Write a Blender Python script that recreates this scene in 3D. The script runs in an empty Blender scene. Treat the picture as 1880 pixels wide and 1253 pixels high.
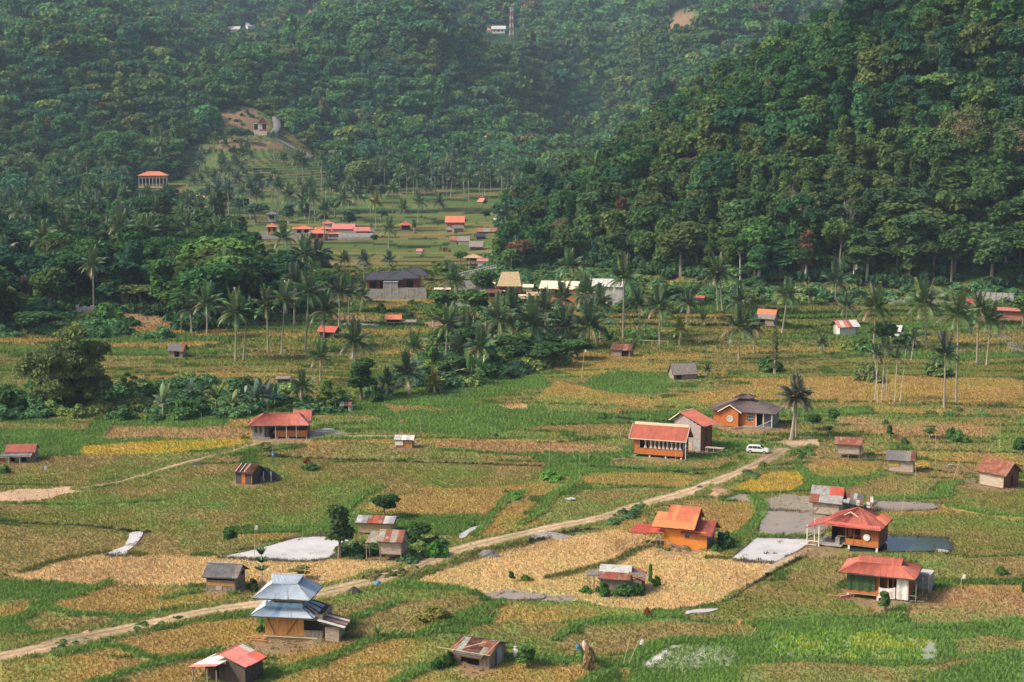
import bpy, math, random
import numpy as np
from mathutils import Vector, Matrix

R = math.radians
SC = bpy.context.scene
COL = SC.collection

# ------------------------------------------------------------------ camera
PITCH = math.atan(426.5 / 3000.0)
CAMH = 65.0
cam_d = bpy.data.cameras.new('camera')
cam_d.sensor_fit = 'HORIZONTAL'
cam_d.angle = 2 * math.atan(940 / 3000.0)
cam_d.clip_start = 1.0
cam_d.clip_end = 20000
cam = bpy.data.objects.new('camera', cam_d)
cam.location = (0, 0, CAMH)
cam.rotation_euler = (math.pi / 2 - PITCH, 0, 0)
COL.objects.link(cam)
SC.camera = cam

# ------------------------------------------------------------------ sky and sun
SUN_EL, SUN_AZ = R(42), R(-105)      # azimuth clockwise from +Y: behind the camera, to its left
world = bpy.data.worlds.new("World")
SC.world = world
world.use_nodes = True
wn = world.node_tree.nodes
wl = world.node_tree.links
wn.clear()
w_out = wn.new('ShaderNodeOutputWorld')
w_bg = wn.new('ShaderNodeBackground')
w_sky = wn.new('ShaderNodeTexSky')
w_sky.sky_type = 'NISHITA'
w_sky.sun_disc = False
w_sky.sun_elevation = SUN_EL
w_sky.sun_rotation = SUN_AZ
w_sky.air_density = 1.0
w_sky.dust_density = 4.0
w_sky.ozone_density = 1.0
w_bg.inputs['Strength'].default_value = 0.10
wl.new(w_sky.outputs[0], w_bg.inputs[0])
wl.new(w_bg.outputs[0], w_out.inputs[0])

sun_d = bpy.data.lights.new('sun', 'SUN')
sun_d.energy = 2.4
sun_d.angle = R(9)
sun_d.color = (1.0, 0.90, 0.75)
sun = bpy.data.objects.new('sun', sun_d)
sdir = Vector((math.sin(SUN_AZ) * math.cos(SUN_EL), math.cos(SUN_AZ) * math.cos(SUN_EL), math.sin(SUN_EL)))
sun.rotation_euler = sdir.to_track_quat('Z', 'Y').to_euler()
sun.location = sdir * 500
COL.objects.link(sun)

SC.view_settings.view_transform = 'Standard'
SC.view_settings.look = 'None'
SC.view_settings.exposure = 1.0
SC.view_settings.gamma = 1.0
SC.view_settings.use_curve_mapping = False
cy = SC.cycles
cy.max_bounces = 5
cy.diffuse_bounces = 2
cy.glossy_bounces = 2
cy.transmission_bounces = 3
cy.volume_bounces = 0
cy.transparent_max_bounces = 8
cy.use_denoising = True
cy.caustics_reflective = False
cy.caustics_refractive = False

# ------------------------------------------------------------------ small helpers
_rng = np.random.RandomState(7)
rnd = random.Random(11)


def tag(o, label=None, cat=None, group=None, kind=None):
    if label: o['label'] = label
    if cat: o['category'] = cat
    if group: o['group'] = group
    if kind: o['kind'] = kind
    return o


def sl(r, g, b):
    f = lambda c: ((c / 255.0) / 12.92 if c <= 10 else (((c / 255.0) + 0.055) / 1.055) ** 2.4)
    return (f(r), f(g), f(b))


class MB:
    def __init__(self):
        self.v = []
        self.f = []

    def add(self, vs, fs):
        b = len(self.v)
        self.v.extend([tuple(p) for p in vs])
        self.f.extend([tuple(i + b for i in f) for f in fs])
        return self

    def box(self, x0, x1, y0, y1, z0, z1):
        return self.add([(x0, y0, z0), (x1, y0, z0), (x1, y1, z0), (x0, y1, z0), (x0, y0, z1), (x1, y0, z1), (x1, y1, z1), (x0, y1, z1)],
                        [(0, 3, 2, 1), (4, 5, 6, 7), (0, 1, 5, 4), (1, 2, 6, 5), (2, 3, 7, 6), (3, 0, 4, 7)])

    def beam(self, a, b, w, h=None):
        """square bar from a to b"""
        h = h or w
        a, b = Vector(a), Vector(b)
        d = (b - a).normalized()
        up = Vector((0, 0, 1)) if abs(d.z) < 0.95 else Vector((0, 1, 0))
        s = d.cross(up).normalized() * w / 2
        t = s.cross(d).normalized() * h / 2
        vs = [a - s - t, a + s - t, a + s + t, a - s + t, b - s - t, b + s - t, b + s + t, b - s + t]
        return self.add(vs, [(0, 1, 2, 3), (7, 6, 5, 4), (0, 4, 5, 1), (1, 5, 6, 2), (2, 6, 7, 3), (3, 7, 4, 0)])

    def tube(self, pts, rs, n=6, cap=True):
        pts = [Vector(p) for p in pts]
        vs, fs = [], []
        for i, p in enumerate(pts):
            d = (pts[min(i + 1, len(pts) - 1)] - pts[max(i - 1, 0)]).normalized()
            up = Vector((0, 0, 1)) if abs(d.z) < 0.9 else Vector((1, 0, 0))
            s = d.cross(up).normalized()
            t = d.cross(s).normalized()
            r = rs[i] if hasattr(rs, '__len__') else rs
            for k in range(n):
                a = 2 * math.pi * k / n
                vs.append(p + s * (r * math.cos(a)) + t * (r * math.sin(a)))
        for i in range(len(pts) - 1):
            for k in range(n):
                fs.append((i * n + k, i * n + (k + 1) % n, (i + 1) * n + (k + 1) % n, (i + 1) * n + k))
        if cap:
            fs.append(tuple(range(n))[::-1])
            fs.append(tuple((len(pts) - 1) * n + k for k in range(n)))
        return self.add(vs, fs)

    def build(self, name, m, parent=None, smooth=False):
        me = bpy.data.meshes.new(name)
        me.from_pydata(self.v, [], self.f)
        if m is not None: me.materials.append(m)
        if smooth:
            me.polygons.foreach_set('use_smooth', [True] * len(me.polygons))
        me.update()
        o = bpy.data.objects.new(name, me)
        COL.objects.link(o)
        if parent is not None: o.parent = parent
        return o


def mesh_np(name, V, F, m=None, fattr=None, smooth=False):
    """V n x 3, F k x c (all faces same size)"""
    me = bpy.data.meshes.new(name)
    V = np.asarray(V, dtype=np.float32)
    F = np.asarray(F, dtype=np.int32)
    me.vertices.add(len(V))
    me.vertices.foreach_set('co', V.ravel())
    me.loops.add(F.size)
    me.loops.foreach_set('vertex_index', F.ravel())
    me.polygons.add(len(F))
    me.polygons.foreach_set('loop_start', np.arange(0, F.size, F.shape[1], dtype=np.int32))
    if smooth: me.polygons.foreach_set('use_smooth', np.ones(len(F), dtype=bool))
    me.update(calc_edges=True)
    me.validate()
    if m is not None: me.materials.append(m)
    if fattr is not None:
        a = me.attributes.new('v', 'FLOAT', 'FACE')
        a.data.foreach_set('value', np.asarray(fattr, dtype=np.float32))
    return me


def link(name, me, parent=None, loc=(0, 0, 0), rot=(0, 0, 0), scale=(1, 1, 1)):
    o = bpy.data.objects.new(name, me)
    o.location = loc
    o.rotation_euler = rot
    o.scale = scale
    if parent is not None: o.parent = parent
    COL.objects.link(o)
    return o


def empty(name, loc, rz=0, label=None, cat=None, group=None):
    o = bpy.data.objects.new(name, None)
    o.location = loc
    o.rotation_euler = (0, 0, rz)
    o.empty_display_size = 0.5
    COL.objects.link(o)
    return tag(o, label, cat, group)


# ------------------------------------------------------------------ materials
_mats = {}


def nmix(nt, fac, a, b, blend='MIX'):
    n = nt.nodes.new('ShaderNodeMix')
    n.data_type = 'RGBA'
    n.blend_type = blend
    for s, v in ((n.inputs[0], fac), (n.inputs[6], a), (n.inputs[7], b)):
        if hasattr(v, 'node'): nt.links.new(v, s)
        elif isinstance(v, (int, float)): s.default_value = v
        else: s.default_value = (*v[:3], 1)
    return n.outputs[2]


def noise(nt, scale, detail=3.0, rough=0.6, vec=None, coord='Object', stretch=None):
    tc = nt.nodes.new('ShaderNodeTexCoord')
    v = tc.outputs[coord]
    if stretch:
        mp = nt.nodes.new('ShaderNodeMapping')
        mp.inputs['Scale'].default_value = stretch
        nt.links.new(v, mp.inputs[0])
        v = mp.outputs[0]
    n = nt.nodes.new('ShaderNodeTexNoise')
    n.inputs['Scale'].default_value = scale
    n.inputs['Detail'].default_value = detail
    n.inputs['Roughness'].default_value = rough
    nt.links.new(v, n.inputs['Vector'])
    return n.outputs['Fac']


def ramp(nt, fac, stops):
    n = nt.nodes.new('ShaderNodeValToRGB')
    el = n.color_ramp.elements
    while len(el) < len(stops): el.new(0.5)
    for e, (p, c) in zip(el, stops):
        e.position = p
        e.color = (*c[:3], 1) if hasattr(c, '__len__') else (c, c, c, 1)
    nt.links.new(fac, n.inputs[0])
    return n.outputs[0]


def mat(key, color, rough=0.85, vary=0.35, scale=2.0, stretch=None, worn=None, worn_amt=0.5, bump=0.0, metal=0.0, spec=0.3, fine=True):
    """weathered plain material: base colour with two scales of grain and optional worn patches of a second colour"""
    if key in _mats: return _mats[key]
    m = bpy.data.materials.new(key)
    m.use_nodes = True
    nt = m.node_tree
    b = nt.nodes['Principled BSDF']
    b.inputs['Roughness'].default_value = rough
    b.inputs['Metallic'].default_value = metal
    b.inputs['Specular IOR Level'].default_value = spec
    n1 = noise(nt, scale, 4, 0.65, stretch=stretch)
    g = ramp(nt, n1, [(0.3, 1 - vary), (0.7, 1 + vary)])
    c = nmix(nt, 1.0, color, g, 'MULTIPLY')
    if fine:
        n2 = noise(nt, scale * 9, 3, 0.7, stretch=stretch)
        c = nmix(nt, 1.0, c, ramp(nt, n2, [(0.3, 1 - vary * .5), (0.7, 1 + vary * .5)]), 'MULTIPLY')
    if worn is not None:
        n3 = noise(nt, scale * 0.7, 5, 0.7, stretch=stretch)
        c = nmix(nt, ramp(nt, n3, [(0.62 - worn_amt * .3, 0.0), (0.72 - worn_amt * .3, 1.0)]), c, worn)
    nt.links.new(c, b.inputs['Base Color'])
    if bump:
        bp = nt.nodes.new('ShaderNodeBump')
        bp.inputs['Strength'].default_value = bump
        bp.inputs['Distance'].default_value = 0.03
        nt.links.new(noise(nt, scale * 5, 4, 0.7, stretch=stretch), bp.inputs['Height'])
        nt.links.new(bp.outputs[0], b.inputs['Normal'])
    _mats[key] = m
    return m


def foliage_mat(key, transl=0.3, base=None, gloss=0.0):
    """leaves: colour from the plant's own 'col' property (or the scatter point's), varied leaf by leaf"""
    if key in _mats: return _mats[key]
    m = bpy.data.materials.new(key)
    m.use_nodes = True
    nt = m.node_tree
    nt.nodes.clear()
    out = nt.nodes.new('ShaderNodeOutputMaterial')
    if base is None:
        at = nt.nodes.new('ShaderNodeAttribute')
        at.attribute_type = 'INSTANCER'
        at.attribute_name = 'col'
        c = at.outputs['Color']
    else:
        rg = nt.nodes.new('ShaderNodeRGB')
        rg.outputs[0].default_value = (*base, 1)
        c = rg.outputs[0]
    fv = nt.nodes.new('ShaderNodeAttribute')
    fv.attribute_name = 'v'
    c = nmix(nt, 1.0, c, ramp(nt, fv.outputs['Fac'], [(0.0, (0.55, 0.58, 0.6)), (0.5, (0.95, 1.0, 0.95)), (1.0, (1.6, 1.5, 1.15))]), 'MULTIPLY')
    d = nt.nodes.new('ShaderNodeBsdfDiffuse')
    t = nt.nodes.new('ShaderNodeBsdfTranslucent')
    nt.links.new(c, d.inputs[0])
    nt.links.new(c, t.inputs[0])
    mx = nt.nodes.new('ShaderNodeMixShader')
    mx.inputs[0].default_value = transl
    nt.links.new(d.outputs[0], mx.inputs[1])
    nt.links.new(t.outputs[0], mx.inputs[2])
    s = mx.outputs[0]
    if gloss:
        g = nt.nodes.new('ShaderNodeBsdfGlossy')
        g.inputs['Roughness'].default_value = 0.45
        m2 = nt.nodes.new('ShaderNodeMixShader')
        m2.inputs[0].default_value = gloss
        nt.links.new(s, m2.inputs[1])
        nt.links.new(g.outputs[0], m2.inputs[2])
        s = m2.outputs[0]
    nt.links.new(s, out.inputs[0])
    _mats[key] = m
    return m


# ------------------------------------------------------------------ terrain
def vnoise(x, y, seed=0):
    """smooth value noise, numpy"""
    xi, yi = np.floor(x).astype(np.int64), np.floor(y).astype(np.int64)
    xf, yf = x - xi, y - yi
    u, v = xf * xf * (3 - 2 * xf), yf * yf * (3 - 2 * yf)

    def h(a, b):
        n = (a * 374761393 + b * 668265263 + seed * 1274126177) & 0x7fffffff
        n = ((n ^ (n >> 13)) * 1274126177) & 0x7fffffff
        return ((n ^ (n >> 16)) & 0xffff) / 65535.0
    return (h(xi, yi) * (1 - u) + h(xi + 1, yi) * u) * (1 - v) + (h(xi, yi + 1) * (1 - u) + h(xi + 1, yi + 1) * u) * v


def fbm(x, y, seed=0, oct=4):
    s, a, t = 0.0, 1.0, 0.0
    for i in range(oct):
        s = s + a * vnoise(x * 2 ** i, y * 2 ** i, seed + i)
        t += a
        a *= 0.55
    return s / t


CP = np.array([-300, 0, 200, 350, 480, 600, 800, 1000, 1100, 1250, 1400, 1550, 2200], float)
DL = np.array([1000, 1100, 1200, 1300, 1400, 1500, 1700, 2000, 2300, 2700, 3300, 4200, 6000], float)
ROWS = np.array([
    [395, 355, 325, 285, 240, 200, 120, 50, 0, -40, -80, -110, -90],
    [395, 360, 338, 298, 255, 215, 140, 70, 20, -30, -70, -100, -90],
    [395, 365, 343, 305, 265, 225, 150, 80, 35, -10, -50, -80, -70],
    [395, 370, 340, 303, 268, 238, 170, 100, 60, 20, -20, -60, -60],
    [395, 368, 330, 285, 235, 212, 160, 110, 70, 35, -10, -50, -50],
    [395, 372, 345, 318, 290, 265, 200, 120, 85, 55, 0, -45, -50],
    [395, 374, 354, 332, 305, 270, 190, 95, 82, 52, 0, -45, -50],
    [395, 377, 360, 340, 310, 275, 210, 110, 84, 55, 5, -45, -50],
    [395, 377, 360, 343, 318, 288, 240, 155, 88, 58, 8, -45, -50],
    [395, 377, 352, 322, 285, 245, 165, 88, 72, 48, 5, -45, -50],
    [395, 372, 342, 305, 265, 215, 125, 58, 78, 62, 15, -40, -50],
    [395, 368, 335, 295, 245, 195, 115, 58, 92, 78, 10, -40, -50],
    [395, 368, 335, 295, 245, 195, 115, 58, 92, 78, 10, -40, -50]], float)
_b = np.array(ROWS)
_sp, _cpp = math.sin(PITCH), math.cos(PITCH)
SLOPE = (-3000 * _sp + (626.5 - _b) * _cpp) / (3000 * _cpp + (626.5 - _b) * _sp)
HT = CAMH + DL[None, :] * SLOPE
HT = np.maximum(HT, 0)
HT[:, 0] = 0
DL2 = np.concatenate([[0, 950], DL])
HT2 = np.concatenate([np.zeros((len(CP), 2)), HT], axis=1)
_ux = np.linspace(-300, 2200, 51)
_uy = np.linspace(0, 6000, 121)
_G = np.zeros((51, 121))
for _i, _u in enumerate(_ux):
    _col = np.array([np.interp(_u, CP, HT2[:, k]) for k in range(len(DL2))])
    _G[_i] = np.interp(_uy, DL2, _col)
for _k in range(2):
    _p = np.pad(_G, 1, mode='edge')
    _G = (_p[:-2, 1:-1] + _p[2:, 1:-1] + _p[1:-1, :-2] + _p[1:-1, 2:] + 4 * _G) / 8
_G[:, _uy < 980] = 0


def spur(X, Y):
    hc = np.interp(X, [-40, -5, 50, 99, 176, 266, 400, 700], [0, 3, 30, 56, 108, 178, 255, 360])
    ft = np.interp(X, [-40, 0, 30, 70, 130, 260], [770, 690, 630, 585, 572, 568])
    t = np.clip((Y - ft) / (850 - ft), 0, 1)
    prof = np.sin(t * math.pi / 2)
    lob = (fbm(X / 60.0, Y / 60.0, 5, 3) - .5) * 34 * np.clip(t * 2, 0, 1) * np.clip(hc / 40, 0, 1)
    back = 1 - np.clip((Y - 850) / 260.0, 0, 1) ** 2 * 1.0
    return (hc * prof + lob * np.minimum(prof * 1.5, 1)) * np.where(Y > 850, np.clip(back, 0, 1), 1)


# hills and gullies: pixel column, distance, half width, half depth, height
BUMPS = [(110, 1420, 150, 150, 42), (260, 1650, 120, 160, 40), (20, 1900, 200, 200, 45), (395, 1720, 60, 230, -42), (600, 1800, 110, 160, 26), (760, 1750, 110, 180, 34), (700, 2350, 160, 160, 30), (1060, 1800, 90, 240, -52), (930, 2050, 110, 130, 28),
         (1240, 1560, 90, 130, 30), (1330, 1950, 130, 160, 34), (1180, 2600, 150, 200, 30), (900, 2900, 200, 220, 45), (560, 2700, 200, 200, 40), (250, 2600, 220, 250, 50), (480, 1560, 70, 90, 16), (1420, 2600, 180, 250, 40)]


def base_h(X, Y):
    X = np.asarray(X, float); Y = np.asarray(Y, float)
    px = 940 + 3000 * X / np.maximum(Y, 1)
    fi = np.clip((px + 300) / 50.0, 0, 49.999)
    fj = np.clip(Y / 50.0, 0, 119.999)
    i, j = fi.astype(int), fj.astype(int)
    a, b = fi - i, fj - j
    g = _G[i, j] * (1 - a) * (1 - b) + _G[i + 1, j] * a * (1 - b) + _G[i, j + 1] * (1 - a) * b + _G[i + 1, j + 1] * a * b
    amp = np.clip((Y - 1330) / 500.0, 0, 1)
    g = g + (fbm(X / 200.0, Y / 260.0, 31, 3) - .5) * amp * 62 + (np.abs(vnoise(X / 90.0, Y / 240.0, 37) - .5) - .25) * amp * 34
    for bp, bd, brx, bry, bh in BUMPS:
        bx = (bp - 940) / 3000.0 * bd
        g = g + 1.35 * bh * np.exp(-((X - bx) / brx) ** 2 - ((Y - bd) / bry) ** 2)
    # terraces on the rising paddy land
    tz = np.clip((Y - 1010) / 60, 0, 1) * np.clip((1430 - Y) / 60, 0, 1)
    st = 1.6
    q = np.floor(g / st) * st + st * np.clip((g / st - np.floor(g / st)) * 3 - 1, 0, 1)
    g = g * (1 - tz) + q * tz
    return np.maximum(g, spur(X, Y))


def T(x, y):
    return float(base_h(np.array([x]), np.array([y]))[0])


def proj(X, Y, Z):
    dep = Y * _cpp - (Z - CAMH) * _sp
    dep = np.maximum(dep, 1.0)
    up = Y * _sp + (Z - CAMH) * _cpp
    return 940 + 3000 * X / dep, 626.5 - 3000 * up / dep


def ray(px, row):
    return Vector(((px - 940) / 3000.0, _cpp + (626.5 - row) / 3000.0 * _sp, -_sp + (626.5 - row) / 3000.0 * _cpp))


_ts = np.concatenate([np.arange(120, 1000, 2.0), np.arange(1000, 6000, 5.0)])


def at(px, row, dmin=0):
    """where the view ray through a pixel meets the ground (first hit beyond dmin)"""
    d = ray(px, row)
    t = _ts[_ts > dmin]
    X, Y, Z = d.x * t, d.y * t, CAMH + d.z * t
    below = Z < base_h(X, Y)
    k = int(np.argmax(below)) if below.any() else len(t) - 1
    k = max(k, 1)
    a, b = t[k - 1], t[k]
    for _ in range(12):
        m = (a + b) / 2
        if CAMH + d.z * m < T(d.x * m, d.y * m): b = m
        else: a = m
    return Vector((d.x * b, d.y * b, T(d.x * b, d.y * b)))


def flat(px, row):
    d = ray(px, row)
    t = -CAMH / d.z
    return (d.x * t, d.y * t)


def S(p):
    """pixels (of the 1880-wide frame) per metre at a point"""
    return 3000.0 / (p.y * _cpp + (CAMH - p.z) * _sp)


def face_cam(p, theta=0.0):
    return -math.atan2(p.x, p.y) - R(theta)
# ------------------------------------------------------------------ painting the ground: crops, bunds, dirt (crop colour, with tuft shade put in far off)
STRAW = (0.57, 0.40, 0.215); GOLD = (0.37, 0.26, 0.092); BROWN = (0.37, 0.235, 0.125); OLIVE = (0.19, 0.20, 0.06)
GREEN = (0.125, 0.205, 0.06); BRIGHT = (0.13, 0.215, 0.06); MUST = (0.44, 0.32, 0.055); DIRT = (0.50, 0.34, 0.23)
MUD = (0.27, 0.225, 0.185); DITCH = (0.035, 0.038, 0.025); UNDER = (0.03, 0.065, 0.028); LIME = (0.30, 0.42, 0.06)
TANOL = (0.25, 0.215, 0.085); DKOL = (0.12, 0.125, 0.045); BARE = (0.34, 0.22, 0.14); GRAV = (0.26, 0.235, 0.22)
PAL = [STRAW, GOLD, BROWN, OLIVE, GREEN, BRIGHT, MUST, DIRT, MUD, DITCH, UNDER, LIME, TANOL, DKOL, BARE, GRAV]
(I_STRAW, I_GOLD, I_BROWN, I_OLIVE, I_GREEN, I_BRIGHT, I_MUST, I_DIRT, I_MUD, I_DITCH, I_UNDER, I_LIME, I_TANOL, I_DKOL, I_BARE, I_GRAV) = range(16)
PALA = np.array(PAL)

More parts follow.
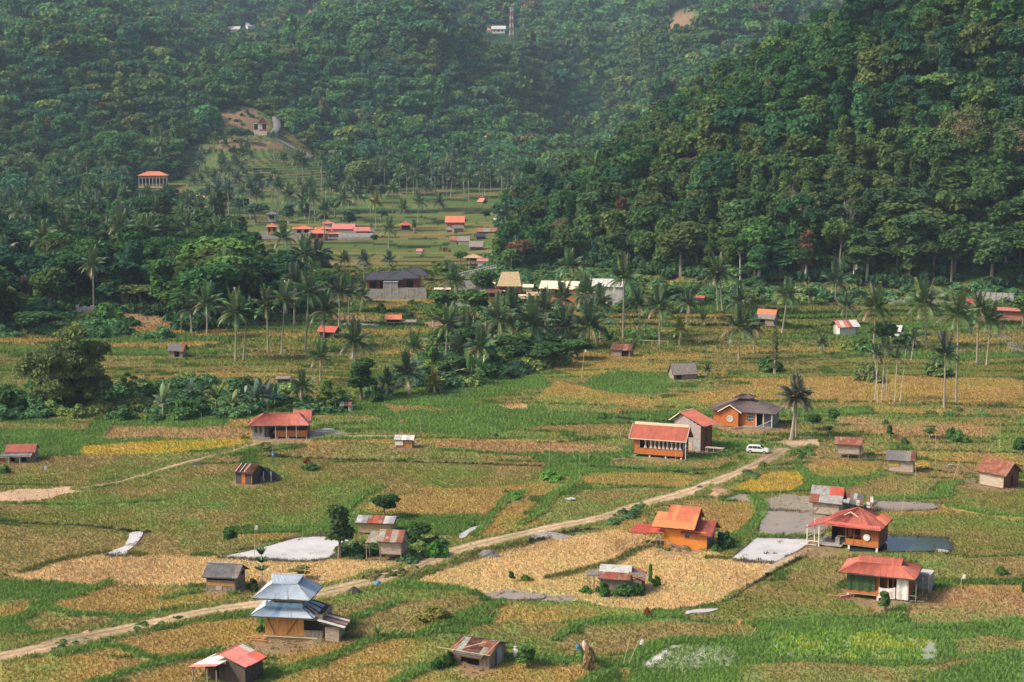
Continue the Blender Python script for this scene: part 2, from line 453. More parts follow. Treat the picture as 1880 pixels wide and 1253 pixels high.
# traced crops: (class, pixel outline)
FIELDS = [
    (I_GREEN, [(-60, 765), (170, 775), (330, 765), (620, 745), (760, 700), (1000, 690), (1010, 705), (870, 740), (640, 765), (480, 775), (330, 790), (180, 800), (-60, 790)]),
    (I_TANOL, [(-60, 775), (168, 778), (160, 790), (-60, 788)]),
    (I_GREEN, [(-60, 790), (190, 792), (150, 835), (-60, 845)]),
    (I_BROWN, [(195, 782), (330, 784), (450, 786), (445, 806), (300, 806), (176, 807)]),
    (I_MUST, [(145, 833), (155, 820), (270, 812), (380, 806), (470, 806), (480, 813), (400, 826), (290, 834)]),
    (I_TANOL, [(118, 836), (300, 838), (290, 852), (120, 850)]),
    (I_GOLD, [(420, 770), (458, 770), (455, 782), (415, 782)]),
    (I_TANOL, [(10, 850), (110, 852), (90, 875), (12, 880)]),
    (I_OLIVE, [(100, 860), (330, 850), (430, 838), (290, 870), (140, 890), (60, 888)]),
    (I_OLIVE, [(160, 900), (420, 862), (520, 845), (820, 862), (1000, 866), (980, 890), (760, 905), (600, 965), (250, 970), (0, 955), (0, 925)]),
    (I_TANOL, [(200, 905), (420, 880), (420, 895), (230, 912)]),
    (I_TANOL, [(0, 925), (140, 928), (120, 940), (0, 942)]),
    (I_TANOL, [(270, 935), (470, 938), (440, 958), (250, 955)]),
    (I_TANOL, [(-60, 966), (200, 973), (225, 990), (215, 1005), (150, 1022), (40, 1050), (-60, 1062)]),
    (I_TANOL, [(268, 980), (400, 982), (470, 990), (480, 1000), (410, 1018), (250, 1018), (240, 1008)]),
    (I_STRAW, [(10, 1056), (80, 1036), (160, 1018), (250, 1020), (420, 1024), (560, 1032), (640, 1028), (740, 1030), (765, 1036), (700, 1062), (600, 1083), (470, 1092), (375, 1074), (150, 1074), (60, 1066)]),
    (I_GREEN, [(-60, 1060), (60, 1068), (200, 1076), (110, 1098), (-60, 1104)]),
    (I_GOLD, [(75, 1112), (130, 1092), (210, 1078), (360, 1080), (420, 1098), (330, 1112), (250, 1128), (110, 1120)]),
    (I_GOLD, [(-60, 1108), (60, 1116), (70, 1128), (-60, 1142)]),
    (I_TANOL, [(40, 1142), (80, 1132), (220, 1134), (150, 1160), (60, 1160)]),
    (I_OLIVE, [(-60, 1160), (90, 1165), (110, 1185), (-60, 1200)]),
    (I_OLIVE, [(230, 1140), (400, 1108), (430, 1108), (300, 1140), (220, 1160), (150, 1165)]),
    (I_GOLD, [(165, 1195), (250, 1172), (360, 1146), (470, 1135), (490, 1175), (400, 1190), (300, 1208), (220, 1205)]),
    (I_GOLD, [(-60, 1232), (60, 1208), (150, 1202), (290, 1218), (210, 1245), (150, 1262), (-60, 1275)]),
    (I_GOLD, [(200, 1262), (310, 1225), (400, 1205), (420, 1215), (370, 1240), (350, 1262)]),
    (I_GOLD, [(505, 1195), (620, 1180), (650, 1190), (540, 1220), (510, 1225)]),
    (I_TANOL, [(610, 1110), (720, 1098), (735, 1105), (640, 1142), (600, 1150)]),
    (I_TANOL, [(735, 1100), (880, 1095), (880, 1108), (770, 1165), (700, 1172), (640, 1165), (650, 1145)]),
    (I_GOLD, [(640, 1190), (720, 1175), (835, 1180), (830, 1200), (790, 1215), (680, 1218), (600, 1230)]),
    (I_GOLD, [(480, 1262), (560, 1230), (700, 1222), (760, 1228), (700, 1262)]),
    (I_GOLD, [(740, 1262), (790, 1232), (900, 1218), (1070, 1228), (1095, 1240), (1080, 1262)]),
    (I_BRIGHT, [(690, 1066), (760, 1066), (868, 1072), (850, 1084), (780, 1082), (680, 1078)]),
    (I_STRAW, [(770, 1066), (830, 1040), (900, 1012), (960, 990), (1050, 984), (1130, 975), (1190, 985), (1290, 1004), (1330, 1022), (1440, 1030), (1412, 1052), (1370, 1075), (1320, 1105), (1240, 1122), (1120, 1118), (1060, 1104), (880, 1090), (850, 1078)]),
    (I_MUD, [(884, 1092), (930, 1080), (960, 1086), (1066, 1094), (1050, 1104), (905, 1104)]),
    (I_STRAW, [(1070, 1090), (1180, 1088), (1220, 1096), (1180, 1112), (1060, 1104)]),
    (I_GOLD, [(925, 1108), (1050, 1108), (1170, 1122), (1190, 1130), (1120, 1140), (1060, 1142), (900, 1146)]),
    (I_TANOL, [(860, 1150), (940, 1140), (1050, 1146), (1030, 1168), (940, 1175), (850, 1170)]),
    (I_TANOL, [(1075, 1150), (1200, 1140), (1380, 1146), (1385, 1160), (1330, 1176), (1220, 1180), (1130, 1200), (1070, 1190)]),
    (I_OLIVE, [(960, 1190), (1070, 1196), (1120, 1210), (1060, 1220), (930, 1205)]),
    (I_TANOL, [(1260, 1120), (1400, 1130), (1380, 1142), (1230, 1136)]),
    (I_TANOL, [(1440, 1062), (1470, 1035), (1500, 1014), (1570, 1014), (1556, 1040), (1545, 1074), (1480, 1078)]),
    (I_OLIVE, [(1330, 1100), (1450, 1080), (1600, 1080), (1640, 1130), (1500, 1132), (1420, 1140), (1300, 1130)]),
    (I_TANOL, [(1640, 1018), (1760, 1024), (1880, 1030), (1880, 1060), (1730, 1055), (1700, 1040)]),
    (I_BROWN, [(1655, 1132), (1680, 1105), (1760, 1080), (1840, 1085), (1900, 1095), (1900, 1140), (1770, 1152), (1690, 1152)]),
    (I_BRIGHT, [(1380, 1170), (1410, 1140), (1500, 1136), (1730, 1150), (1740, 1180), (1735, 1218), (1600, 1222), (1390, 1218), (1350, 1262), (1150, 1262), (1160, 1215), (1210, 1182), (1370, 1178)]),
    (I_BRIGHT, [(1200, 1208), (1235, 1190), (1340, 1192), (1342, 1222), (1200, 1226)]),
    (I_LIME, [(1418, 1178), (1440, 1166), (1540, 1160), (1600, 1162), (1716, 1174), (1716, 1212), (1600, 1212), (1405, 1204)]),
    (I_TANOL, [(1370, 1222), (1440, 1216), (1560, 1220), (1690, 1228), (1660, 1265), (1350, 1265)]),
    (I_GREEN, [(1735, 1170), (1900, 1150), (1900, 1265), (1690, 1265)]),
    (I_TANOL, [(1750, 1175), (1820, 1165), (1900, 1180), (1900, 1190), (1760, 1200)]),
    (I_TANOL, [(1710, 1220), (1790, 1205), (1790, 1215), (1700, 1240)]),
    (I_GOLD, [(640, 940), (710, 914), (760, 908), (920, 912), (935, 920), (900, 945), (780, 945), (730, 938)]),
    (I_GOLD, [(760, 895), (930, 898), (925, 908), (780, 906)]),
    (I_GOLD, [(965, 900), (1030, 890), (1040, 895), (1020, 912), (960, 915)]),
    (I_GREEN, [(735, 945), (880, 948), (870, 962), (780, 966), (735, 958)]),
    (I_GOLD, [(880, 962), (930, 928), (990, 920), (960, 945), (1010, 958), (1000, 970), (900, 995), (840, 1006), (830, 995)]),
    (I_TANOL, [(985, 938), (1030, 912), (1230, 900), (1240, 905), (1200, 922), (1060, 952), (985, 958)]),
    (I_GOLD, [(1055, 890), (1075, 868), (1200, 868), (1300, 880), (1290, 890), (1250, 895)]),
    (I_TANOL, [(500, 835), (640, 812), (800, 818), (790, 845), (600, 842)]),
    (I_BROWN, [(800, 812), (930, 812), (1140, 818), (1145, 832), (1000, 832), (800, 824)]),
    (I_TANOL, [(800, 832), (980, 840), (990, 848), (800, 845)]),
    (I_TANOL, [(1130, 840), (1280, 848), (1330, 842), (1360, 830), (1360, 850), (1310, 862), (1120, 856)]),
    (I_BRIGHT, [(1000, 850), (1080, 852), (1060, 880), (1000, 872)]),
    (I_MUST, [(1336, 902), (1370, 882), (1420, 868), (1475, 870), (1480, 885), (1460, 902), (1400, 906)]),
    (I_GOLD, [(1475, 862), (1500, 846), (1600, 848), (1615, 862), (1590, 875), (1500, 878)]),
    (I_GOLD, [(1270, 925), (1370, 925), (1385, 945), (1370, 970), (1330, 985), (1300, 960)]),
    (I_GOLD, [(1100, 975), (1180, 945), (1190, 955), (1170, 975)]),
    (I_MUD, [(1320, 920), (1350, 908), (1400, 910), (1390, 922)]),
    (I_MUD, [(1392, 945), (1402, 918), (1440, 908), (1490, 912), (1520, 945), (1510, 990), (1400, 985)]),
    (I_TANOL, [(1550, 900), (1590, 882), (1640, 874), (1725, 880), (1720, 895), (1690, 905), (1600, 915), (1556, 912)]),
    (I_MUD, [(1600, 918), (1715, 924), (1725, 936), (1600, 940)]),
    (I_MUST, [(1640, 848), (1700, 845), (1712, 856), (1660, 862)]),
    (I_TANOL, [(1735, 880), (1795, 870), (1800, 890), (1730, 900)]),
    (I_OLIVE, [(1740, 905), (1900, 895), (1900, 950), (1760, 935)]),
    (I_OLIVE, [(1640, 950), (1750, 940), (1900, 960), (1900, 1015), (1760, 1000), (1740, 990), (1640, 985)]),
    (I_BROWN, [(1530, 765), (1700, 775), (1830, 785), (1830, 800), (1640, 800), (1540, 790)]),
    (I_GOLD, [(1600, 745), (1760, 752), (1740, 762), (1600, 758)]),
    (I_TANOL, [(1490, 818), (1530, 810), (1640, 818), (1630, 830), (1500, 842)]),
    (I_TANOL, [(1310, 790), (1400, 792), (1400, 812), (1320, 812)]),
    (I_GREEN, [(1300, 812), (1440, 816), (1430, 824), (1300, 828)]),
    (I_GOLD, [(1020, 700), (1200, 735), (1300, 720), (1420, 700), (1640, 690), (1880, 700), (1880, 740), (1600, 738), (1440, 735), (1200, 748), (980, 735)]),
    (I_GREEN, [(1095, 690), (1130, 682), (1230, 688), (1225, 722), (1130, 722), (1075, 705)]),
    (I_GREEN, [(690, 735), (840, 740), (1000, 748), (1020, 778), (880, 800), (700, 790), (640, 770)]),
    (I_TANOL, [(575, 762), (680, 764), (720, 772), (600, 780)]),
    (I_TANOL, [(700, 742), (800, 748), (860, 752), (720, 758)]),
    (I_GOLD, [(1020, 650), (1130, 650), (1290, 652), (1290, 662), (1010, 664)]),
    (I_GOLD, [(1015, 668), (1230, 668), (1230, 678), (1020, 680)]),
    (I_BROWN, [(190, 572), (250, 576), (332, 590), (330, 604), (260, 608), (200, 594)]),
    (I_BARE, [(200, 572), (240, 575), (335, 592), (330, 597), (250, 588)]),
    (I_GOLD, [(670, 562), (740, 555), (760, 560), (700, 575)]),
    (I_GREEN, [(760, 560), (850, 556), (870, 575), (780, 580)]),
    (I_BROWN, [(610, 580), (700, 582), (700, 592), (610, 590)]),
    (I_BARE, [(770, 590), (830, 592), (850, 604), (790, 604)]),
    (I_GOLD, [(660, 606), (790, 604), (820, 612), (690, 618)]),
    (I_GOLD, [(690, 640), (780, 634), (775, 645), (700, 652)]),
    (I_BARE, [(390, 200), (440, 195), (470, 200), (478, 248), (420, 246), (370, 235), (400, 215)]),
    (I_BARE, [(395, 255), (520, 262), (520, 272), (400, 275)]),
    (I_BARE, [(1205, 52), (1240, 28), (1268, 18), (1285, 40), (1270, 56)]),
    (I_STRAW, [(908, 745), (960, 744), (968, 750), (930, 752)]),
    (I_DIRT, [(-60, 908), (0, 903), (60, 896), (152, 894), (152, 902), (80, 916), (-60, 930)]),
    (I_DIRT, [(1420, 810), (1500, 808), (1502, 818), (1450, 822)]),
    (I_GRAV, [(1400, 828), (1415, 818), (1470, 816), (1450, 834), (1400, 845)]),
    (I_GRAV, [(560, 795), (600, 788), (660, 800), (600, 806)]),
    (I_BARE, [(1520, 545), (1640, 540), (1640, 555), (1520, 562)]),
    (I_GRAV, [(860, 505), (900, 500), (890, 520), (850, 540), (840, 530)]),
    (I_GRAV, [(480, 425), (690, 420), (690, 440), (480, 440)]),
]
# lines: (class, half width m, raise m, pixel polyline)
LINES = [
    (I_DITCH, .55, -.1, [(480, 838), (640, 845), (800, 850), (990, 856)]),
    (I_DITCH, .6, -.1, [(1085, 858), (1200, 864), (1300, 872)]),
    (I_GREEN, .5, .2, [(1010, 888), (1120, 892), (1260, 900)]),
    (I_DITCH, .5, -.1, [(-60, 958), (60, 962), (150, 965), (240, 975), (270, 978)]),
    (I_BRIGHT, .8, .3, [(560, 985), (600, 965), (660, 915), (700, 895)]),
    (I_BRIGHT, .9, .3, [(955, 965), (1000, 935), (1010, 915), (1050, 890), (1060, 870)]),
    (I_BRIGHT, .9, .3, [(870, 985), (905, 945), (930, 918), (960, 905)]),
    (I_BRIGHT, .9, .3, [(-60, 1150), (40, 1135), (90, 1105), (140, 1095), (200, 1072)]),
    (I_BRIGHT, .8, .3, [(60, 1112), (150, 1130), (290, 1135)]),
    (I_BRIGHT, .8, .3, [(100, 1205), (210, 1190), (300, 1215), (400, 1195)]),
    (I_BRIGHT, .9, .3, [(150, 1262), (290, 1220), (380, 1200)]),
    (I_BRIGHT, .8, .3, [(490, 1240), (600, 1212), (680, 1180), (735, 1165)]),
    (I_BRIGHT, .8, .3, [(580, 1180), (640, 1142), (735, 1105)]),
    (I_BRIGHT, 1.0, .3, [(770, 1168), (840, 1135), (920, 1108)]),
    (I_BRIGHT, .9, .3, [(1020, 1178), (1060, 1150), (1120, 1138), (1250, 1135)]),
    (I_BRIGHT, 1.0, .3, [(700, 1270), (790, 1225), (900, 1215)]),
    (I_BRIGHT, 1.2, .3, [(1060, 1262), (1130, 1225), (1190, 1195), (1230, 1180), (1390, 1175)]),
    (I_GREEN, 1.5, .3, [(930, 1212), (1070, 1215), (1150, 1225)]),
    (I_GREEN, .5, .2, [(640, 950), (820, 952), (900, 962)]),
    (I_GREEN, .6, .2, [(800, 826), (1000, 840), (1140, 842)]),
    (I_GREEN, .7, .25, [(420, 838), (520, 812), (640, 808), (800, 806), (1000, 808), (1130, 806)]),
    (I_GREEN, 1.2, .3, [(180, 805), (200, 780), (230, 770)]),
    (I_GREEN, .5, .2, [(0, 925), (150, 928), (300, 920)]),
    (I_DKOL, .7, .1, [(1010, 1062), (1120, 1035), (1170, 1010), (1220, 1000)]),
    (I_DKOL, .6, .1, [(1300, 1025), (1380, 1028), (1440, 1030)]),
    (I_DKOL, .7, .1, [(40, 1052), (110, 1030), (190, 1016), (260, 1020)]),
    (I_DITCH, .35, -.1, [(1245, 1118), (1330, 1105), (1375, 1078), (1420, 1052), (1500, 1010)]),
    (I_DIRT, .5, .1, [(1405, 1050), (1440, 1030), (1490, 1008)]),
    (I_DITCH, .3, -.1, [(1570, 1010), (1680, 1014), (1780, 1022)]),
    (I_DITCH, .3, -.1, [(1470, 842), (1640, 848), (1740, 868), (1880, 872)]),
    (I_DITCH, .3, -.1, [(1680, 826), (1880, 834)]),
    (I_GREEN, 1.2, .3, [(1330, 1000), (1370, 975), (1400, 940), (1385, 915)]),
    (I_GREEN, 1.0, .3, [(1340, 985), (1500, 988)]),
    (I_BRIGHT, 1.3, .3, [(1560, 915), (1640, 918), (1730, 912), (1735, 895), (1790, 880)]),
    (I_BRIGHT, 1.0, .3, [(1740, 930), (1820, 945), (1900, 952)]),
    (I_BRIGHT, 1.0, .3, [(1690, 1075), (1660, 1110), (1640, 1135)]),
    (I_BRIGHT, 1.3, .3, [(1690, 1155), (1800, 1150), (1900, 1140)]),
    (I_BRIGHT, 1.3, .3, [(1630, 1120), (1660, 1095), (1740, 1075)]),
    (I_GREEN, 1.0, .3, [(1300, 890), (1340, 875), (1400, 850), (1440, 838), (1490, 822)]),
    (I_GREEN, 1.0, .3, [(1480, 885), (1500, 900), (1460, 850)]),
    (I_BARE, 1.6, .5, [(1280, 905), (1300, 898), (1325, 905)]),
    (I_GREEN, 1.3, .3, [(1130, 948), (1180, 935), (1210, 925)]),
    (I_GREEN, 1.2, .3, [(680, 1055), (640, 1072)]),
    (I_DITCH, .8, .2, [(960, 1000), (1050, 978), (1090, 972)]),
    (I_DKOL, 1.2, .2, [(760, 1060), (800, 1045), (880, 1020), (950, 1000)]),
    (I_GREEN, .8, .2, [(300, 1100), (380, 1085), (430, 1092)]),
    (I_DITCH, 1.0, .0, [(1120, 765), (1160, 772), (1240, 776)]),
    (I_GREEN, .6, .2, [(1270, 800), (1400, 806)]),
]
ROAD = [(-80, 1222), (0, 1206), (80, 1190), (150, 1172), (220, 1157), (300, 1140), (380, 1123), (460, 1112), (540, 1100), (620, 1082), (700, 1062), (760, 1044), (820, 1018), (900, 995), (1000, 972), (1100, 952), (1180, 928), (1250, 908), (1300, 890), (1345, 872), (1400, 848), (1440, 826)]
TRACK = [(150, 897), (220, 885), (300, 862), (360, 845), (430, 828), (490, 812), (560, 804), (640, 802), (720, 802)]
PATHS_ = [(ROAD, 1.7), (TRACK, 0.8)]


YARDS = [(406, 1084, 3.2), (530, 1170, 5.0), (866, 1220, 3.2), (710, 1020, 3.5), (1130, 1086, 3.0), (1250, 1006, 5.0), (1480, 1006, 4.5), (1611, 1098, 5.0), (1820, 892, 4.2), (1653, 866, 3.4), (1562, 840, 3.2), (1214, 838, 5.5), (1290, 826, 4.0), (1362, 782, 8.0), (1420, 786, 4), (458, 886, 3.5), (742, 822, 2.8), (520, 804, 7.0), (40, 846, 4.0), (1258, 695, 4.0), (1404, 598, 4.5), (1516, 946, 4)]


def in_poly(px, py, poly):
    poly = np.asarray(poly, float)
    c = np.zeros(px.shape, bool)
    x0, y0 = poly[:, 0].min(), poly[:, 1].min()
    x1, y1 = poly[:, 0].max(), poly[:, 1].max()
    m = (px >= x0) & (px <= x1) & (py >= y0) & (py <= y1)
    idx = np.nonzero(m)[0]
    a, b = px[idx], py[idx]
    r = np.zeros(a.shape, bool)
    j = len(poly) - 1
    for i in range(len(poly)):
        xi, yi = poly[i]; xj, yj = poly[j]
        if yi != yj:
            r ^= ((yi > b) != (yj > b)) & (a < (xj - xi) * (b - yi) / (yj - yi) + xi)
        j = i
    c[idx] = r
    return c


def smooth_line(pts, n=6):
    """Catmull-Rom through world points"""
    P = [pts[0]] + list(pts) + [pts[-1]]
    out = []
    for i in range(1, len(P) - 2):
        p0, p1, p2, p3 = [np.array(q, float) for q in P[i - 1:i + 3]]
        for k in range(n):
            t = k / n
            out.append(.5 * ((2 * p1) + (-p0 + p2) * t + (2 * p0 - 5 * p1 + 4 * p2 - p3) * t * t + (-p0 + 3 * p1 - 3 * p2 + p3) * t ** 3))
    out.append(np.array(P[-2], float))
    return np.array(out)


def dist_line(X, Y, L, cut=8.0):
    d = np.full(X.shape, 1e3)
    x0, y0 = L.min(0) - cut
    x1, y1 = L.max(0) + cut
    idx = np.nonzero((X > x0) & (X < x1) & (Y > y0) & (Y < y1))[0]
    if len(idx) == 0: return d
    x, y = X[idx], Y[idx]
    dd = np.full(x.shape, 1e3)
    for a, b in zip(L[:-1], L[1:]):
        ab = b - a
        ll = max(float(ab @ ab), 1e-6)
        t = np.clip(((x - a[0]) * ab[0] + (y - a[1]) * ab[1]) / ll, 0, 1)
        dd = np.minimum(dd, np.hypot(x - a[0] - t * ab[0], y - a[1] - t * ab[1]))
    d[idx] = dd
    return d


LINES_W = [(c, w, z, smooth_line([flat(*p) for p in pl])) for c, w, z, pl in LINES]
PATHS_W = [(smooth_line([flat(*p) for p in pl]), w) for pl, w in PATHS_]


def cells(X, Y, sx, sy, seed):
    """jittered grid cells: random id of the nearest and the distance margin to the second nearest (m)"""
    u, v = X / sx, Y / sy
    iu, iv = np.floor(u).astype(np.int64), np.floor(v).astype(np.int64)
    d1 = np.full(X.shape, 1e9); d2 = d1.copy(); idn = np.zeros(X.shape)

    def h(a, b, s):
        n = (a * 73856093 + b * 19349663 + s * 83492791) & 0x7fffffff
        n = ((n ^ (n >> 13)) * 1274126177) & 0x7fffffff
        return ((n ^ (n >> 16)) & 0xffff) / 65535.0
    for di in (-1, 0, 1):
        for dj in (-1, 0, 1):
            a, b = iu + di, iv + dj
            cx, cy_ = (a + .15 + .7 * h(a, b, seed)) * sx, (b + .25 + .5 * h(a, b, seed + 1)) * sy
            # distances measured with the cell's own aspect
            d = np.abs(X - cx) / sx * 1.0 + np.abs(Y - cy_) / sy * 1.6
            r = h(a, b, seed + 2)
            m = d < d1
            d2 = np.where(m, d1, np.minimum(d2, d))
            idn = np.where(m, r, idn)
            d1 = np.where(m, d, d1)
    return idn, (d2 - d1) * sy


def paint(X, Y, Z):
    """crop class index and colour of ground points, bund height"""
    px, py = proj(X, Y, Z)
    wob = fbm(X / 6.0, Y / 6.0, 3, 3) - .5
    wx = px + wob * 14
    wy = py + (fbm(X / 5.0 + 40, Y / 5.0, 9, 3) - .5) * 7
    # generic crops: wide in x, narrow in depth, gently bending
    Yb = Y + (fbm(X / 60.0, Y / 120.0, 21, 2) - .5) * 24
    idn, mg = cells(X, Yb, 42.0, 10.0, 4)
    tone = fbm(X / 30.0, Y / 45.0, 77, 2)
    pal_near = np.array([I_OLIVE, I_TANOL, I_OLIVE, I_GOLD, I_GREEN, I_TANOL, I_OLIVE, I_TANOL])
    cls = pal_near[np.clip((idn * 8).astype(int), 0, 7)]
    far = Y > 480
    idf, mf = cells(X, Y + (fbm(X / 90., Y / 200., 22, 2) - .5) * 60, 75.0, 15.0, 8)
    pal_far = np.array([I_GREEN, I_GOLD, I_GREEN, I_OLIVE, I_TANOL, I_GREEN, I_OLIVE, I_GOLD])
    pal_fr2 = np.array([I_GREEN, I_OLIVE, I_GREEN, I_OLIVE, I_OLIVE, I_GREEN, I_OLIVE, I_TANOL])
    cls = np.where(far, pal_far[np.clip((idf * 8).astype(int), 0, 7)], cls)
    cls = np.where(Y > 720, pal_fr2[np.clip((idf * 8).astype(int), 0, 7)], cls)
    # narrow contour strips farther up the valley
    vv = (Y + (fbm(X / 80., Y / 160., 29, 2) - .5) * 70) / 11.0
    vi = np.floor(vv); vf = vv - vi
    hx = np.floor(X / 60.0 + vi * .37)
    hs = ((vi * 12.9898 + hx * 78.233) % 7.13) / 7.13
    pal_st = np.array([I_GREEN, I_OLIVE, I_TANOL, I_GREEN, I_GOLD, I_OLIVE, I_GREEN, I_TANOL])
    strip_ = Y > 640
    cls = np.where(strip_, pal_st[np.clip((hs * 8).astype(int), 0, 7)], cls)
    mf = np.where(strip_, np.where((vf < .16) | ((X / 60.0 + vi * .37) - hx < .025), 0, 9), mf)
    mg = np.where(far, mf, mg)
    col = PALA[cls].copy()
    rz = np.zeros(X.shape)
    # bunds of the generic crops
    bw = np.where(far, 2.6, 1.0)
    b = np.clip(1 - mg / bw, 0, 1)
    b = (b * 2.5).clip(0, 1)
    bc = np.where(far, .3, .7)[:, None] * PALA[I_GREEN][None]
    col = col * (1 - b[:, None]) + bc * b[:, None]
    cls = np.where(b > .6, I_GREEN, cls)
    rz += b * .12
    # terraces: green treads, dark risers
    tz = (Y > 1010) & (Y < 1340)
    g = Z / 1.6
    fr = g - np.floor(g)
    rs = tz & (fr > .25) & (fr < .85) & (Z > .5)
    ti = (np.floor(g).astype(np.int64) * 7919 + np.floor(X / 45).astype(np.int64) * 104729) % 5
    tc = np.array([PALA[I_GREEN], PALA[I_OLIVE], PALA[I_GREEN] * 1.2, PALA[I_GREEN], PALA[I_TANOL]])
    col[tz] = tc[ti[tz]]
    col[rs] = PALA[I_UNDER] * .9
    # traced crops, with a bund round each
    for c, poly in FIELDS:
        m = in_poly(wx, wy, poly)
        if m.any():
            col[m] = PALA[c]
            cls[m] = c
            rz[m] = 0
    for nm_, mm_, lab_, pts in PONDS:
        if nm_ != 'pond': continue
        pc = np.array(pts, float); cc_ = pc.mean(0)
        m = in_poly(px + wob * 8, py + wob * 4, cc_ + (pc - cc_) * np.array([1.07, 1.22]))
        if m.any(): col[m] = PALA[I_MUD] * .55; cls[m] = I_DKOL if nm_ == 'pond' else cls[m]
    for c, w, z, L in LINES_W:
        d = dist_line(X, Y, L) + wob * .9
        w = w * (.72 if c in (I_BRIGHT, I_GREEN) else 1.0)
        k = np.clip((w * 1.5 - d) / (w * .7), 0, 1)
        col = col * (1 - k[:, None]) + PALA[c][None] * k[:, None]
        cls = np.where(k > .5, c, cls)
        rz = np.maximum(rz, k * z) if z > 0 else rz + k * z
    for L, w in PATHS_W:
        d = dist_line(X, Y, L)
        # grassy shoulders, then bare earth
        k = np.clip((w + 1.7 - d - wob * 3) / 1.0, 0, 1)
        col = col * (1 - k[:, None]) + (PALA[I_GREEN] * .6 + PALA[I_TANOL] * .5)[None] * k[:, None]
        cls = np.where(k > .5, I_GREEN, cls)
        k = np.clip((w + .25 - d - wob * 2.2) / .5, 0, 1)
        col = col * (1 - k[:, None]) + (PALA[I_DIRT] * .8)[None] * k[:, None]
        cls = np.where(k > .4, I_DIRT, cls)
        rz = rz * (1 - k) + .0 * k
    for yx, yr, rad in YARDS:
        cx, cyy = flat(yx, yr)
        d = np.hypot(X - cx, (Y - cyy) * .8) + wob * 5 + (fbm(X / 1.1, Y / 1.1, 17, 2) - .5) * 2.2
        k = np.clip((rad - d) / 1.2, 0, 1) * .8
        k = np.where(np.abs(Y - cyy) < 30, k, 0)
        col = col * (1 - k[:, None]) + (PALA[I_BARE] * .8)[None] * k[:, None]
        cls = np.where(k > .45, I_BARE, cls)
    # broad mottling: thin, lush and dry patches
    mo = (fbm(X / 9.0, Y / 12.0, 55, 4) - .5)
    mo2 = (fbm(X / 2.3, Y / 2.8, 56, 3) - .5)
    gcol = PALA[I_GREEN]
    crop = np.isin(cls, [I_STRAW, I_GOLD, I_BROWN, I_OLIVE, I_TANOL, I_MUST])
    k = np.clip(mo * 2.4 + mo2 * .7, 0, .7) * crop * np.where(Y > 400, .5, 1) * np.where(cls == I_STRAW, .35, 1.0)
    col = col * (1 - k[:, None]) + (gcol * 1.1)[None] * k[:, None]
    k2 = np.clip(-mo * 2.0 + mo2 * .5, 0, .5) * crop * np.where(Y > 400, .4, 1)
    col = col * (1 - k2[:, None]) + PALA[I_BROWN][None] * k2[:, None]
    col = col * (1 + mo2 * .32 + mo * .3)[:, None]
    # farther ground darkened to stand for tuft shade; forest floor
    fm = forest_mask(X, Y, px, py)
    tuft_shade = np.clip((Y - 380) / 260, 0, 1) * .38
    col = col * (1 - tuft_shade)[:, None]
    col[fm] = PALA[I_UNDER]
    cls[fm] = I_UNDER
    return cls, np.clip(col, 0, 1), rz, fm


OPEN_FAR = [
    [(325, 345), (345, 275), (398, 250), (372, 236), (400, 205), (440, 194), (478, 196), (520, 235), (575, 280), (606, 300), (620, 345), (640, 400), (560, 430), (430, 420), (340, 395), (322, 365)],
    [(1195, 60), (1240, 20), (1290, 12), (1290, 60)],
    [(590, 395), (620, 360), (700, 345), (850, 335), (1000, 352), (970, 395), (960, 440), (900, 500), (640, 500), (600, 470), (690, 440), (690, 400)],
    [(300, 335), (330, 330), (420, 350), (380, 372), (280, 352)],
    [(470, 395), (600, 388), (700, 420), (690, 445), (480, 445)],
]
BELT = [  # wooded parts of the valley floor
    [(-200, 350), (225, 352), (290, 376), (330, 404), (400, 440), (450, 478), (530, 496), (600, 504), (640, 524), (560, 560), (440, 600), (340, 612), (330, 590), (250, 575), (150, 572), (60, 610), (-200, 610)],
    [(600, 335), (700, 326), (840, 326), (1000, 338), (1010, 350), (850, 342), (700, 346), (610, 352)],
]


def forest_mask(X, Y, px, py):
    m = spur(X, Y) > 2.5
    edge = np.interp(Y, [600, 650, 700, 760, 850, 1100], [60, -8, -6, 6, 10, 60])
    m |= (X > edge) & (Y > 655) & (Y < 1300)
    dv = np.interp(px, [0, 240, 340, 400, 520, 600, 1000, 1100, 1900], [1060, 1060, 1190, 1380, 1330, 1180, 1140, 1080, 1000])
    m |= Y > dv
    for p in OPEN_FAR:
        m &= ~in_poly(px, py, p) | (spur(X, Y) > 4)
    for p in BELT:
        m |= in_poly(px, py, p)
    return m


def ground_mat():
    m = bpy.data.materials.new('paddy_ground')
    m.use_nodes = True
    nt = m.node_tree
    b = nt.nodes['Principled BSDF']
    b.inputs['Roughness'].default_value = 1.0
    b.inputs['Specular IOR Level'].default_value = 0.05
    at = nt.nodes.new('ShaderNodeAttribute')
    at.attribute_name = 'Col'
    c = at.outputs['Color']
    n1 = noise(nt, 3.2, 4, 0.75)
    c = nmix(nt, 1.0, c, ramp(nt, n1, [(0.32, (0.5, 0.55, 0.5)), (0.5, (1, 1, 1)), (0.7, (1.5, 1.42, 1.3))]), 'MULTIPLY')
    n2 = noise(nt, 0.8, 4, 0.7)
    c = nmix(nt, 1.0, c, ramp(nt, n2, [(0.3, (0.75, 0.85, 0.75)), (0.7, (1.2, 1.12, 1.1))]), 'MULTIPLY')
    nt.links.new(c, b.inputs['Base Color'])
    bp = nt.nodes.new('ShaderNodeBump')
    bp.inputs['Strength'].default_value = 0.8
    bp.inputs['Distance'].default_value = 0.25
    nt.links.new(n1, bp.inputs['Height'])
    nt.links.new(bp.outputs[0], b.inputs['Normal'])
    return m


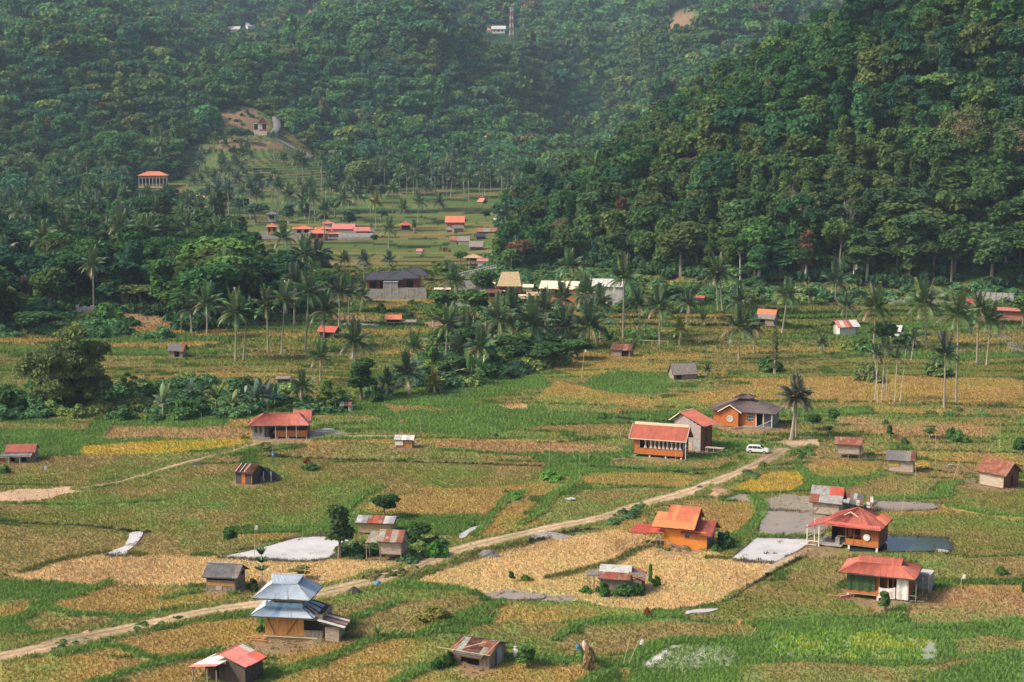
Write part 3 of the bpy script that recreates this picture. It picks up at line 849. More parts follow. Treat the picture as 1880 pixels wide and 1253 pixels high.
def build_ground():
    cols = np.concatenate([np.linspace(-1500, -120, 24)[:-1], np.arange(-120, 2000, 2.6), np.linspace(2000, 3400, 24)])
    rows = np.concatenate([np.linspace(2600, 1310, 20)[:-1], np.arange(1310, 368, -2.6)])
    Dn = CAMH / np.array([-(-3000 * _sp + (626.5 - r) * _cpp) / (3000 * _cpp + (626.5 - r) * _sp) for r in rows])
    Df = [Dn[-1]]
    while Df[-1] < 1440: Df.append(Df[-1] + 3.5)
    while Df[-1] < 6000: Df.append(Df[-1] * 1.012)
    D = np.concatenate([Dn, np.array(Df[1:])])
    ax = (cols - 940) / 3000.0
    X = (ax[None, :] * D[:, None]).ravel()
    Y = np.repeat(D, len(cols))
    Z = base_h(X, Y)
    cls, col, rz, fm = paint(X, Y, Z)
    Z = Z + rz + (fbm(X / 1.7, Y / 1.7, 91, 2) - .5) * .10 * (Y < 700)
    nc, nr = len(cols), len(D)
    i = np.arange(nr - 1)[:, None] * nc + np.arange(nc - 1)[None, :]
    F = np.stack([i, i + 1, i + nc + 1, i + nc], -1).reshape(-1, 4)
    me = mesh_np('ground', np.stack([X, Y, Z], 1), F, ground_mat(), smooth=True)
    a = me.color_attributes.new('Col', 'FLOAT_COLOR', 'POINT')
    a.data.foreach_set('color', np.concatenate([col, np.ones((len(col), 1))], 1).astype(np.float32).ravel())
    o = link('ground', me)
    tag(o, 'valley floor of stubble fields rising into hills', kind='structure')
    return o




# ------------------------------------------------------------------ road and track sheets
def strip(name, L, w, m, z=0.06, seed=0, label=None):
    L = smooth_line(list(L), 6)
    rr = np.random.RandomState(seed)
    V, F = [], []
    n = len(L)
    jl = np.interp(np.arange(n), np.arange(0, n + 4, 4), rr.uniform(-.45, .45, len(np.arange(0, n + 4, 4))))
    jr = np.interp(np.arange(n), np.arange(0, n + 4, 4), rr.uniform(-.45, .45, len(np.arange(0, n + 4, 4))))
    for i in range(n):
        d = L[min(i + 1, n - 1)] - L[max(i - 1, 0)]
        d = d / (np.linalg.norm(d) + 1e-6)
        s = np.array([-d[1], d[0]])
        for k in range(7):
            u = k / 3.0 - 1
            off = u * (w + (jl[i] if u < 0 else jr[i]))
            zz = z + (0.06 * math.cos(u * math.pi)) * .5 - (.05 if k in (0, 6) else 0)
            V.append((L[i][0] + s[0] * off, L[i][1] + s[1] * off, zz + .04))
    for i in range(n - 1):
        for k in range(6):
            a = i * 7 + k
            F.append((a, a + 1, a + 8, a + 7))
    me = mesh_np(name, V, F, m, smooth=True)
    V = np.array(V)
    pr = np.tile(np.array([.35, .85, 1.05, .45, 1.1, .8, .3]), n)
    q = fbm(V[:, 0] / 5., V[:, 1] / 5., 61, 3) - .5
    pr = np.clip(pr + q * 1.1, 0, 1.2)
    c = np.array((0.17, 0.175, 0.07))[None] * (1 - np.clip(pr, 0, 1))[:, None] + np.array((0.47, 0.32, 0.20))[None] * np.clip(pr, 0, 1.2)[:, None]
    dk = np.clip((fbm(V[:, 0] / 14., V[:, 1] / 14., 63, 2) - .45) * 3, 0, 1) * .35
    c = c * (1 - dk)[:, None]
    a = me.color_attributes.new('Col', 'FLOAT_COLOR', 'POINT')
    a.data.foreach_set('color', np.concatenate([np.clip(c, 0, 1), np.ones((len(c), 1))], 1).astype(np.float32).ravel())
    o = link(name, me)
    tag(o, label, kind='structure')
    return o


def road_mat(key):
    m = bpy.data.materials.new(key); m.use_nodes = True; nt = m.node_tree; b = nt.nodes['Principled BSDF']
    b.inputs['Roughness'].default_value = .95; b.inputs['Specular IOR Level'].default_value = .1
    at_ = nt.nodes.new('ShaderNodeAttribute'); at_.attribute_name = 'Col'
    n1 = noise(nt, 1.6, 5, .75)
    c = nmix(nt, 1.0, at_.outputs['Color'], ramp(nt, n1, [(0.3, .6), (0.7, 1.35)]), 'MULTIPLY')
    nt.links.new(c, b.inputs['Base Color'])
    bp = nt.nodes.new('ShaderNodeBump'); bp.inputs['Strength'].default_value = .7; bp.inputs['Distance'].default_value = .12
    nt.links.new(n1, bp.inputs['Height']); nt.links.new(bp.outputs[0], b.inputs['Normal'])
    return m


m_road = road_mat('road_dirt')
m_track = road_mat('track_dirt')
strip('dirt_road', PATHS_W[0][0], 1.9, m_road, seed=3, label='pale dirt road running diagonally between the fields')
strip('dirt_track', PATHS_W[1][0], 0.7, m_track, seed=5, label='narrow worn track leading to the red hip roofed house')

# asphalt lane on the right edge and the lane that climbs to the small house on the slope
m_asph = mat('old_asphalt', (0.13, 0.13, 0.135), 0.9, 0.2, 0.6, bump=0.2)


def lane(pxpts, w, name, label, m, dz=.12):
    P = smooth_line([tuple(at(*p))[:2] for p in pxpts], 8)
    V, F = [], []
    for i in range(len(P)):
        d = P[min(i + 1, len(P) - 1)] - P[max(i - 1, 0)]
        d = d / (np.linalg.norm(d) + 1e-6)
        s = np.array([-d[1], d[0]])
        zc = max(T(*(P[i] + s * u * w)) for u in (-1, 0, 1)) + dz
        for u in (-1, 1):
            V.append((P[i][0] + s[0] * w * u, P[i][1] + s[1] * w * u, zc))
        for u in (-1, 1):
            V.append((P[i][0] + s[0] * w * u * 1.15, P[i][1] + s[1] * w * u * 1.15, zc - 1.0))
    for i in range(len(P) - 1):
        a, b = i * 4, i * 4 + 4
        F += [(a, a + 1, b + 1, b), (a + 2, a, b, b + 2), (a + 1, a + 3, b + 3, b + 1)]
    o = link(name, mesh_np(name, V, F, m))
    tag(o, label, kind='structure')


lane([(1990, 700), (1895, 655), (1855, 628), (1838, 612)], 2.2, 'asphalt_lane', 'grey asphalt lane coming in at the right edge', m_asph, .1)
lane([(505, 215), (509, 235), (503, 250), (522, 262), (548, 275), (575, 290)], 3.0, 'hill_lane', 'grey lane climbing past the small house on the slope', m_asph, .5)


# ------------------------------------------------------------------ ponds
def water_mat(key, col, rough=0.06):
    m = bpy.data.materials.new(key)
    m.use_nodes = True
    nt = m.node_tree
    b = nt.nodes['Principled BSDF']
    b.inputs['Roughness'].default_value = rough
    b.inputs['IOR'].default_value = 1.33
    b.inputs['Specular IOR Level'].default_value = 0.9
    n = noise(nt, 0.22, 5, 0.65)
    c = nmix(nt, 1.0, col, ramp(nt, n, [(0.32, (.8, .8, .77)), (0.5, 1.0), (0.7, 1.15)]), 'MULTIPLY')
    nt.links.new(c, b.inputs['Base Color'])
    bp = nt.nodes.new('ShaderNodeBump')
    bp.inputs['Strength'].default_value = 0.25
    bp.inputs['Distance'].default_value = 0.02
    nt.links.new(noise(nt, 2.5, 3, 0.6), bp.inputs['Height'])
    nt.links.new(bp.outputs[0], b.inputs['Normal'])
    return m


m_pond = water_mat('silty_water', (0.54, 0.49, 0.445), .04)
m_pondk = water_mat('dark_water', (0.035, 0.05, 0.035))
m_pondg = water_mat('green_water', (0.26, 0.28, 0.17))
m_mudw = water_mat('mud_water', (0.27, 0.215, 0.16), 0.3)
PONDS = [
    ('pond', m_pond, 'silty pale pond beside the two tin roofed stilt huts', [(412, 1023), (470, 1011), (520, 997), (545, 990), (600, 987), (628, 990), (640, 996), (632, 1010), (612, 1020), (600, 1026), (560, 1030), (500, 1027)]),
    ('pond', m_pond, 'small forked pond between two stubble fields', [(196, 1018), (212, 1011), (228, 1004), (236, 990), (240, 980), (262, 979), (258, 990), (246, 1004), (236, 1012), (232, 1019)]),
    ('pond', m_pond, 'little round pond behind the leafy bush near the road', [(757, 1014), (756, 1004), (764, 996), (780, 996), (784, 1002), (779, 1014), (768, 1017)]),
    ('pond', m_pond, 'pale square pond left of the red roofed stilt house', [(1345, 1026), (1368, 1008), (1388, 991), (1400, 990), (1480, 993), (1482, 1000), (1462, 1014), (1440, 1024), (1425, 1032), (1380, 1030)]),
    ('pond', m_mudw, 'flooded muddy field with a dull brown surface', [(1394, 982), (1396, 960), (1394, 945), (1404, 940), (1512, 946), (1506, 984), (1420, 986)]),
    ('pond', m_mudw, 'flooded mud strip behind the red roofed stilt house', [(1612, 922), (1715, 926), (1722, 934), (1690, 938), (1612, 938)]),
    ('pond', m_pondk, 'dark pond right of the red roofed stilt house', [(1560, 1012), (1590, 986), (1735, 990), (1746, 1006), (1742, 1012), (1660, 1014)]),
    ('pond', m_mudw, 'grey drained pool in front of the rusty roofed hut', [(908, 1102), (924, 1091), (945, 1090), (985, 1092), (1000, 1097), (985, 1102)]),
    ('pond', m_pond, 'sliver of water at the corner of a golden stubble field', [(842, 984), (868, 970), (886, 967), (888, 972), (868, 978), (850, 990)]),
    ('pond', m_pond, 'tiny puddle at the meeting of two grassy banks', [(1037, 917), (1048, 915), (1058, 917), (1050, 920)]),
    ('pond', m_pond, 'crooked puddle beside the stone edged ditch', [(1256, 1132), (1262, 1124), (1290, 1120), (1318, 1120), (1300, 1126), (1270, 1128)]),
    ('seedling_pond', m_pond, 'bare water margin of the rice seedling bed', [(1176, 1226), (1200, 1206), (1228, 1188), (1250, 1186), (1340, 1190), (1342, 1222), (1260, 1228)]),
    ('seedling_pond', m_pondg, 'shallow water under the bright young rice', [(1408, 1204), (1420, 1180), (1440, 1168), (1540, 1162), (1600, 1164), (1714, 1176), (1714, 1210), (1600, 1211)]),
    ('pond', m_pond, 'long pale green pool below the distant red roofed shed', [(600, 596), (640, 594), (700, 597), (702, 600), (640, 600)]),
]
for nm, mm, lab, pts in PONDS:
    W = smooth_line([flat(*p) for p in pts] + [flat(*pts[0])], 4)[:-1]
    cx = W.mean(0)
    n = len(W)
    wz = 0.08 if nm == 'seedling_pond' else 0.17
    V = [(cx[0], cx[1], wz)] + [(p[0], p[1], wz) for p in W] + [(cx[0] + (p[0] - cx[0]) * 1.02, cx[1] + (p[1] - cx[1]) * 1.02, -.2) for p in W]
    F = [(0, 1 + i, 1 + (i + 1) % n) for i in range(n)]
    mb = MB().add(V, F)
    mb.add([V[1 + i] for i in range(n)] + [V[1 + n + i] for i in range(n)], [(i, n + i, n + (i + 1) % n, (i + 1) % n) for i in range(n)])
    o = mb.build(nm, mm)
    tag(o, lab, kind='structure')


build_ground()
# ------------------------------------------------------------------ plants: meshes
m_leaf = foliage_mat('broad_leaf', 0.28)
m_frond = foliage_mat('palm_frond', 0.22, gloss=0.05)
m_grass = foliage_mat('grass_blade', 0.30)
m_bark = mat('bark', (0.20, 0.165, 0.125), 0.95, 0.3, 3.0)
m_palebark = mat('pale_bark', (0.46, 0.41, 0.34), 0.95, 0.25, 3.0)
m_palmbark = mat('palm_bark', (0.30, 0.26, 0.20), 0.95, 0.3, 3.0)


def leaf_cloud(lobes, n, size, seed, up=0.35, flat_=1.0, aspect=1.0, droop=0.0):
    """folded leaf clumps spread over lobes [(cx,cy,cz,rx,ry,rz)]"""
    r = np.random.RandomState(seed)
    lob = np.array(lobes, float)
    area = (lob[:, 3] * lob[:, 4] + lob[:, 4] * lob[:, 5] + lob[:, 3] * lob[:, 5])
    k = r.choice(len(lob), n, p=area / area.sum())
    d = r.normal(size=(n, 3))
    d /= np.linalg.norm(d, axis=1)[:, None]
    d[:, 2] = np.where(d[:, 2] < -.35, -d[:, 2], d[:, 2])
    rad = r.uniform(.6, 1.22, n) ** .7
    c = lob[k, :3] + d * lob[k, 3:] * rad[:, None]
    nrm = d * .7 + r.normal(size=(n, 3)) * .55 + np.array([0, 0, up])
    nrm /= np.linalg.norm(nrm, axis=1)[:, None]
    t = np.cross(nrm, r.normal(size=(n, 3)))
    t /= np.linalg.norm(t, axis=1)[:, None] + 1e-9
    if droop:
        t = t * (1 - droop) + np.array([0, 0, -1.0]) * droop
        t /= np.linalg.norm(t, axis=1)[:, None] + 1e-9
    b = np.cross(nrm, t)
    s = size * r.uniform(.55, 1.35, n)
    w = s * .55 * aspect
    fold = nrm * (s * .22)[:, None]
    P0 = c - t * (s * .6)[:, None]
    P1 = c + b * w[:, None] - fold
    P2 = c + t * (s * .6)[:, None] - fold * .6
    P3 = c - b * w[:, None] - fold
    V = np.stack([P0, P1, P2, P3], 1).reshape(-1, 3)
    F = np.arange(4 * n).reshape(-1, 4)
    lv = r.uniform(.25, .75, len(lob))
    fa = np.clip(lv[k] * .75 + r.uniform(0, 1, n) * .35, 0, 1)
    return V, F, fa


def lump(lobes, scale, seed, sub=1):
    """closed inner core of squashed icospheres, added to block light and darken the crown"""
    r = np.random.RandomState(seed)
    ph = (1 + 5 ** .5) / 2
    v = np.array([(-1, ph, 0), (1, ph, 0), (-1, -ph, 0), (1, -ph, 0), (0, -1, ph), (0, 1, ph), (0, -1, -ph), (0, 1, -ph), (ph, 0, -1), (ph, 0, 1), (-ph, 0, -1), (-ph, 0, 1)], float)
    v /= np.linalg.norm(v, axis=1)[:, None]
    f = [(0, 11, 5), (0, 5, 1), (0, 1, 7), (0, 7, 10), (0, 10, 11), (1, 5, 9), (5, 11, 4), (11, 10, 2), (10, 7, 6), (7, 1, 8), (3, 9, 4), (3, 4, 2), (3, 2, 6), (3, 6, 8), (3, 8, 9), (4, 9, 5), (2, 4, 11), (6, 2, 10), (8, 6, 7), (9, 8, 1)]
    V, F = [], []
    for L in lobes:
        L = np.array(L, float)
        vv = v * (1 + r.uniform(-.15, .15, (12, 1)))
        b = len(V) * 12 // 12
        base = sum(len(x) for x in V)
        V.append(L[:3] + vv * L[3:] * scale)
        F += [(a + base, b_ + base, c + base) for a, b_, c in f]
    V = np.concatenate(V)
    F = np.array([(a, b_, c, c) for a, b_, c in F])
    return V, F


def tri_fix(F):
    return F


def join_cloud(name, parts, m):
    """parts: list of (V, F quads or tris, fa)"""
    me = bpy.data.meshes.new(name)
    Vs, loops, starts, fas, off, ls = [], [], [], [], 0, 0
    for V, F, fa in parts:
        F = np.asarray(F)
        Vs.append(V)
        loops.append((F + off).ravel())
        starts.append(ls + np.arange(0, F.size, F.shape[1]))
        ls += F.size
        fas.append(np.broadcast_to(fa, (len(F),)))
        off += len(V)
    V = np.concatenate(Vs).astype(np.float32)
    L = np.concatenate(loops).astype(np.int32)
    St = np.concatenate(starts).astype(np.int32)
    me.vertices.add(len(V)); me.vertices.foreach_set('co', V.ravel())
    me.loops.add(len(L)); me.loops.foreach_set('vertex_index', L)
    me.polygons.add(len(St)); me.polygons.foreach_set('loop_start', St)
    me.update(calc_edges=True)
    me.materials.append(m)
    a = me.attributes.new('v', 'FLOAT', 'FACE')
    a.data.foreach_set('value', np.concatenate(fas).astype(np.float32))
    return me


def crown_mesh(name, kind, seed, n=1500, size=.9):
    """unit-ish crowns: height 10, about 10 wide, base of the crown at z=0"""
    r = random.Random(seed)
    lobes = []
    if kind == 'round':
        for i in range(9):
            a = r.uniform(0, 6.28); q = r.uniform(.5, 3.0)
            z = r.uniform(2.0, 7.4)
            s = r.uniform(1.5, 2.7)
            lobes.append((q * math.cos(a), q * math.sin(a), z, s * 1.15, s * 1.15, s * .85))
        lobes.append((0, 0, 5, 2.6, 2.6, 3.2))
    elif kind == 'tall':
        for i in range(9):
            a = r.uniform(0, 6.28); z = r.uniform(1.5, 9.5); q = r.uniform(.3, 2.0) * (1 - z / 14)
            s = r.uniform(1.1, 1.9)
            lobes.append((q * math.cos(a), q * math.sin(a), z, s, s, s * .9))
        lobes.append((0, 0, 5, 1.7, 1.7, 4))
    elif kind == 'flat':
        for i in range(10):
            a = r.uniform(0, 6.28); q = r.uniform(1.2, 4.2)
            z = 5.5 + r.uniform(-1.8, 1.6) - q * .25
            s = r.uniform(1.3, 2.2)
            lobes.append((q * math.cos(a), q * math.sin(a), z, s * 1.3, s * 1.3, s * .5))
        lobes.append((0, 0, 6, 2.6, 2.6, 1.0))
    elif kind == 'airy':
        for i in range(13):
            a = r.uniform(0, 6.28); q = r.uniform(.8, 3.8)
            z = r.uniform(1.0, 8.5)
            s = r.uniform(.8, 1.5)
            lobes.append((q * math.cos(a), q * math.sin(a), z, s * 1.2, s * 1.2, s * .7))
    elif kind == 'bush':
        for i in range(12):
            a = r.uniform(0, 6.28); q = r.uniform(.5, 4.4)
            s = r.uniform(.8, 2.0)
            lobes.append((q * math.cos(a), q * math.sin(a), r.uniform(.6, 5.2 - q * .7), s * 1.1, s * 1.1, s))
        lobes.append((0, 0, 1.8, 3.0, 3.0, 2.0))
    V, F, fa = leaf_cloud(lobes, n, size, seed)
    parts = [(V, F, fa)]
    if kind != 'airy':
        lv, lf = lump(lobes, .5, seed)
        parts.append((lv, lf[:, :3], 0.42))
    return join_cloud(name, parts, m_leaf), lobes


def trunk_mesh(name, seed, h, r0, m, lobes=None, limbs=5, lean=.4):
    rr = random.Random(seed)
    mb = MB()
    top = Vector((rr.uniform(-lean, lean), rr.uniform(-lean, lean), h))
    pts = [Vector((0, 0, -1.0)), Vector((top.x * .2, top.y * .3, h * .33)), Vector((top.x * .6, top.y * .5, h * .66)), top]
    mb.tube(pts, [r0 * 1.2, r0 * .9, r0 * .75, r0 * .5], 6)
    if lobes:
        for L in rr.sample(lobes, min(limbs, len(lobes))):
            a = pts[2].lerp(pts[3], rr.uniform(0, 1))
            e = Vector(L[:3]) + Vector((0, 0, h * 0))
            e = Vector((L[0], L[1], h * .72 + L[2]))
            mid = a.lerp(e, .5) + Vector((0, 0, -.4))
            mb.tube([a, mid, e], [r0 * .42, r0 * .28, r0 * .12], 4)
    me = bpy.data.meshes.new(name)
    me.from_pydata(mb.v, [], mb.f)
    me.materials.append(m)
    return me


CROWNS = []
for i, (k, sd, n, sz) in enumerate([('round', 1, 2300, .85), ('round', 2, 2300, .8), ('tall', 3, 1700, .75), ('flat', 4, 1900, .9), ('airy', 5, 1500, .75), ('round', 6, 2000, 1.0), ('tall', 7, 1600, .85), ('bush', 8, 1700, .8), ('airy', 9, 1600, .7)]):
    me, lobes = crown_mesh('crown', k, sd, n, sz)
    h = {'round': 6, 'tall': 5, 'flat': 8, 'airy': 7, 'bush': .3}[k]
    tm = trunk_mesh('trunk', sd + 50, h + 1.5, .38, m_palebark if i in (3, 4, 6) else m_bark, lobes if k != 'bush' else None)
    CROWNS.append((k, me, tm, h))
LOWCR = []   # cheap crowns for the far hills
for i, (k, sd) in enumerate([('round', 21), ('round', 22), ('tall', 23), ('flat', 24), ('airy', 25)]):
    me, lobes = crown_mesh('far_crown', k, sd, 900, 1.25)
    LOWCR.append(me)


def set_col(o, c):
    o['col'] = [float(c[0]), float(c[1]), float(c[2])]


def tree(p, w, h, ci, col, label, group=None, name='broadleaf_tree', cat='tree', rz=None):
    """a tree: crown w metres wide, whole height h"""
    k, cm, tm, th = CROWNS[ci]
    full = (th * .85 + 10) if k != 'bush' else 6.0
    wid = {'round': 9.6, 'tall': 6.5, 'flat': 11, 'airy': 10, 'bush': 10}[k]
    sx, sz = w / wid, h / full
    rz = rnd.uniform(0, 6.28) if rz is None else rz
    t = empty(name, p, rz, label, cat, group)
    c = link('crown', cm, t, (0, 0, th * .7 * sz if k != 'bush' else -.1), scale=(sx, sx, sz))
    set_col(c, col)
    if k != 'bush':
        link('trunk', tm, t, scale=(sx, sx, sz))
    return t


# palm fronds: three shapes sharing their mesh
def frond_mesh(name, L, arch, width, n, seed, stiff=0.0, strips=1):
    r = np.random.RandomState(seed)
    V, F, fa = [], [], []
    def P(t):
        # out along +x, up z
        return np.array([L * (t * (1 - .22 * arch * t)), 0, L * (.55 * stiff * t + .30 * t - arch * .62 * t * t)])
    pts = [P(i / 8.) for i in range(9)]
    for i in range(8):   # rachis
        a, b = pts[i], pts[i + 1]
        wd = .05 * (1 - i / 9.) + .012
        k = len(V)
        V += [a + (0, -wd, 0), a + (0, wd, 0), b + (0, wd, 0), b + (0, -wd, 0)]
        F.append((k, k + 1, k + 2, k + 3)); fa.append(.95)
    for i in range(n):
        t = .12 + .88 * (i + .5) / n
        p = P(t)
        tg = P(min(t + .02, 1)) - p
        tg /= np.linalg.norm(tg) + 1e-9
        ln = width * (math.sin(min(t * 1.15, 1) * math.pi * .92 + .12) ** .6 * .85 + .15)
        wd = L / n * .85
        for sgn in (-1, 1):
            dz = -.55 - .5 * r.rand()
            e = p + np.array([.45 * ln * tg[0], sgn * ln * .85, dz * ln * .55 + tg[2] * .3 * ln])
            m_ = p + (e - p) * .5 + np.array([0, 0, .09 * ln])
            k = len(V)
            V += [p - tg * wd * .5, p + tg * wd * .5, m_ + tg * wd * .5, e]
            F.append((k, k + 1, k + 2, k + 3)); fa.append(.2 + .6 * r.rand())
    V = np.array(V, float)
    return V, np.array(F), np.array(fa)


FR = [frond_mesh('frond', 5.0, .3, 1.15, 17, 1, .8), frond_mesh('frond', 5.4, .75, 1.3, 18, 2, .35), frond_mesh('frond', 5.2, 1.1, 1.35, 18, 3, .0)]
FRM = [join_cloud('frond', [f], m_frond) for f in FR]


def rot_z(V, a):
    c, s = math.cos(a), math.sin(a)
    return np.stack([V[:, 0] * c - V[:, 1] * s, V[:, 0] * s + V[:, 1] * c, V[:, 2]], 1)


def rot_y(V, a):
    c, s = math.cos(a), math.sin(a)
    return np.stack([V[:, 0] * c + V[:, 2] * s, V[:, 1], -V[:, 0] * s + V[:, 2] * c], 1)


def frond_plan(n, seed, up=1.0):
    r = random.Random(seed)
    out = []
    for i in range(n):
        a = i * 2.399 + r.uniform(-.2, .2)
        t = i / (n - 1)
        k = 0 if t < .3 else (1 if t < .68 else 2)
        pitch = -(.95 - 1.15 * t) * up + r.uniform(-.1, .1)   # young ones stand, old ones hang
        out.append((k, a, pitch, r.uniform(.85, 1.1)))
    return out


def crown_of_fronds(plan, extra_trunk=None):
    parts = []
    for k, a, pi_, s in plan:
        V, F, fa = FR[k]
        parts.append((rot_z(rot_y(V * s, pi_), a), F, fa))
    return parts


PALM_CROWN = [join_cloud('fronds', crown_of_fronds(frond_plan(24, s)), m_frond) for s in (1, 2, 3)]
_mb = MB(); _mb.tube([(0, 0, -.08), (.02, 0, .25), (.03, .01, .6), (0, 0, 1.0)], [.25, .17, .14, .12], 7)
PALM_TRUNK = bpy.data.meshes.new('trunk'); PALM_TRUNK.from_pydata(_mb.v, [], _mb.f); PALM_TRUNK.materials.append(m_palmbark)
_mb = MB(); _mb.tube([(0, 0, -.08), (.05, 0, .25), (.06, .01, .6), (0, 0, 1.0)], [.15, .1, .09, .08], 6)
THIN_TRUNK = bpy.data.meshes.new('trunk'); THIN_TRUNK.from_pydata(_mb.v, [], _mb.f); THIN_TRUNK.materials.append(m_palebark)
_mb = MB()
for _i in range(7):
    _a = _i * .9
    _c = Vector((.22 * math.cos(_a), .22 * math.sin(_a), -.15 - .08 * (_i % 3)))
    _mb.tube([_c + Vector((0, 0, .14)), _c, _c - Vector((0, 0, .13))], [.05, .14, .04], 6)
NUTS = bpy.data.meshes.new('coconuts'); NUTS.from_pydata(_mb.v, [], _mb.f); NUTS.materials.append(mat('coconut', (0.16, 0.17, 0.05)))

PALM_GREEN = (0.085, 0.135, 0.05)


def palm(p, h, cr, col, label, detail=True, group='coconut palms in the valley', lean=None, name='coconut_palm', up=1.0, nf=24, cat='palm', thin=False):
    """coconut palm with trunk h metres high and a crown of radius cr"""
    rz = rnd.uniform(0, 6.28)
    t = empty(name, p, rz, label, cat, group)
    s = cr / 4.0
    ln = rnd.uniform(0, .16) if lean is None else lean
    tr = link('trunk', THIN_TRUNK if thin else PALM_TRUNK, t, rot=(0, ln, 0), scale=(1.3 * s ** .5, 1.3 * s ** .5, h))
    top = Vector((math.sin(ln) * h, 0, math.cos(ln) * h))
    if detail:
        for i, (k, a, pi_, sc) in enumerate(frond_plan(nf, rnd.randint(0, 9999), up)):
            f = link('frond', FRM[k], t, top, (0, pi_, a), (sc * s, sc * s, sc * s))
            f.rotation_mode = 'XYZ'
            set_col(f, (0.22, 0.16, 0.09) if (k == 2 and rnd.random() < .14) else [c * rnd.uniform(.75, 1.3) for c in col])
        if cr > 4.2 and h > 6: link('coconuts', NUTS, t, top)
    else:
        f = link('fronds', PALM_CROWN[rnd.randint(0, 2)], t, top, (0, 0, rnd.uniform(0, 6)), (s, s, s))
        set_col(f, col)
    return t


# banana plants: broad blades
def blade(L, w, arch, seed):
    r = np.random.RandomState(seed)
    V, F, fa = [], [], []
    n = 8
    for i in range(n + 1):
        t = i / n
        wd = w * (math.sin(math.pi * min(t * .93 + .09, 1)) ** .55) * (1 if t < .98 else .3)
        if t < .12: wd *= .15
        x = L * t * (1 - .2 * arch * t); z = L * (.95 * t - arch * .85 * t * t)
        V += [(x, -wd, z - .1 * wd), (x, 0, z), (x, wd, z - .1 * wd)]
    for i in range(n):
        a = i * 3
        F += [(a, a + 1, a + 4, a + 3), (a + 1, a + 2, a + 5, a + 4)]
        fa += [.3 + .5 * r.rand(), .3 + .5 * r.rand()]
    return np.array(V), np.array(F), np.array(fa)


BL = [join_cloud('leaf', [blade(2.8, .36, .45, 1)], m_frond), join_cloud('leaf', [blade(2.6, .38, .85, 2)], m_frond)]
_mb = MB(); _mb.tube([(0, 0, -.2), (0, 0, .8), (.03, 0, 1.6)], [.2, .16, .09], 7)
BSTEM = bpy.data.meshes.new('stem'); BSTEM.from_pydata(_mb.v, [], _mb.f); BSTEM.materials.append(mat('banana_stem', (0.22, 0.24, 0.09)))


def banana(p, s, col, label, n=9, stem=1.0, group='banana plants', name='banana_plant', cat='plant'):
    t = empty(name, p, rnd.uniform(0, 6), label, cat, group)
    link('stem', BSTEM, t, scale=(s, s, s * stem))
    for i in range(n):
        a = i * 2.4 + rnd.uniform(-.2, .2)
        k = 0 if i < n * .4 else 1
        f = link('leaf', BL[k], t, (0, 0, 1.5 * s * stem), (0, rnd.uniform(-.35, .25) if k else rnd.uniform(-.7, -.3), a), [s * rnd.uniform(.8, 1.15)] * 3)
        set_col(f, [c * rnd.uniform(.75, 1.3) for c in col])
    return t


# ------------------------------------------------------------------ scatter (masses nobody could count)
def scatter(name, P, S_, RZ, C, I, meshes, label, cat=None):
    """one object: instances of meshes on points by geometry nodes"""
    src = bpy.data.collections.new(name + '_sources')
    for i, me in enumerate(meshes):
        o = bpy.data.objects.new('%s_source_%02d' % (name, i), me)
        src.objects.link(o)
    P = np.asarray(P, np.float32)
    me = bpy.data.meshes.new(name)
    me.vertices.add(len(P))
    me.vertices.foreach_set('co', P.ravel())
    a = me.attributes.new('scl', 'FLOAT_VECTOR', 'POINT'); a.data.foreach_set('vector', np.asarray(S_, np.float32).ravel())
    rv = np.zeros((len(P), 3), np.float32); rv[:, 2] = RZ
    a = me.attributes.new('rotv', 'FLOAT_VECTOR', 'POINT'); a.data.foreach_set('vector', rv.ravel())
    a = me.attributes.new('col', 'FLOAT_COLOR', 'POINT')
    a.data.foreach_set('color', np.concatenate([np.asarray(C, np.float32), np.ones((len(P), 1), np.float32)], 1).ravel())
    a = me.attributes.new('idx', 'INT', 'POINT'); a.data.foreach_set('value', np.asarray(I, np.int32))
    me.update()
    o = link(name, me)
    ng = bpy.data.node_groups.new(name, 'GeometryNodeTree')
    ng.interface.new_socket('Geometry', in_out='INPUT', socket_type='NodeSocketGeometry')
    ng.interface.new_socket('Geometry', in_out='OUTPUT', socket_type='NodeSocketGeometry')
    N = ng.nodes
    gi, go = N.new('NodeGroupInput'), N.new('NodeGroupOutput')
    ci = N.new('GeometryNodeCollectionInfo')
    ci.inputs['Collection'].default_value = src
    ci.inputs['Separate Children'].default_value = True
    ci.inputs['Reset Children'].default_value = True
    ip = N.new('GeometryNodeInstanceOnPoints')
    ip.inputs['Pick Instance'].default_value = True

    def na(nm, ty):
        n = N.new('GeometryNodeInputNamedAttribute')
        n.data_type = ty
        n.inputs['Name'].default_value = nm
        return n.outputs['Attribute']
    ng.links.new(gi.outputs[0], ip.inputs['Points'])
    ng.links.new(ci.outputs[0], ip.inputs['Instance'])
    ng.links.new(na('idx', 'INT'), ip.inputs['Instance Index'])
    ng.links.new(na('rotv', 'FLOAT_VECTOR'), ip.inputs['Rotation'])
    ng.links.new(na('scl', 'FLOAT_VECTOR'), ip.inputs['Scale'])
    ng.links.new(ip.outputs[0], go.inputs[0])
    md = o.modifiers.new('scatter', 'NODES')
    md.node_group = ng
    tag(o, label, cat, kind='stuff')
    return o


# forest -----------------------------------------------------------
FG = [(0.035, 0.085, 0.035), (0.05, 0.10, 0.035), (0.028, 0.07, 0.036), (0.075, 0.12, 0.042), (0.04, 0.095, 0.045), (0.055, 0.085, 0.032), (0.09, 0.11, 0.045), (0.03, 0.075, 0.05)]
ODD = [(0.15, 0.13, 0.07), (0.15, 0.09, 0.055), (0.13, 0.14, 0.06), (0.14, 0.15, 0.08)]


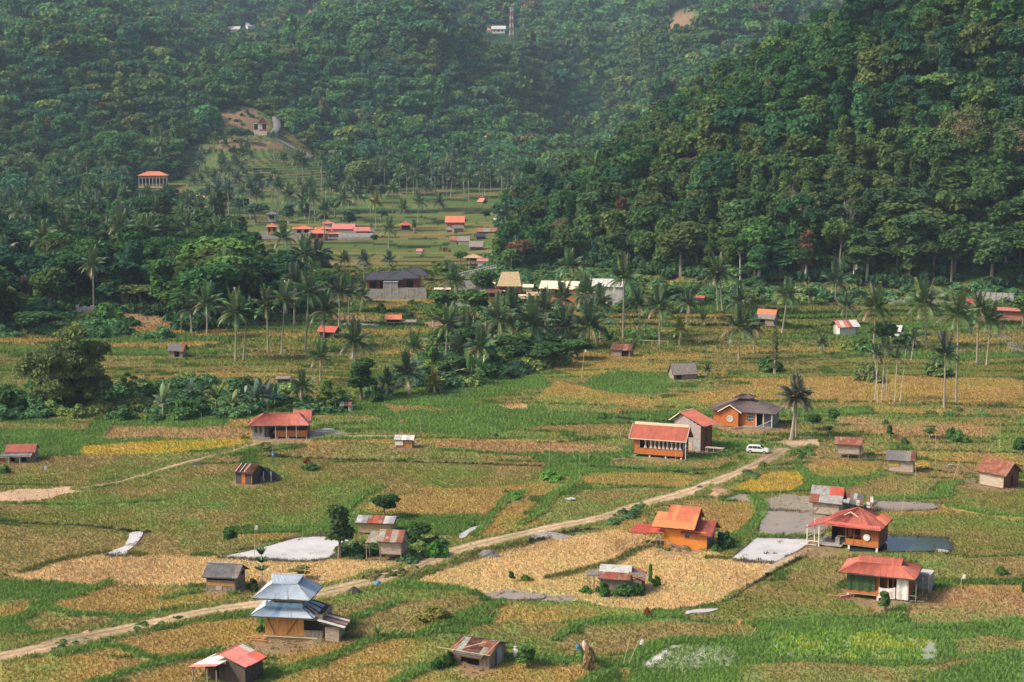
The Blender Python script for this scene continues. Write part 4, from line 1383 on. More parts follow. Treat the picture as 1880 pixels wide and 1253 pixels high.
def polar_points(d0, d1, x0, x1, sp, seed, yj=.45):
    """points spaced about sp(D) metres over a wedge"""
    r = np.random.RandomState(seed)
    out = []
    D = d0
    while D < d1:
        s = sp(D)
        w = np.arange((x0 - 940) / 3000. * D, (x1 - 940) / 3000. * D, s)
        out.append(np.stack([w + r.uniform(-.45, .45, len(w)) * s, D + r.uniform(-yj, yj, len(w)) * s], 1))
        D += s * .9
    return np.concatenate(out)


_P = polar_points(470, 4300, -260, 2140, lambda D: 8.4 if D < 900 else 8.4 + (D - 900) * .0062, 3)
_Z = base_h(_P[:, 0], _P[:, 1])
_px, _py = proj(_P[:, 0], _P[:, 1], _Z)
_m = forest_mask(_P[:, 0], _P[:, 1], _px, _py)
# keep buildings clear: (px,row,halfwidth px, halfheight px)
CLEAR = [(725, 520, 75, 40), (283, 345, 45, 22), (478, 245, 30, 18), (135, 385, 22, 16), (915, 60, 45, 36), (940, 62, 12, 34), (835, 415, 40, 25), (567, 35, 14, 24), (435, 62, 24, 22), (843, 42, 16, 20),
         (40, 525, 26, 26), (155, 572, 45, 22), (50, 560, 35, 18), (497, 428, 30, 14), (600, 435, 80, 26), (500, 400, 40, 12), (350, 366, 42, 12), (258, 400, 14, 12), (1078, 392, 16, 14), (967, 400, 22, 16), (743, 420, 20, 16),
         (500, 420, 40, 16), (250, 385, 16, 12), (1285, 550, 20, 18), (600, 275, 22, 12), (1825, 560, 60, 30), (1560, 560, 60, 14), (330, 372, 30, 12), (1300, 20, 16, 20)]
for cx, cy_, hw, hh in CLEAR:
    _m &= ~((abs(_px - cx) < hw) & (_py - cy_ < hh) & (_py - cy_ > -hh * .4))
_P, _Z, _px, _py = _P[_m], _Z[_m], _px[_m], _py[_m]
# thin the belt to leave glades
_n = len(_P)
_r = np.random.RandomState(12)
_cn = fbm(_P[:, 0] / 45., _P[:, 1] / 45., 41, 3)
_ci = np.clip(((_cn - .3) * 20 + _r.uniform(-2, 2, _n)), 0, 7.99).astype(int)
_col = np.array(FG)[_ci] * _r.uniform(.7, 1.35, (_n, 1)) * np.where(_P[:, 1] > 1000, 1.75, 1.3)[:, None] * np.array([.92, 1.0, .85])
_odd = _r.rand(_n) < .014
_col[_odd] = np.array(ODD)[_r.randint(0, 4, _odd.sum())]
_isbelt = (_P[:, 1] < 1060) & (_px < 660)
_bamb = (fbm(_P[:, 0] / 70., _P[:, 1] / 70., 47, 2) > .58)
_col[_bamb & ~_odd] = _col[_bamb & ~_odd] * .5 + np.array((0.085, 0.125, 0.045)) * .5
_scr = 3000. / _P[:, 1]
# which trees the picture shows largest: the near ones inside the frame, not hidden behind others of the spur
_inframe = (_px > -20) & (_px < 1900) & (_py > -30)
_key = _scr * _inframe + _r.uniform(0, .3, _n)
_ord = np.argsort(-_key)
N_INDIV = 215
_ind = np.zeros(_n, bool)
_ind[_ord[:N_INDIV]] = True
KIND_W = {0: 'round crowned', 1: 'bushy', 2: 'tall narrow', 3: 'flat topped', 4: 'airy thin leaved', 5: 'coarse leaved', 6: 'tall leafy', 7: 'low bushy', 8: 'sparse'}
for i in np.nonzero(_ind)[0]:
    p = Vector((_P[i, 0], _P[i, 1], _Z[i]))
    ci = int(_r.choice([0, 1, 2, 3, 4, 5, 6, 8], p=[.2, .17, .12, .1, .1, .15, .1, .06]))
    w = _r.uniform(9, 20)
    h = _r.uniform(11, 23)
    if (468 < _px[i] < 670 and 430 < _py[i] < 560) or (18 < _px[i] < 85 and _py[i] > 515): w *= .6; h = min(h * .5, 8.5)
    tone = 'rusty' if _odd[i] else ('dark green' if _col[i, 1] < .11 else 'mid green')
    where = 'low on the steep hillside' if _px[i] > 880 else 'in the wooded belt'
    tree(p, w, h, ci, _col[i], '%s %s tree %s' % (tone, KIND_W[ci], where), '%s %s trees %s' % (tone, KIND_W[ci], where))
_far = ~_ind
LOWT = [(868, 50, 968, 112), (548, 25, 588, 66), (408, 50, 484, 96), (826, 34, 862, 70), (1205, 40, 1285, 80)]
_low = np.zeros(_n, bool)
for a_, b_, c_, d_ in LOWT: _low |= (_px > a_) & (_px < c_) & (_py > b_) & (_py < d_) & (_P[:, 1] > 1300)
_low |= (_px > 232) & (_px < 345) & (_py > 338) & (_py < 402)
_low |= (_px > 18) & (_px < 85) & (_py > 515) & (_py < 600)
_low |= (_px > 455) & (_px < 505) & (_py > 246) & (_py < 275)
_low |= (_px > 468) & (_px < 670) & (_py > 430) & (_py < 560)
_nf = _far.sum()
_D = _P[_far, 1]
_grow = np.clip(_D / 1200., .85, 2.0)
_w = (_r.uniform(.8, 1.75, _nf) + .75 * (_r.rand(_nf) < .13)) * np.where(_D < 900, 1.0, 1.0) * _grow
_w = _w * np.where(_low[_far], .42, 1)
_hh = _w * _r.uniform(.8, 1.15, _nf)
_near = _D < 1300
_idx = np.where(_near, _r.randint(0, 7, _nf), 0)
_Pz = _Z[_far] + np.where(_near, 1.5, 0) - 1.0
P1 = np.stack([_P[_far, 0], _D, _Pz], 1)
nm = _near
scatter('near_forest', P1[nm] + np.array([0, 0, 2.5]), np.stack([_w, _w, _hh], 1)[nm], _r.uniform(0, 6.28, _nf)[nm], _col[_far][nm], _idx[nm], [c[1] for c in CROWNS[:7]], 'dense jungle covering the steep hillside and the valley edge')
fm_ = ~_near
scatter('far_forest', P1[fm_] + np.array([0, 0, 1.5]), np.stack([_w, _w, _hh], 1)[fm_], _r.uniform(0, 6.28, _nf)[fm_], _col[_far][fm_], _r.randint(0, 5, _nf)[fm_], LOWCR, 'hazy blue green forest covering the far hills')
# bare pale trunks are seen between the crowns
_tk = (_r.rand(_nf) < np.where(_D < 1300, .05, .012))
_mbt = bpy.data.meshes.new('stem'); _q = MB(); _q.tube([(0, 0, -2), (.1, 0, 6), (-.1, .1, 13)], [.3, .22, .12], 5); _mbt.from_pydata(_q.v, [], _q.f); _mbt.materials.append(mat('grey_bark', (0.27, 0.24, 0.20), 0.95, 0.25, 3.0))
scatter('forest_trunks', (P1 + np.array([0, 0, 0]))[_tk], np.stack([_w, _w, _w * 1.0], 1)[_tk] * np.array([.8, .8, .8]), _r.uniform(0, 6.28, _nf)[_tk], _col[_far][_tk], np.zeros(_tk.sum()), [_mbt], 'pale bare trunks standing between the forest crowns')
print('forest', _n, 'stuff', _nf)

# grass and stubble tufts -------------------------------------------
def tuft(n, h, spread, seed, w=.05):
    r = np.random.RandomState(seed)
    V, F, fa = [], [], []
    for i in range(n):
        a = r.uniform(0, 6.28); q = spread * r.uniform(0, 1) ** .5
        b = np.array([q * math.cos(a), q * math.sin(a), -.05])
        d = np.array([math.cos(a), math.sin(a), 0]) * r.uniform(.05, .45) * h
        hh = h * r.uniform(.6, 1.15)
        s = np.array([-math.sin(a + .5), math.cos(a + .5), 0]) * w
        k = len(V)
        V += [b - s, b + s, b + d * .5 + (0, 0, hh * .6) + s * .7, b + d + (0, 0, hh)]
        F.append((k, k + 1, k + 2, k + 3)); fa.append(r.uniform(.15, .95))
    return join_cloud('tuft', [(np.array(V), np.array(F), np.array(fa))], m_grass)


TU = [tuft(16, .34, .16, 1, .045), tuft(16, .30, .2, 2, .05), tuft(24, .42, .36, 3, .045), tuft(22, .36, .4, 4, .05)]


def field_tufts(d0, d1, per, seed, name, label, big=1.0):
    P = polar_points(d0, d1, -30, 1910, lambda D: per, seed, .2)
    X, Y = P[:, 0], P[:, 1]
    Z = base_h(X, Y)
    cls, col, rz, fm = paint(X, Y, Z)
    dens = np.select([cls == I_STRAW, cls == I_GOLD, cls == I_DIRT, cls == I_MUD, cls == I_DITCH, cls == I_GRAV, cls == I_BARE, cls == I_BRIGHT, cls == I_GREEN, cls == I_LIME], [.95, .95, .04, .03, .25, .02, .15, 1, .95, .9], .85)
    r = np.random.RandomState(seed)
    k = (r.rand(len(X)) < dens * np.clip(1.15 - (Y - 420) / 260, 0, 1)) & ~fm
    # nothing grows in the open water or under the houses
    px, py = proj(X, Y, Z)
    for nm_, mm_, lab_, pts in PONDS:
        if nm_ == 'pond': k &= ~in_poly(px, py, pts) | (r.rand(len(X)) < .018)
    seed_w = in_poly(px, py, [(1170, 1232), (1200, 1206), (1228, 1186), (1262, 1184), (1230, 1196), (1200, 1222)]) | in_poly(px, py, [(1700, 1178), (1716, 1176), (1716, 1212), (1690, 1212)])
    k &= ~(seed_w & (r.rand(len(X)) < .8))
    for cx, cy2, rr_ in HOUSE_CLEAR:
        k &= (X - cx) ** 2 + (Y - cy2) ** 2 > rr_ ** 2
    X, Y, Z, cls, col, rz = X[k], Y[k], Z[k], cls[k], col[k], rz[k]
    n = len(X)
    tall = np.isin(cls, [I_BRIGHT, I_GREEN, I_DITCH, I_UNDER, I_DKOL])
    idx = np.where(tall, r.randint(2, 4, n), r.randint(0, 2, n))
    s = r.uniform(.65, 1.2, n) * big * np.where(cls == I_LIME, 1.7, 1)
    c = col * r.uniform(.85, 1.3, (n, 1)) * np.where(tall, 1.15, 1.1)[:, None]
    lm = np.isin(cls, [I_LIME])
    c[lm] = np.array([(0.19, 0.33, 0.06), (0.31, 0.39, 0.07)])[(fbm(X[lm] / 4., Y[lm] / 4., 5, 2) > .52).astype(int)] * r.uniform(.8, 1.2, (lm.sum(), 1))
    scatter(name, np.stack([X, Y, Z + rz], 1), np.stack([s, s, s * np.where(tall, 1.1, 1.0)], 1), r.uniform(0, 6.28, n), c, idx, TU, label)
    print(name, n)
# ------------------------------------------------------------------ buildings
HOUSE_CLEAR = []
RED = mat('red_sheet', (0.43, 0.12, 0.075), 0.55, 0.22, .9, stretch=(1.5, .6, .6), worn=(0.33, 0.10, 0.07), worn_amt=.5, spec=.4)
REDP = mat('faded_red_sheet', (0.52, 0.17, 0.14), 0.6, 0.12, 1.2, worn=(0.42, 0.14, 0.11), worn_amt=.3, spec=.4)
REDB = mat('bright_red_sheet', (0.50, 0.095, 0.06), 0.5, 0.2, 1.2, worn=(0.40, 0.12, 0.08), worn_amt=.3, spec=.4)
ORNG = mat('orange_sheet', (0.60, 0.175, 0.085), 0.5, 0.2, 1.0, worn=(0.48, 0.17, 0.09), worn_amt=.4, spec=.4)
ORNL = mat('light_orange_sheet', (0.70, 0.25, 0.10), 0.5, 0.1, 1.0, spec=.4)
DKRED = mat('dark_red_sheet', (0.33, 0.07, 0.055), 0.6, 0.2, 1.0, worn=(0.2, 0.06, 0.05), worn_amt=.5, spec=.4)
RUST = mat('rusty_sheet', (0.24, 0.075, 0.045), 0.8, 0.35, 1.6, stretch=(1, 1, .25), worn=(0.33, 0.16, 0.10), worn_amt=.6)
RUSTD = mat('dark_rust_sheet', (0.12, 0.045, 0.035), 0.8, 0.3, 1.6, worn=(0.2, 0.08, 0.05), worn_amt=.4)
RUSTY2 = mat('streaked_rust_sheet', (0.44, 0.36, 0.31), 0.7, 0.3, 1.6, stretch=(1.5, .7, .7), worn=(0.26, 0.09, 0.05), worn_amt=.9)
TIN = mat('grey_tin', (0.34, 0.335, 0.32), 0.5, 0.2, 1.5, worn=(0.26, 0.20, 0.15), worn_amt=.35, spec=.5)
TINL = mat('pale_tin', (0.50, 0.50, 0.47), 0.5, 0.18, 1.5, worn=(0.38, 0.30, 0.22), worn_amt=.35, spec=.5)
TIND = mat('dark_weathered_tin', (0.145, 0.14, 0.14), 0.8, 0.25, 1.5, worn=(0.2, 0.18, 0.16), worn_amt=.4)
TING = mat('greenish_tin', (0.33, 0.37, 0.31), 0.6, 0.2, 1.5, worn=(0.36, 0.24, 0.16), worn_amt=.6)
BLUT = mat('blue_grey_tin', (0.38, 0.44, 0.51), 0.45, 0.1, 1.2, worn=(0.33, 0.39, 0.46), worn_amt=.4, spec=.5)
BLUD = mat('blue_tin', (0.17, 0.30, 0.46), 0.45, 0.15, 1.0, worn=(0.36, 0.45, 0.55), worn_amt=.5, spec=.5)
BLUC = mat('sky_blue_tarp', (0.34, 0.55, 0.75), 0.6, 0.25, 2.0)
BTILE = mat('brown_tile', (0.115, 0.085, 0.085), 0.7, 0.25, 2.5)
DTILE = mat('charcoal_roof', (0.045, 0.047, 0.056), 0.7, 0.15, 1.0)
THATCH = mat('thatch', (0.42, 0.31, 0.17), 1.0, 0.35, 2.5, bump=.6)
THATG = mat('grey_thatch', (0.24, 0.205, 0.175), 1.0, 0.35, 2.5, bump=.6)
CREAM = mat('cream_paint', (0.74, 0.60, 0.42), 0.7, 0.08, 1.0)
WHITE = mat('white_paint', (0.70, 0.66, 0.60), 0.7, 0.15, 1.0, worn=(0.5, 0.46, 0.4), worn_amt=.3)
OWOOD = mat('varnished_boards', (0.48, 0.145, 0.035), 0.55, 0.25, 1.5, stretch=(4, 4, .5), spec=.4)
OWOOD2 = mat('dark_varnished_boards', (0.25, 0.075, 0.025), 0.55, 0.3, 1.5, stretch=(4, 4, .5), spec=.4)
YWOOD = mat('honey_boards', (0.50, 0.235, 0.07), 0.7, 0.25, 1.5, stretch=(4, 4, .4))
OPAINT = mat('orange_painted_boards', (0.66, 0.215, 0.03), 0.6, 0.08, 1.0)
GWOOD = mat('grey_boards', (0.23, 0.19, 0.15), 0.9, 0.35, 1.8, stretch=(4, 4, .5), worn=(0.33, 0.28, 0.22), worn_amt=.4)
DWOOD = mat('dark_boards', (0.085, 0.065, 0.055), 0.9, 0.35, 1.8, stretch=(4, 4, .5))
TWOOD = mat('bleached_boards', (0.44, 0.355, 0.27), 0.9, 0.25, 1.8, stretch=(.6, .6, 4), worn=(0.3, 0.24, 0.18), worn_amt=.4)
RWOOD = mat('red_brown_boards', (0.20, 0.065, 0.035), 0.8, 0.3, 1.8, stretch=(4, 4, .5))
BAMB = mat('bamboo_matting', (0.46, 0.33, 0.19), 0.9, 0.22, 6.0, worn=(0.34, 0.25, 0.16), worn_amt=.4)
BAMP = mat('tan_pole', (0.52, 0.43, 0.26), 0.7, 0.2, 2.0)
CONC = mat('concrete', (0.34, 0.32, 0.295), 0.95, 0.2, 0.8, worn=(0.22, 0.205, 0.18), worn_amt=.4)
CONCP = mat('pink_grey_sheeting', (0.36, 0.29, 0.28), 0.7, 0.12, 1.0)
POSTW = mat('white_post', (0.66, 0.63, 0.57), 0.8, 0.1, 1.0)
GLASS = mat('window_dark', (0.02, 0.024, 0.026), 0.15, 0.1, 1.0, spec=.6)
SHADE = mat('interior_shade_and_hair', (0.018, 0.015, 0.013), 0.95, 0.2, 1.0)  # near black that stands for unlit interiors; also the hair colour
BLACKT = mat('black_tarp', (0.02, 0.02, 0.021), 0.6, 0.3, 2.0)
NETG = mat('green_net', (0.045, 0.085, 0.035), 0.9, 0.35, 3.0)
CLOTH = mat('white_cloth', (0.72, 0.66, 0.60), 0.9, 0.12, 2.0)
BRICK = mat('brick_red', (0.36, 0.15, 0.10), 0.9, 0.2, 1.5)
STONE = mat('rubble_stone', (0.26, 0.24, 0.22), 0.95, 0.35, 1.6, bump=.5)
TURQ = mat('turquoise_paint', (0.06, 0.36, 0.42), 0.7, 0.1, 1.0)


def obox(mb, a, b, s0, s1, t0, t1, z0, z1):
    """box along the line a->b: s along it, t off it (positive = to the right of a->b, i.e. outwards for a front wall drawn left to right)"""
    u = Vector((b[0] - a[0], b[1] - a[1])); u.normalize()
    n = Vector((u.y, -u.x))
    def P(s, t, z): return (a[0] + u.x * s + n.x * t, a[1] + u.y * s + n.y * t, z)
    return mb.add([P(s0, t0, z0), P(s1, t0, z0), P(s1, t1, z0), P(s0, t1, z0), P(s0, t0, z1), P(s1, t0, z1), P(s1, t1, z1), P(s0, t1, z1)],
                  [(0, 1, 2, 3), (7, 6, 5, 4), (0, 4, 5, 1), (1, 5, 6, 2), (2, 6, 7, 3), (3, 7, 4, 0)])


def wall(par, m, a, b, z0, z1, pw=.28, horiz=False, op=(), name='wall', slab=False, ztop=None):
    """board wall from a to b with openings (f0,f1,g0,g1,kind) as fractions; ztop(s) may cut the top to a slope"""
    L = math.hypot(b[0] - a[0], b[1] - a[1])
    H = z1 - z0
    ops = [(o[0] * L, o[1] * L, z0 + o[2] * H, z0 + o[3] * H, o[4]) for o in op]
    mb = MB()
    if horiz and ztop is None:
        z = z0
        while z < z1 - .02:
            zt = min(z + pw, z1)
            zc = (z + zt) / 2
            cuts = sorted((o[0], o[1]) for o in ops if o[2] < zc < o[3])
            s = 0
            for c0, c1 in cuts + [(L, L)]:
                if c0 > s + .03: obox(mb, a, b, s, c0, rnd.uniform(-.012, .0), .03 + rnd.uniform(0, .015), z, zt - .012)
                s = max(s, c1)
            z += pw
    else:
        n = max(1, round(L / pw))
        for i in range(n):
            s0, s1 = L * i / n, L * (i + 1) / n
            sc = (s0 + s1) / 2
            top = ztop(sc) if ztop else z1
            cuts = sorted((o[2], o[3]) for o in ops if o[0] < sc < o[1])
            z = z0
            for c0, c1 in cuts + [(top, top)]:
                if c0 > z + .03: obox(mb, a, b, s0 + .004, s1 - .008, rnd.uniform(-.012, 0), .03 + rnd.uniform(0, .02), z, min(c0, top))
                z = max(z, c1)
    # rails that carry the boards
    for zz in (z0 + .02, (z1 - .1)):
        if ztop is None or zz < z0 + .1:
            if not any(o[2] < zz < o[3] for o in ops): obox(mb, a, b, .02, L - .02, -.07, -.02, zz, zz + .08)
    w = mb.build(name, m, par)
    for o in ops:
        if o[4] == 'open': continue
        k = MB()
        if o[4] == 'door':
            obox(k, a, b, o[0] + .03, o[1] - .03, -.04, .01, o[2] + .01, o[3] - .02)
            d = k.build('door', OWOOD2 if m in (OWOOD, OPAINT) else DWOOD, par)
            k2 = MB(); obox(k2, a, b, o[0] + .1, o[0] + .16, .012, .05, (o[2] + o[3]) / 2 - .05, (o[2] + o[3]) / 2 + .05); k2.build('door_handle', TIN, d)
        elif o[4] == 'dark':
            obox(k, a, b, o[0], o[1], -.3, -.26, o[2], o[3]); k.build('shade_panel', SHADE, par)  # dark panel set behind the gap to stand for the unlit interior
        else:
            t = .06
            obox(k, a, b, o[0], o[0] + t, -.03, .07, o[2], o[3]); obox(k, a, b, o[1] - t, o[1], -.03, .07, o[2], o[3])
            obox(k, a, b, o[0] + t, o[1] - t, -.03, .07, o[2], o[2] + t); obox(k, a, b, o[0] + t, o[1] - t, -.03, .07, o[3] - t, o[3])
            sm = (o[0] + o[1]) / 2
            obox(k, a, b, sm - .025, sm + .025, -.02, .05, o[2] + t, o[3] - t)
            if o[4] == 'grid':
                for q in (.25, .75): obox(k, a, b, o[0] + (o[1] - o[0]) * q - .02, o[0] + (o[1] - o[0]) * q + .02, -.02, .05, o[2] + t, o[3] - t)
                for q in (.33, .66): obox(k, a, b, o[0] + t, o[1] - t, -.015, .055, o[2] + (o[3] - o[2]) * q - .02, o[2] + (o[3] - o[2]) * q + .02)
            f = k.build('window', WHITE if o[4] == 'grid' else GWOOD, par)
            k2 = MB(); obox(k2, a, b, o[0] + t, o[1] - t, -.02, -.008, o[2] + t, o[3] - t); k2.build('pane', GLASS, f)
    return w


def sheet(par, m, A, B, C, D, nr=5, amp=.028, name='roof_sheet'):
    """corrugated sheet: eave A->B, ridge D->C"""
    A, B, C, D = map(Vector, (A, B, C, D))
    n = (B - A).cross(D - A)
    if n.length < 1e-6: n = (B - A).cross(C - A)
    n.normalize()
    if n.z < 0: n = -n
    V, F = [], []
    k = nr * 2
    for i in range(k + 1):
        u = i / k
        off = n * (amp if i % 2 else -amp)
        V.append(A.lerp(B, u) + off); V.append(D.lerp(C, u) + off)
    m0 = len(V)
    for i in range(k + 1):
        u = i / k
        V.append(A.lerp(B, u) - n * (amp + .02)); V.append(D.lerp(C, u) - n * (amp + .02))
    for i in range(k):
        a = i * 2
        F.append((a, a + 2, a + 3, a + 1))
        F.append((m0 + a, m0 + a + 1, m0 + a + 3, m0 + a + 2))
        F.append((a, m0 + a, m0 + a + 2, a + 2)); F.append((a + 1, a + 3, m0 + a + 3, m0 + a + 1))
    F.append((0, 1, m0 + 1, m0)); F.append((2 * k, m0 + 2 * k, m0 + 2 * k + 1, 2 * k + 1))
    return MB().add(V, F).build(name, m, par)


def slope(par, pick, A, B, C, D, w=.85, rows=1, nr=5, lift=.02, name='roof_sheet'):
    A, B, C, D = map(Vector, (A, B, C, D))
    n = max(1, round((B - A).length / w))
    for j in range(rows):
        v0, v1 = j / rows, (j + 1) / rows
        if j: v0 -= .02
        a0, b0, a1, b1 = A.lerp(D, v0), B.lerp(C, v0), A.lerp(D, v1), B.lerp(C, v1)
        for i in range(n):
            u0, u1 = i / n, (i + 1) / n
            dz = Vector((0, 0, lift * j + rnd.uniform(0, .03)))
            sg = (A - D).normalized() * (rnd.uniform(-.03, .09) if j == 0 and w < 1.3 else 0)
            m = pick(i, j, n) if callable(pick) else pick
            if m is None: continue
            sheet(par, m, a0.lerp(b0, u0) + dz + sg, a0.lerp(b0, u1) + dz + sg, a1.lerp(b1, u1) + dz, a1.lerp(b1, u0) + dz, nr, name=name)


def pick_of(*ms, seed=0):
    r = random.Random(seed)
    return lambda i, j, n: r.choice(ms)


def roof_frame(par, pts_pairs, m=DWOOD, w=.1):
    mb = MB()
    for a, b in pts_pairs: mb.beam(a, b, w)
    return mb.build('roof', m, par)


def gable(par, x0, x1, y0, y1, ze, zr, pick, axis='x', off=.5, ze2=None, w=.85, rows=1, cap=None, capw=.22, barge=None, backpick=None, nr=5):
    ze2 = ze if ze2 is None else ze2
    if axis == 'x':
        yr = y0 + (y1 - y0) * off
        a, b, c, d = (x0, y0, ze), (x1, y0, ze), (x1, yr, zr), (x0, yr, zr)
        e, f = (x1, y1, ze2), (x0, y1, ze2)
        quads = [(a, b, c, d), (e, f, d, c)]
    else:
        xr = x0 + (x1 - x0) * off
        c, d = (xr, y0, zr), (xr, y1, zr)
        quads = [((x1, y0, ze2), (x1, y1, ze2), d, c), ((x0, y1, ze), (x0, y0, ze), c, d)]
        a, b, e, f = (x0, y0, ze), (x1, y0, ze2), (x1, y1, ze2), (x0, y1, ze)
    dz = Vector((0, 0, -.10))
    fr = roof_frame(par, [(Vector(c) + dz, Vector(d) + dz)] + [(Vector(q[0]) + dz, Vector(q[3]) + dz) for q in quads] + [(Vector(q[1]) + dz, Vector(q[2]) + dz) for q in quads] + [(Vector(q[0]) + dz, Vector(q[1]) + dz) for q in quads])
    for i, q in enumerate(quads):
        slope(fr, backpick if (i and backpick) else pick, *q, w=w, rows=rows, nr=nr)
    if cap:
        mb = MB(); mb.beam(Vector(c) + Vector((0, 0, .06)), Vector(d) + Vector((0, 0, .06)), capw, .1); mb.build('ridge_cap', cap, fr)
    if barge:
        mb = MB()
        if axis == 'x':
            for X in (x0 - .03, x1 + .03):
                mb.beam((X, y0, ze), (X, (y0 + (y1 - y0) * off), zr), .06, .2); mb.beam((X, y1, ze2), (X, (y0 + (y1 - y0) * off), zr), .06, .2)
            mb.beam((x0, y0 - .02, ze), (x1, y0 - .02, ze), .06, .16)
        else:
            for Yy in (y0 - .03, y1 + .03):
                mb.beam((x0, Yy, ze), (x0 + (x1 - x0) * off, Yy, zr), .06, .2); mb.beam((x1, Yy, ze2), (x0 + (x1 - x0) * off, Yy, zr), .06, .2)
        mb.build('barge_board', barge, fr)
    return fr


def hip(par, x0, x1, y0, y1, ze, zr, r0, r1, pick, w=.85, rows=1, cap=None, nr=5, yr=None):
    """hip roof, ridge from x=r0 to r1"""
    yr = (y0 + y1) / 2 if yr is None else yr
    a, b, c, d = (x0, y0, ze), (x1, y0, ze), (x1, y1, ze), (x0, y1, ze)
    p, q = (r0, yr, zr), (r1, yr, zr)
    dz = Vector((0, 0, -.12))
    fr = roof_frame(par, [(Vector(s) + dz, Vector(t) + dz) for s, t in ((a, b), (b, c), (c, d), (d, a), (a, p), (d, p), (b, q), (c, q), (p, q))])
    slope(fr, pick, a, b, q, p, w, rows, nr)
    slope(fr, pick, c, d, p, q, w, rows, nr)
    slope(fr, pick, b, c, q, q, w, rows, nr)
    slope(fr, pick, d, a, p, p, w, rows, nr)
    if cap:
        mb = MB(); u = Vector((0, 0, .05))
        for s, t in ((a, p), (d, p), (b, q), (c, q), (p, q)): mb.beam(Vector(s) + u, Vector(t) + u, .16, .08)
        mb.build('ridge_cap', cap, fr)
    return fr


def hipgable(par, x0, x1, y0, y1, ze, z1, ix, iy, zr, pick, w=.85, cap=None, nr=5, gm=DWOOD, gx=.35, pick2=None):
    """lower hip skirt up to z1 (inset ix, iy), steep gable above it"""
    a, b, c, d = (x0, y0, ze), (x1, y0, ze), (x1, y1, ze), (x0, y1, ze)
    A, B, C, D = (x0 + ix, y0 + iy, z1), (x1 - ix, y0 + iy, z1), (x1 - ix, y1 - iy, z1), (x0 + ix, y1 - iy, z1)
    ym = (y0 + y1) / 2
    p, q = (x0 + ix - gx, ym, zr), (x1 - ix + gx, ym, zr)
    dz = Vector((0, 0, -.12))
    fr = roof_frame(par, [(Vector(s) + dz, Vector(t) + dz) for s, t in ((a, b), (b, c), (c, d), (d, a), (a, A), (b, B), (c, C), (d, D), (p, q))])
    slope(fr, pick, a, b, B, A, w, 1, nr); slope(fr, pick, c, d, D, C, w, 1, nr)
    slope(fr, pick, b, c, C, B, w, 1, nr); slope(fr, pick, d, a, A, D, w, 1, nr)
    p2 = pick2 or pick
    slope(fr, p2, (A[0] - .0, A[1], A[2] + .03), (B[0], B[1], B[2] + .03), q, p, w, 1, nr)
    slope(fr, p2, (C[0], C[1], C[2] + .03), (D[0], D[1], D[2] + .03), p, q, w, 1, nr)
    mb = MB()
    for X in (A[0] + .12, B[0] - .12):
        mb.add([(X, A[1] + .1, z1), (X, D[1] - .1, z1), (X, ym, zr - .15), (X + .05, A[1] + .1, z1), (X + .05, D[1] - .1, z1), (X + .05, ym, zr - .15)], [(0, 1, 2), (5, 4, 3), (0, 3, 4, 1), (1, 4, 5, 2), (2, 5, 3, 0)])
    mb.build('gable_wall', gm, fr)
    if cap:
        mb = MB(); u = Vector((0, 0, .05))
        for s, t in ((a, A), (d, D), (b, B), (c, C), (p, q)): mb.beam(Vector(s) + u, Vector(t) + u, .14, .08)
        mb.build('ridge_cap', cap, fr)
    return fr


def posts(par, pts, z0, z1, r=.07, m=GWOOD, name='post'):
    for x, y in pts:
        MB().box(x - r, x + r, y - r, y + r, z0, z1).build(name, m, par)


def floor_slab(par, x0, x1, y0, y1, z0, z1, m=GWOOD, name='floor'):
    return MB().box(x0, x1, y0, y1, z0, z1).build(name, m, par)


class H:
    """a building placed by the pixel under the middle of its front wall; sizes from pixels"""
    def __init__(s, px, row, wpx, d, eave, ridge, theta, name, label, cat, ov=.5, group=None, dmin=0):
        s.p = at(px, row, dmin)
        s.s = S(s.p)
        hd = math.hypot(s.p.x, s.p.y)
        ang = math.atan2(CAMH - s.p.z, hd)
        s.sp, s.cp = math.sin(ang), math.cos(ang)
        s.t = empty(name, s.p, face_cam(s.p, theta), label, cat, group)
        s.w = wpx / s.s / math.cos(R(theta))
        s.d = d
        s.ov = ov
        s.row = row
        s.ze = s.z(eave, -ov)
        s.zr = s.z(ridge, d / 2)
        HOUSE_CLEAR.append((s.p.x + math.sin(-s.t.rotation_euler.z) * d / 2, s.p.y + d / 2 * math.cos(s.t.rotation_euler.z), max(s.w, d) * .62))

    def z(s, row, y=0):
        return ((s.row - row) / s.s - y * s.sp) / s.cp

    def m(s, px):
        return px / s.s


